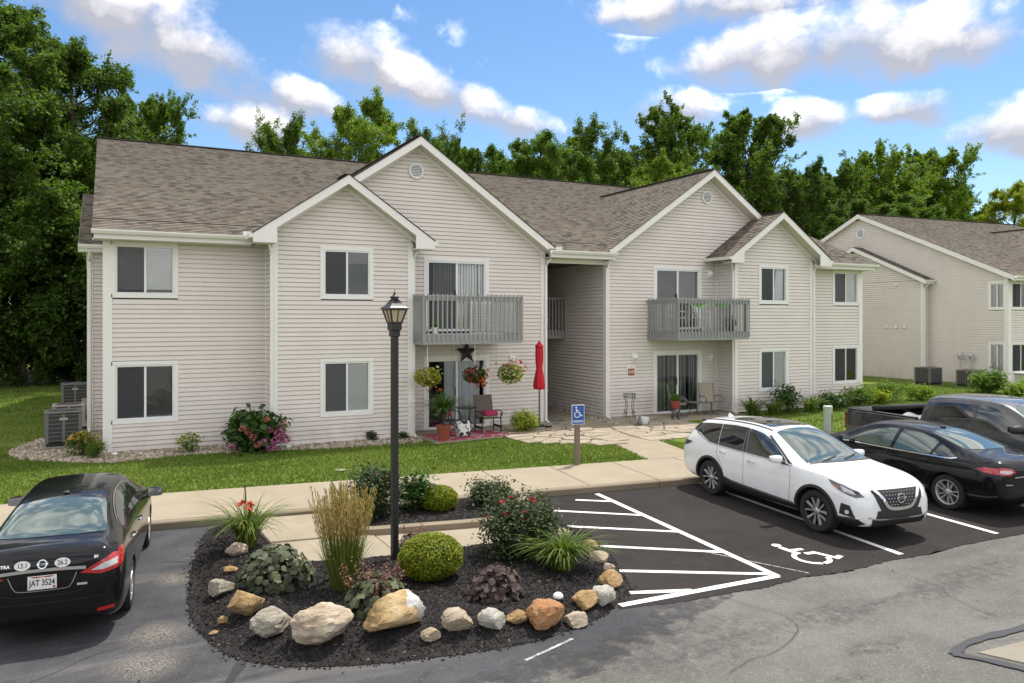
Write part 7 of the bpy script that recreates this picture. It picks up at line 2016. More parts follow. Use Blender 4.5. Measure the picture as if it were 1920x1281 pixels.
# ---- dark grey crew-cab pickup --------------------------------------------
def pickup():
    T = [(-.74, .42, 1.20, 1.30, .80, .90, .86, .74), (-.72, .40, 1.21, 1.60, .88, .985, .93, .70), (-.66, .38, 1.215, 1.83, .92, 1.0, .94, .70), (-.45, .37, 1.215, 1.885, .92, 1.0, .94, .71), (.1, .36, 1.215, 1.91, .92, 1.0, .94, .72), (.6, .36, 1.21, 1.905, .92, 1.0, .94, .72), (1.0, .36, 1.21, 1.86, .92, 1.0, .94, .72),
         (1.25, .36, 1.21, 1.74, .92, 1.0, .94, .74), (1.6, .36, 1.215, 1.52, .92, 1.0, .94, .78), (1.88, .37, 1.22, 1.34, .92, 1.0, .94, .82), (2.1, .38, 1.20, 1.28, .92, 1.0, .93, .82), (2.6, .38, 1.16, 1.25, .92, 1.0, .92, .80), (3.0, .40, 1.10, 1.21, .90, .98, .89, .76), (3.16, .42, 1.02, 1.12, .84, .94, .84, .70), (3.20, .55, .90, .98, .7, .8, .74, .6)]
    r = .40
    c = Car('pickup_truck', (16.2, 10.05, .008), LOTA-math.pi/2, 'p_grey', 'dark grey crew-cab pickup with rolled bed cover at the right edge', 'cars parked at the kerb', T, [(2.25, r, .47, .62)], (1.06, .90, .91))
    G = c.paint
    # bed: side walls with fender flare, tailgate, floor
    bx0, bx1 = -2.62, -.78
    bed = bpy.data.objects.new('cargo_bed', None); COL.objects.link(bed); bed.parent = c.root
    for sd in (1, -1):
        m = MB()
        prof = [(.90, .46), (.985, .56), (1.0, .80), (.985, 1.08), (.97, 1.27), (.94, 1.305), (.86, 1.31), (.84, 1.26), (.84, .75)]
        n = len(prof); xs_ = [bx0, bx0+.05, -2.1, -1.95, -1.5, -1.05, -.9, bx1]
        for k, x in enumerate(xs_):
            for (y, z) in prof:
                bulge = .035*math.exp(-((x+1.5)/.42)**2)*math.exp(-((z-.85)/.28)**2) if y > .95 else 0
                tuck = .02 if k == 0 else 0
                m.v.append((x, sd*(y+bulge-tuck), z))
        base = len(m.v)-n*len(xs_)
        for k in range(len(xs_)-1):
            for j in range(n-1):
                f = (base+k*n+j, base+k*n+j+1, base+(k+1)*n+j+1, base+(k+1)*n+j); m.f.append(f if sd < 0 else f[::-1]); m.m.append(0)
        for k in (0, len(xs_)-1): m.f.append(tuple(base+k*n+j for j in range(n))); m.m.append(0)
        bm_ = m.mesh('bed_side')
        bmw = bmesh.new(); bmw.from_mesh(bm_); bmesh.ops.recalc_face_normals(bmw, faces=bmw.faces[:]); bmw.to_mesh(bm_); bmw.free()
        cut = MB(); cut.lathe([(.47, .62 if sd > 0 else -1.3), (.47, 1.3 if sd > 0 else -.62)], 36, (-1.55, 0, r), 'y')
        cm = cut.mesh('cut'); co = bpy.data.objects.new('cut', cm); COL.objects.link(co); o2 = bpy.data.objects.new('x', bm_); COL.objects.link(o2)
        bmw = bmesh.new(); bmw.from_mesh(cm); bmesh.ops.recalc_face_normals(bmw, faces=bmw.faces[:]); bmw.to_mesh(cm); bmw.free()
        bo = o2.modifiers.new('b', 'BOOLEAN'); bo.object = co; bo.solver = 'EXACT'
        dg = bpy.context.evaluated_depsgraph_get(); dg.update(); fm = bpy.data.meshes.new_from_object(o2.evaluated_get(dg)); bpy.data.objects.remove(o2); bpy.data.objects.remove(co)
        fm.materials.clear(); link('bed_side', fm, G, bed); fm.shade_smooth(); fm.set_sharp_from_angle(angle=R(35))
    m = MB(); m.box(bx0, bx1, -.838, .838, .72, .76); m.build('bed_floor', MAT['plastic'], bed)
    m = MB(); m.box(bx0-.045, bx0+.03, -.835, .835, .58, 1.29); o = m.build('tailgate', G, bed, bevel=.02)
    m = MB(); m.box(bx0-.06, bx0-.046, -.2, .2, 1.12, 1.2); m.build('tailgate_handle', MAT['plastic'], o)
    m = MB(); m.box(bx1-.03, bx1+.03, -.835, .835, .6, 1.28); m.build('bed_front', G, bed)
    m = MB(); m.box(-2.80, -2.58, -.92, .92, .42, .60); m.build('rear_bumper', MAT['plastic'], c.root, bevel=.03)
    for sd in (1, -1):
        m = MB(); m.box(bx0-.03, bx0+.05, sd*.975-.012, sd*.975+.012, .84, 1.20); m.build('tail_lamp', MAT['lampdeep'], bed, bevel=.01)
        m = MB(); m.box(bx0-.045, bx0-.021, min(sd*.84, sd*.98), max(sd*.84, sd*.98), .80, 1.22); m.build('tail_lamp', MAT['lampdeep'], bed, bevel=.01)
        m = MB(); m.box(bx0, bx1, min(sd*.84, sd*.965), max(sd*.84, sd*.965), 1.312, 1.328); m.build('bed_rail_cap', MAT['plastic'], bed, bevel=.006)
    # soft cover: flat behind, rolled part, slack sheet
    m = MB(); m.box(bx0, bx0+.62, -.84, .84, 1.322, 1.338); m.build('bed_cover', MAT['rubber'], bed)
    m = MB(); m.tube([(bx0+.70, -.86, 1.40), (bx0+.72, 0, 1.40), (bx0+.70, .86, 1.40)], .065, 14); m.build('cover_roll', MAT['rubber'], bed, smooth=True)
    m = MB(); n = 14; vs_ = []
    for i in range(n+1):
        for j in range(n+1):
            x = bx0+.76+.80*i/n; y = -.80+1.6*j/n; z = 1.20-.14*(i/n)+.05*math.sin(j*.9+i*.4)+.03*math.sin(i*1.7); vs_.append((x, y, z))
    m.add(vs_, [(i*(n+1)+j, (i+1)*(n+1)+j, (i+1)*(n+1)+j+1, i*(n+1)+j+1) for i in range(n) for j in range(n)]); m.build('slack_sheet', plain('grey_tarp', (.24, .24, .245), .6, var=.2), bed, smooth=True)
    for sx in (2.25, -1.55):
        for sd in (1, -1): c.wheel(sx, sd*.84, r, r, .27, .255, 'star', sd)
    for ax, sd in (('L', 1), ('R', -1)):
        c.panel('window', ax, [(1.62, 1.30), (1.30, 1.55), (1.05, 1.70), (.80, 1.745), (.56, 1.75), (.56, 1.275), (1.2, 1.27)], 'carglass', .006)
        c.panel('window', ax, [(.44, 1.75), (-.30, 1.74), (-.40, 1.70), (-.50, 1.45), (-.52, 1.30), (.44, 1.275)], 'privacy', .006, rnd_=1)
        c.line(ax, [(1.72, 1.2), (1.75, 1.0), (1.72, .5)], .01); c.line(ax, [(.50, 1.78), (.50, 1.2), (.49, .5)], .01); c.line(ax, [(-.55, 1.74), (-.60, 1.2), (-.45, .85), (-.40, .5)], .01)
        c.handle(ax, .66, 1.10, 'p_grey', .24); c.handle(ax, -.36, 1.10, 'p_grey', .24)
        c.mirror(1.48, .93, 1.36, sd, 'plastic', size=1.25)
        c.panel('fender_vent', ax, [(1.98, .98), (2.04, .98), (2.03, .90), (1.97, .90)], 'plastic', .008, .05)
    c.panel('windshield', 'T', [(1.88, .80), (1.18, .68), (1.10, .3), (1.09, 0), (1.10, -.3), (1.18, -.68), (1.88, -.80), (1.94, -.4), (1.96, 0), (1.94, .4)], 'windshield', .006, .08)
    c.panel('rear_window', 'B', [(-.58, 1.72), (.58, 1.72), (.62, 1.36), (-.62, 1.36)], 'privacy', .006, .08)
    c.panel('grille', 'F', [(-.5, .98), (.5, .98), (.45, .6), (-.45, .6)], 'chrome', .012, .08)
    for sd in (1, -1): c.panel('headlamp', 'F', [(sd*.55, .98), (sd*.82, .98), (sd*.80, .78), (sd*.55, .76)], 'lampclear', .012, .06)
    m = MB(); m.box(3.1, 3.3, -.95, .95, .42, .62); m.build('front_bumper', MAT['chrome'], c.root, bevel=.04)
    return c
pickup()
# ------------------------------------------------------------------ fixtures, furniture and small things
def lamp_post(loc):
    Zs = lambda z: 4.01-(4.01-z)*.64
    o = empty('lamp_post', loc, R(8), 'black lamp post with lantern standing in the planting island', 'lamp post')
    B = MAT['black']
    m = MB(); m.box(-.041, .041, -.041, .041, -.1, 3.42); m.build('post', B, o, bevel=.006)
    m = MB(); m.box(-.056, .056, -.056, .056, Zs(3.04), Zs(3.17)); m.box(-.072, .072, -.072, .072, Zs(3.17), Zs(3.31)); m.box(-.078, .078, -.078, .078, Zs(3.30), Zs(3.325)); m.build('collar', B, o, bevel=.006)
    m = MB(); n = 4
    def ring(r, z): return [(.86*r*math.cos(R(45)+2*math.pi*k/n), .86*r*math.sin(R(45)+2*math.pi*k/n), Zs(z)) for k in range(n)]
    lo, hi = ring(.115, 3.33), ring(.195, 3.60)
    for k in range(4):
        g = MB(); a, b, c, d = lo[k], lo[(k+1) % 4], hi[(k+1) % 4], hi[k]; g.add([tuple(x*.96 if i < 2 else x for i, x in enumerate(q)) for q in (a, b, c, d)], [(0, 1, 2, 3)]); g.build('pane', MAT['amber'], o)
        m.obox(lo[k], hi[k], .018, .018)
        m.obox(lo[k], lo[(k+1) % 4], .018, .02); m.obox(hi[k], hi[(k+1) % 4], .018, .02)
        mid0 = [(lo[k][i]+lo[(k+1) % 4][i])/2 for i in range(3)]; mid1 = [(hi[k][i]+hi[(k+1) % 4][i])/2 for i in range(3)]; m.obox(mid0, mid1, .010, .010)
    m.build('cage', B, o)
    m = MB(); prof = [(.235, 3.605), (.225, 3.63), (.175, 3.665), (.125, 3.72), (.095, 3.775), (.085, 3.79)]
    rings = [ring(r_*1.0, z) for r_, z in prof]; vs = [v for q in rings for v in q]; fs = [(i*4+k, i*4+(k+1) % 4, (i+1)*4+(k+1) % 4, (i+1)*4+k) for i in range(len(prof)-1) for k in range(4)]+[(3, 2, 1, 0)]
    m.add(vs, fs); m.build('roof', B, o)
    m = MB(); m.lathe([(.85*a_, Zs(z_)) for a_, z_ in [(.085, 3.79), (.06, 3.80), (.055, 3.82), (.075, 3.84), (.07, 3.86), (.03, 3.89), (.018, 3.91), (.022, 3.925), (.010, 3.94), (.005, 4.0), (0, 4.01)]], 16); m.build('finial', B, o, smooth=True)
    return o
lamp_post((3.34, 9.84, -.28))
def parking_sign(loc):
    o = empty('parking_sign', loc, R(-10), 'blue wheelchair parking sign on a weathered wooden post', 'sign')
    m = MB(); m.box(-.055, .055, -.045, .045, -.3, .95); m.build('post', MAT['post'], o, bevel=.008)
    m = MB(); m.box(-.15, .15, -.056, -.048, .90, 1.33); s = m.build('panel', MAT['white'], o, bevel=.004)
    m = MB(); m.box(-.138, .138, -.0595, -.0565, .912, 1.318); m.build('blue_field', MAT['blue'], s)
    me = poly_faces('symbol', isa_shapes()); me.transform(Matrix.Translation((-.52, 0, 0))); me.transform(Matrix.Scale(.245, 4)); q = link('symbol', me, MAT['white'], s, (0, -.0615, 1.045)); q.rotation_euler = (R(90), 0, 0)
    q = link('lettering', text_mesh('PARKING', .062, .0006, bold=.0015, sx=.92), MAT['white'], s, (0, -.0615, .965)); q.rotation_euler = (R(90), 0, 0)
    return o
parking_sign((9.16, 14.62, .12))
def umbrella(loc):
    o = empty('patio_umbrella', loc, 0, 'closed red patio umbrella standing by the breezeway corner', 'umbrella')
    m = MB(); m.tube([(0, 0, .02), (0, 0, 2.50)], .019, 10); m.build('pole', MAT['black'], o)
    n = 32; prof = [(.13, 1.12), (.155, 1.16), (.16, 1.25), (.135, 1.45), (.095, 1.68), (.085, 1.74), (.105, 1.95), (.11, 2.15), (.105, 2.33), (.075, 2.42)]
    vs = []; fs = []
    for i, (r_, z) in enumerate(prof):
        for k in range(n):
            a = 2*math.pi*k/n; q = r_*(1+.16*math.cos(8*a+i*.25)+.04*math.cos(3*a)); vs.append((q*math.cos(a), q*math.sin(a), z))
    for i in range(len(prof)-1):
        for k in range(n): fs.append((i*n+k, i*n+(k+1) % n, (i+1)*n+(k+1) % n, (i+1)*n+k))
    m = MB(); m.add(vs, fs); m.build('canopy', MAT['red'], o, smooth=True)
    m = MB(); m.lathe([(.13, 2.36), (.12, 2.40), (.06, 2.48), (.03, 2.52), (.02, 2.54), (0, 2.55)], 20); m.build('cap', MAT['red'], o, smooth=True)
    m = MB(); m.obox((-.26, -.26, .03), (.26, .26, .03), .09, .05); m.obox((-.26, .26, .031), (.26, -.26, .031), .09, .052); m.tube([(0, 0, .03), (0, 0, .30)], .032, 10); m.build('base', MAT['black'], o)
    m = MB(); m.tube([(-.095, 0, 1.70), (0, -.095, 1.70), (.095, 0, 1.70), (0, .095, 1.70), (-.095, 0, 1.70)], .014, 6); m.build('tie', MAT['red'], o)
    return o
umbrella((11.25, 20.05, .14))
# rug with a printed hexagon-like pattern
t = NT('rug_print'); p = t.geo()
v = t.voro(2.1, vec=t.scale(p, (1, 1.25, 0)), out='Distance', feature='DISTANCE_TO_EDGE'); v2 = t.voro(2.1, vec=t.scale(p, (1, 1.25, 0)))
c = t.mix(t.rng(v, .035, .055), (.55, .42, .42), (.42, .035, .075)); c = t.mix(t.math('MULTIPLY', t.rng(v2, .16, .20, 1, 0), t.rng(t.noise(60, 2, vec=p), .4, .6)), c, (.58, .46, .46)); t.bump(t.noise(200, 2, vec=p), .3, .003)
MAT['rug'] = t.fin(c, .9)
m = MB(); m.prism([(7.62, 18.86), (9.82, 19.08), (9.80, 20.30), (7.62, 20.20)], .1445, .152); tag(m.build('rug', MAT['rug']), 'pink and red patterned rug on the left patio', 'rug')
def sling_chair(name, loc, rz, frame, sling, label, swivel=True, cushion=None):
    o = empty(name, loc, rz, label, 'chair', 'patio chairs')
    w = .27
    prof = [(-.22, .42), (.0, .40), (.20, .39), (.27, .43), (.33, .70), (.40, 1.02)]
    sp = smooth_poly(prof, 2, False)
    vs = [(sx*w*.93, y, z) for (y, z) in sp for sx in (-1, 1)]
    m = MB(); m.add(vs, [(2*i, 2*i+1, 2*i+3, 2*i+2) for i in range(len(sp)-1)]); m.add([(x, y, z-.008) for x, y, z in vs], [(2*i+2, 2*i+3, 2*i+1, 2*i) for i in range(len(sp)-1)]); m.build('sling', MAT[sling], o, smooth=True)
    for sx in (-1, 1):
        m = MB(); m.tube([(sx*w, y, z) for y, z in sp], .015, 8); m.build('side_rail', MAT[frame], o, smooth=True)
        m = MB(); m.tube(smooth_poly([(sx*w, -.18, .40), (sx*(w+.05), -.24, .52), (sx*(w+.06), -.20, .60), (sx*(w+.06), .05, .61), (sx*(w+.04), .26, .58), (sx*w, .30, .56)], 2, False), .016, 8); m.build('armrest', MAT[frame], o, smooth=True)
        if not swivel:
            for y in (-.20, .26):
                m = MB(); m.tube([(sx*(w+.02), y, .56), (sx*(w+.02), y*1.05, 0.0)], .017, 8); m.build('leg', MAT[frame], o)
            m = MB(); m.obox((sx*(w+.03), -.24, .17), (sx*(w+.03), .30, .17), .03, .06); m.build('glide_rail', MAT[frame], o)
    if swivel:
        m = MB(); m.tube([(0, 0, .12), (0, 0, .39)], .03, 10); m.build('pedestal', MAT[frame], o)
        m = MB(); n = 20
        m.tube([(.27*math.cos(2*math.pi*k/n), .27*math.sin(2*math.pi*k/n), .016) for k in range(n+1)], .014, 6); m.build('base_ring', MAT[frame], o, smooth=True)
        for k in range(4):
            a = math.pi/4+k*math.pi/2; m = MB(); m.tube([(0, 0, .14), (.27*math.cos(a), .27*math.sin(a), .02)], .014, 6); m.build('leg', MAT[frame], o)
    if cushion:
        m = MB(); m.box(-.22, .22, -.20, .16, .43, .49); m.build('seat_pad', MAT['beigemesh'], o, bevel=.02)
    return o
g = sling_chair('patio_chair', (9.45, 19.75, .152), 0, 'black', 'brownmesh', 'brown sling-back glider chair on the pink rug', False, True)
for i, (x, y, rz, lab) in enumerate(((16.55, 20.15, R(55), 'beige sling chair turned sideways at the left of the right patio'), (17.95, 20.2, R(-12), 'beige sling chair facing out beside the right patio door'))):
    sling_chair('patio_chair', (x, y, .142), rz, 'acgrey', 'beigemesh', lab)
def soft_box(name, loc, sx, sy, sz, mat, label, cat, rz=0, rx=0):
    bm = bmesh.new(); bmesh.ops.create_cube(bm, size=1.0); bmesh.ops.subdivide_edges(bm, edges=bm.edges[:], cuts=5, use_grid_fill=True)
    for v in bm.verts:
        c = v.co; k = (1-(abs(c.x*2)**4+abs(c.y*2)**4)*.18); c.z *= max(k, .25); c.x *= 1-.06*abs(c.y*2)**2; c.y *= 1-.06*abs(c.x*2)**2
    bmesh.ops.scale(bm, vec=(sx, sy, sz), verts=bm.verts); me = bpy.data.meshes.new(name); bm.to_mesh(me); bm.free(); me.shade_smooth()
    o = link(name, me, mat, None, loc); o.rotation_euler = (rx, 0, rz); return tag(o, label, cat)
soft_box('cushion', (9.45, 19.68, .705), .40, .34, .14, MAT['pink'], 'magenta cushion lying on the brown glider chair', 'cushion')
t = NT('cow_print'); c = t.mix(t.rng(t.noise(9, 2, .4), .54, .56), (.74, .72, .68), (.03, .028, .028)); MAT['cow'] = t.fin(c, .85)
soft_box('cushion', (8.50, 19.35, .36), .42, .42, .20, MAT['cow'], 'white cushion with black spots leaning on the patio rug', 'cushion', R(10), R(70))
def round_table(loc, r_, h, mat, label, shelf=True):
    o = empty('side_table', loc, 0, label, 'table')
    m = MB(); m.lathe([(0, h-.012), (r_, h-.012), (r_+.008, h), (r_, h+.012), (0, h+.012)], 28); m.build('top', MAT[mat], o, autos=40)
    for k in range(3):
        a = k*2*math.pi/3+.5; c, s = math.cos(a), math.sin(a)
        m = MB(); m.tube(smooth_poly([(c*r_*.85, s*r_*.85, h), (c*r_*.55, s*r_*.55, h*.6), (c*r_*.62, s*r_*.62, h*.25), (c*r_*.95, s*r_*.95, 0)], 1, False), .012, 6); m.build('leg', MAT['iron'], o, smooth=True)
    if shelf: m = MB(); m.lathe([(0, h*.38), (r_*.58, h*.38), (r_*.58, h*.40), (0, h*.40)], 20); m.build('shelf', MAT['iron'], o)
    return o
round_table((8.95, 20.15, .152), .29, .68, 'black', 'black round side table in front of the left patio door')
round_table((17.28, 20.25, .142), .26, .42, 'acgrey', 'low grey round table between the two beige chairs', False)
def planter(loc, r_, h, mat, label, plant, seed, s=1.0):
    o = empty('potted_plant', loc, 0, label, 'potted plant')
    m = MB(); m.lathe([(0, 0), (r_*.72, 0), (r_*.95, h*.86), (r_*1.06, h*.87), (r_*1.06, h), (r_*.92, h), (r_*.88, h*.86), (0, h*.86)], 24); m.build('pot', MAT[mat], o, autos=40)
    r = np.random.default_rng(seed)
    if plant == 'spiky':
        me, _ = blades('foliage', 330, r, .2, .62*s, .022, 1.1, 1.0, 5, .05); q = link('foliage', me, LM['hydr'], o, (0, 0, h+.28)); q['kind'] = 'stuff'
        m = MB()
        for k in range(5): a = k*1.3; m.tube([(0, 0, h*.8), (.06*math.cos(a), .06*math.sin(a), h+.4)], .014, 5)
        m.build('stems', MAT['bark'], o)
    else:
        P, v = ellipsoid_pts(r, 500, r_*1.2*s, r_*1.2*s, r_*1.0*s, .7); P[:, 2] += h+r_*.5; link('foliage', leaves('foliage', P, .06, .3, None, r), LM['mid'], o)
    return o
planter((7.80, 19.02, .150), .20, .40, 'terracotta', 'big dark red pot with a spiky bushy plant at the left patio corner', 'spiky', 3, 1.05)
def iron_chair(loc, rz):
    o = empty('iron_chair', loc, rz, 'black wrought-iron chair behind the spiky potted plant', 'chair'); B = MAT['iron']
    m = MB(); m.lathe([(0, .43), (.22, .43), (.225, .45), (0, .455)], 20); m.build('seat', B, o)
    for k, (x, y) in enumerate(((-.18, -.18), (.18, -.18), (-.18, .18), (.18, .18))):
        m = MB(); m.tube([(x, y, .44), (x*1.2, y*1.2, 0)], .012, 6); m.build('leg', B, o)
    m = MB(); m.tube(smooth_poly([(-.20, .16, .44), (-.24, .22, .75), (-.12, .24, .92), (.12, .24, .92), (.24, .22, .75), (.20, .16, .44)], 2, False), .013, 6)
    for sx in (-1, 1): m.tube([(sx*.10*math.cos(a*.5)+.0, .22, .62+.10*math.sin(a*.5)) for a in range(13)], .008, 5)
    m.build('backrest', B, o, smooth=True)
    for sx in (-1, 1): m = MB(); m.tube(smooth_poly([(sx*.22, .2, .66), (sx*.26, -.02, .67), (sx*.25, -.2, .62), (sx*.2, -.19, .44)], 1, False), .012, 6); m.build('armrest', B, o, smooth=True)
    m = MB()
    for k in range(3):
        for sx in (-1, 1): m.tube([(.05+.12*k*0+sx*.06*math.cos(a*.6)-.06+.06*k, -.2, .24+.07*math.sin(a*.6)) for a in range(11)], .007, 5)
    m.build('scrollwork', B, o, smooth=True)
    return o
iron_chair((8.20, 19.55, .152), R(20))
soft_box('cushion', (8.16, 19.68, .80), .30, .10, .26, plain('plaid_cushion', (.25, .04, .06), .8, var=.4, sc=14), 'dark red cushion on the wrought-iron chair', 'cushion', R(20))
# hanging baskets under the left balcony
def basket(loc, top, cols, leafmat, seed, label, w=.36, h=.26):
    r = np.random.default_rng(seed); o = empty('hanging_basket', loc, 0, label, 'hanging basket', 'flower baskets under the left balcony')
    m = MB(); m.lathe([(0, -.20), (.10, -.19), (.16, -.08), (.17, .0), (.0, .0)], 18); m.build('bowl', MAT['bark'], o, smooth=True)
    m = MB(); m.tube([(0, 0, .30), (0, 0, top-loc[2])], .008, 5)
    for k in range(3): a = k*2.09; m.tube([(.16*math.cos(a), .16*math.sin(a), 0), (0, 0, .32)], .004, 4)
    m.build('rope', MAT['blind'], o)
    P, v = ellipsoid_pts(r, 900, w, w, h, .5); link('foliage', leaves('foliage', P, .075, .2, None, r), LM[leafmat], o)
    for mt, n, cx, cz in cols:
        v = unit(r.normal(0, 1, (n, 3))); v[:, 1] = -np.abs(v[:, 1]); Q = v*np.array([w*1.02, w*1.02, h*1.02]); Q = Q*.9+np.array([cx, -.03, cz])
        petals(o, 'flower', Q, .085, mt, r, 6)
    return o
basket((7.55, 19.55, 1.78), 2.66, [('goldfl', 26, -.05, .02), ('palefl', 16, .08, .06), ('orangefl', 14, .12, -.18)], 'yellow', 1, 'left hanging basket with golden and orange foliage')
basket((8.92, 19.50, 1.80), 2.66, [('whitefl', 22, .08, .06), ('peachfl', 20, .05, .05), ('redfl', 18, -.14, -.06), ('orangefl', 22, .06, -.14)], 'hydr', 2, 'middle hanging basket with pink, white and orange flowers', .34, .24)
basket((10.02, 19.50, 1.80), 2.66, [('palefl', 34, -.06, -.04), ('whitefl', 16, .05, -.06), ('orangefl', 24, .05, .14), ('redfl', 14, .12, .10)], 'lime', 3, 'right hanging basket with pale yellow and dark red flowers', .38, .28)
def barn_star(loc, r_):
    o = bpy.data.objects.new('barn_star', None)
    m = MB(); vs = [(0, -.07, 0)]
    for k in range(10):
        a = math.pi/2+k*math.pi/5; q = r_ if k % 2 == 0 else r_*.40; vs.append((q*math.cos(a), 0, q*math.sin(a)))
    m.add(vs, [(0, 1+(k+1) % 10, 1+k) for k in range(10)]+[tuple(range(1, 11))]); q = m.build('barn_star', MAT['black'], None, loc)
    bpy.data.objects.remove(o); return tag(q, 'large black metal barn star hung above the left patio door', 'star')
barn_star((9.30, 20.90, 2.36), .36)
for i, (x, z, lab) in enumerate(((8.28, 2.12, 'small orange feeder hanging at the left patio door'), (9.62, 2.10, 'small orange feeder hanging right of the barn star'))):
    o = empty('bird_feeder', (x, 19.6, z), 0, lab, 'feeder', 'small feeders under the left balcony'); m = MB(); m.lathe([(0, -.05), (.035, -.04), (.03, 0), (.012, .02)], 10); m.build('body', MAT['lampamber'], o, smooth=True); m = MB(); m.tube([(0, 0, .02), (0, 0, 2.66-z)], .003, 4); m.build('cord', MAT['bark'], o)
# right patio: iron stands, pots
def wire_stand(loc, r_, h, label):
    o = empty('plant_stand', loc, 0, label, 'plant stand', 'wire plant stands'); B = MAT['iron']
    for z in (h, h-.10):
        m = MB(); m.tube([(r_*math.cos(2*math.pi*k/20), r_*math.sin(2*math.pi*k/20), z) for k in range(21)], .010, 6); m.build('ring', B, o, smooth=True)
    for k in range(4):
        a = k*math.pi/2+.4; c, s = math.cos(a), math.sin(a); m = MB(); m.tube(smooth_poly([(c*r_, s*r_, h), (c*r_, s*r_, h-.12), (c*r_*.6, s*r_*.6, h*.55), (c*r_*.95, s*r_*.95, h*.2), (c*r_*1.15, s*r_*1.15, 0)], 2, False), .009, 6)
        m.tube([(c*r_*(.9+.18*math.cos(u*.7)), s*r_*(.9+.18*math.cos(u*.7)), h*.22+.07*math.sin(u*.7)) for u in range(9)], .007, 5); m.build('leg', B, o, smooth=True)
    return o
wire_stand((14.85, 20.55, .145), .20, .78, 'tall empty wire plant stand below the house number')
wire_stand((15.95, 19.62, .145), .13, .34, 'small wire stand under the red pot on the right patio')
planter((15.95, 19.62, .485), .15, .26, 'terracotta', 'small red pot with a green plant on a wire stand', 'leafy', 8)
m = MB(); m.lathe([(0, 0), (.15, 0), (.19, .12), (.195, .20), (.175, .20), (.165, .06), (0, .06)], 20); tag(m.build('white_pot', MAT['white'], None, (14.40, 19.25, .15), autos=40), 'empty white pot on the flagstones by the walkway', 'pot')
m = MB(); m.lathe([(0, 0), (.06, 0), (.075, .10), (.05, .17), (.035, .19), (.05, .24), (.03, .29), (0, .30)], 14); m.add([(.02, -.02, .28), (.05, -.01, .28), (.045, 0, .35)], [(0, 1, 2)]); m.add([(-.02, -.02, .28), (-.05, -.01, .28), (-.045, 0, .35)], [(0, 1, 2)]); tag(m.build('garden_figurine', MAT['acgrey'], None, (14.12, 19.02, .15), smooth=True), 'small dark grey animal figurine beside the white pot', 'figurine')
# balcony things
def plastic_chair(loc, rz, lab):
    o = empty('plastic_chair', loc, rz, lab, 'chair', 'white chairs on the right balcony'); W = MAT['white']
    m = MB(); m.box(-.22, .22, -.22, .20, .42, .45); m.build('seat', W, o, bevel=.01)
    for x in (-.2, .2):
        for y in (-.2, .2): m = MB(); m.tube([(x, y, .43), (x*1.15, y*1.15, 0)], .02, 6); m.build('leg', W, o)
        m = MB(); m.tube([(x*1.1, -.18, .44), (x*1.2, -.2, .64), (x*1.2, .2, .66), (x, .25, .66)], .018, 6); m.build('armrest', W, o)
    for x in (-.18, -.09, 0, .09, .18): m = MB(); m.tube([(x, .19, .44), (x*1.05, .30, .90)], .02, 6); m.build('back_slat', W, o)
    m = MB(); m.tube([(-.2, .30, .90), (0, .31, .93), (.2, .30, .90)], .025, 6); m.build('top_rail', W, o)
    return o
plastic_chair((16.45, 20.2, 2.925), R(10), 'left white plastic chair on the right balcony'); plastic_chair((17.55, 20.25, 2.925), R(-8), 'right white plastic chair on the right balcony')
m = MB(); n = 24; vs = []
for i in range(n+1):
    u = i/n; x = 16.35+1.95*u; s_ = 4*u*(1-u); s2 = abs(math.sin(u*math.pi*2))
    for j in range(5): vs.append((x, 19.60+.06*math.sin(j*1.2), 3.95-.08*s2-.035*j*(.4+s2)))
m.add(vs, [(i*5+j, (i+1)*5+j, (i+1)*5+j+1, i*5+j+1) for i in range(n) for j in range(4)]); tag(m.build('hammock', plain('lime_cloth', (.12, .42, .03), .7, var=.15), smooth=True), 'lime green hammock cloth strung behind the right balcony rail', 'hammock')
planter((18.35, 19.75, 2.925), .14, .24, 'plastic', 'dark pot with a leafy plant at the right end of the right balcony', 'leafy', 12, 1.5)
planter((7.85, 19.75, 2.925), .10, .18, 'white', 'small white flower pot at the left end of the left balcony', 'leafy', 13)
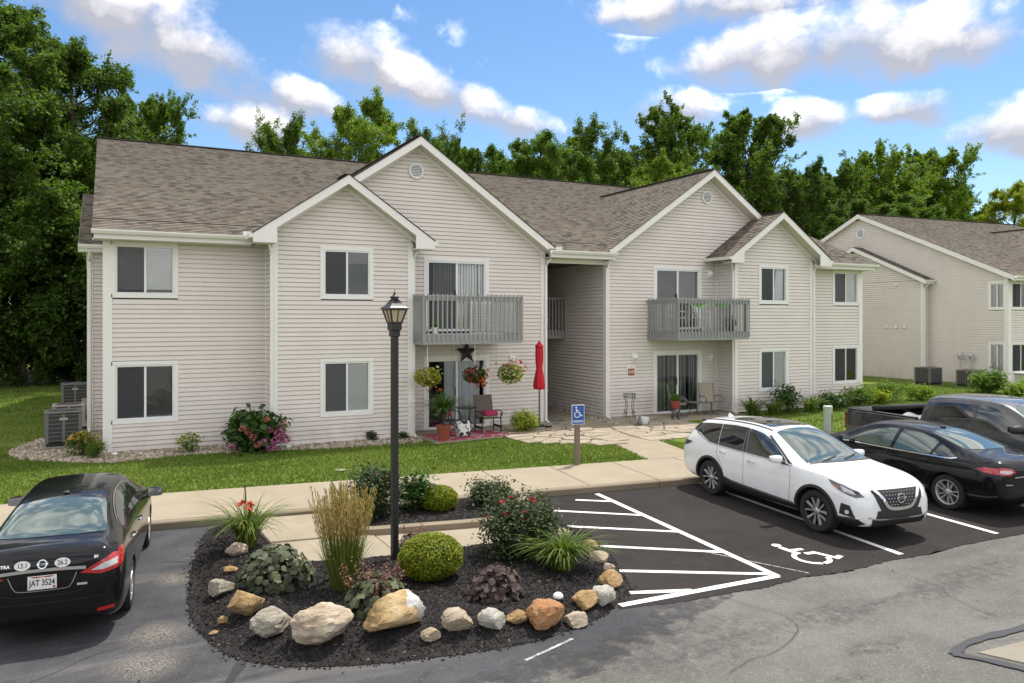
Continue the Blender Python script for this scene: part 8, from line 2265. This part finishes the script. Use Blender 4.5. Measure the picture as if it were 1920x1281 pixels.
# cooling units
def ac_unit(loc, w, h, rz, body, label, style='grid', pad=True):
    o = empty('cooling_unit', loc, rz, label, 'air conditioner', 'outdoor cooling units'); a = w/2
    m = MB(); m.box(-a, a, -a, a, .16, h); m.build('coil', MAT['acdark'], o, bevel=.02)
    c = MB()
    for sx in (-1, 1):
        for sy in (-1, 1): c.box(sx*a-.07 if sx > 0 else -a-.012, sx*a+.012 if sx > 0 else -a+.07, sy*a-.07 if sy > 0 else -a-.012, sy*a+.012 if sy > 0 else -a+.07, .14, h)
    c.build('corner_posts', MAT[body], o, bevel=.008)
    m = MB(); m.box(-a-.02, a+.02, -a-.02, a+.02, h, h+.045); m.build('top_rim', MAT[body], o, bevel=.015)
    m = MB(); m.lathe([(0, h+.05), (a*.82, h+.05), (a*.86, h+.047)], 28); m.build('fan_grille', MAT['acdark'], o)
    for k in range(1, 6): m = MB(); m.tube([(a*.15*k*math.cos(2*math.pi*i/24), a*.15*k*math.sin(2*math.pi*i/24), h+.055) for i in range(25)], .004, 4); m.build('grille_ring', MAT['acgrey'], o)
    if style == 'grid':
        for sy, ax in ((-1, 'x'), (-1, 'y')):
            for k in range(7):
                z = .2+(h-.24)*k/6; m = MB()
                if ax == 'x': m.box(-a+.06, a-.06, -a-.008, -a+.002, z-.008, z+.008)
                else: m.box(-a-.008, -a+.002, -a+.06, a-.06, z-.008, z+.008)
                m.build('louvre', MAT[body], o)
            m = MB()
            if ax == 'x': m.box(-.03, .03, -a-.0095, -a+.002, .16, h-.005)
            else: m.box(-a-.0095, -a+.002, -.03, .03, .16, h-.005)
            m.build('centre_bar', MAT[body], o)
        m = MB(); m.box(-.09, .09, -a-.016, -a-.010, h-.16, h-.10); m.build('badge', MAT['silver'], o)
    else:
        for k in range(9):
            x = -a+.08+(w-.16)*k/8
            for (p0, p1) in (((x-.01, x+.01), (-a-.008, -a+.002)), ):
                m = MB(); m.box(p0[0], p0[1], p1[0], p1[1], .18, h-.01); m.build('louvre', MAT[body], o)
                m = MB(); m.box(-a-.008, -a+.002, x-.01, x+.01, .18, h-.01); m.build('louvre', MAT[body], o)
    m = MB(); m.box(-a+.02, a-.02, -a+.02, a-.02, .06, .15); m.build('base_pan', MAT['black'], o)
    if pad: m = MB(); m.box(-a-.08, a+.08, -a-.10, a+.06, -.10, .06); m.build('pad', MAT['concrete_grey'], o, bevel=.01)
    return o
ac_unit((-1.02, 22.55, .14), .78, .86, R(4), 'acgrey', 'nearest grey cooling unit on the gravel left of the building', 'grid')
ac_unit((-1.02, 25.6, .14), .78, .72, R(2), 'acbeige', 'low beige cooling unit behind the nearest grey one', 'grid')
ac_unit((-1.05, 31.0, .14), .80, .92, R(3), 'acgrey', 'far grey cooling unit at the back left of the building', 'grid')
ac_unit((35.6, 24.6, .06), .85, .85, R(-4), 'acgrey', 'grey-green cooling unit next to the neighbouring building downspout', 'bars')
ac_unit((36.2, 22.9, .06), .80, .80, R(-4), 'acgrey', 'dark cooling unit below the two electric meters', 'bars')
for i, (y, lab) in enumerate(((24.3, 'left electric meter on the neighbouring end wall'), (23.75, 'right electric meter on the neighbouring end wall'))):
    o = empty('electric_meter', (37.72, y, 1.45), R(-94.5), lab, 'meter', 'electric meters'); m = MB(); m.box(-.11, .11, -.12, -.02, -.16, .16); m.build('box', MAT['utilbox'], o, bevel=.01)
    m = MB(); m.lathe([(0, -.20), (.08, -.19), (.09, -.12)], 16, (0, 0, .05), 'y', cap=False); m.build('dial', MAT['lampclear'], o, smooth=True); m = MB(); m.tube([(0, -.07, -.16), (0, -.07, -1.3)], .025, 8); m.build('conduit', MAT['utilbox'], o)
o = empty('hose_reel', (-.72, 27.6, .14), 0, 'coiled beige garden hose beside the left end wall', 'hose'); m = MB()
for k in range(5): m.tube([(.0+.05*k, .30*math.cos(2*math.pi*i/20), .42+.30*math.sin(2*math.pi*i/20)) for i in range(21)], .022, 6)
m.build('hose', MAT['concrete'], o, smooth=True); m = MB(); m.box(-.05, .27, -.05, .05, .0, .44); m.build('stand', MAT['acbeige'], o)
# utility things on the lawn
o = empty('utility_pedestal', (18.15, 15.6, .11), R(10), 'pale green utility pedestal on the grass behind the crossover', 'utility pedestal')
m = MB(); m.lathe([(.125, 0), (.125, .66), (.13, .665), (.13, .74), (.11, .755), (0, .76)], 20); m.build('shell', MAT['util'], o, autos=35); m = MB(); m.box(-.012, .012, -.131, -.10, .02, .55); m.build('slot', MAT['seam'], o)
m = MB(); m.box(-.135, -.09, -.06, .02, 0, .45); m.build('conduit', MAT['utilbox'], o)
o = empty('utility_cabinet', (34.4, 18.9, .06), R(-6), 'pale grey utility cabinet with drilled side at the right edge', 'cabinet')
m = MB(); m.box(-.75, .75, -.45, .45, 0, .95); m.build('body', MAT['utilbox'], o, bevel=.02); m = MB(); m.box(-.79, .79, -.49, .49, .95, 1.03); m.build('lid', MAT['utilbox'], o, bevel=.015)
m = MB()
for i in range(6):
    for j in range(5): m.lathe([(0, -.455), (.022, -.455)], 8, (-.05+.11*i, 0, .25+.12*j), 'y', cap=False)
q = m.build('drill_holes', MAT['acgrey'], o); q['kind'] = 'stuff'
o = empty('landscape_light', (4.52, 7.62, gz_(4.52, 7.62)), 0, 'small silver dome landscape light in the mulch', 'light'); m = MB(); m.lathe([(.055, .05), (.062, .055), (.055, .085), (.03, .105), (0, .11)], 20); m.build('dome', MAT['vinyl'], o, smooth=True); m = MB(); m.lathe([(.04, -.05), (.045, .05), (.05, .052)], 14); m.build('body', MAT['plastic'], o)
for i, (x, y, lab) in enumerate(((.12, 20.55, 'small white ground light at the left building corner'), (3.95, 19.75, 'small white ground light right of the hydrangea'))):
    o = empty('ground_light', (x, y, .125), 0, lab, 'light', 'ground lights in the gravel'); m = MB(); m.lathe([(.07, 0), (.07, .05), (.05, .075), (0, .08)], 16); m.build('cap', MAT['vinyl'], o, smooth=True)
m = MB(); m.lathe([(.12, 0), (.12, .012), (0, .016)], 20); tag(m.build('valve_cover', MAT['lawncap'], None, (4.35, 16.35, .135)), 'round pale valve cover set in the front lawn', 'cover')
m = MB(); m.box(-.28, .28, -.07, .07, 0, .04); o = m.build('wood_plank', MAT['post'], None, (10.05, 19.15, .152), bevel=.006); o.rotation_euler = (0, 0, R(-8)); tag(o, 'short wooden plank at the right end of the rug', 'plank')
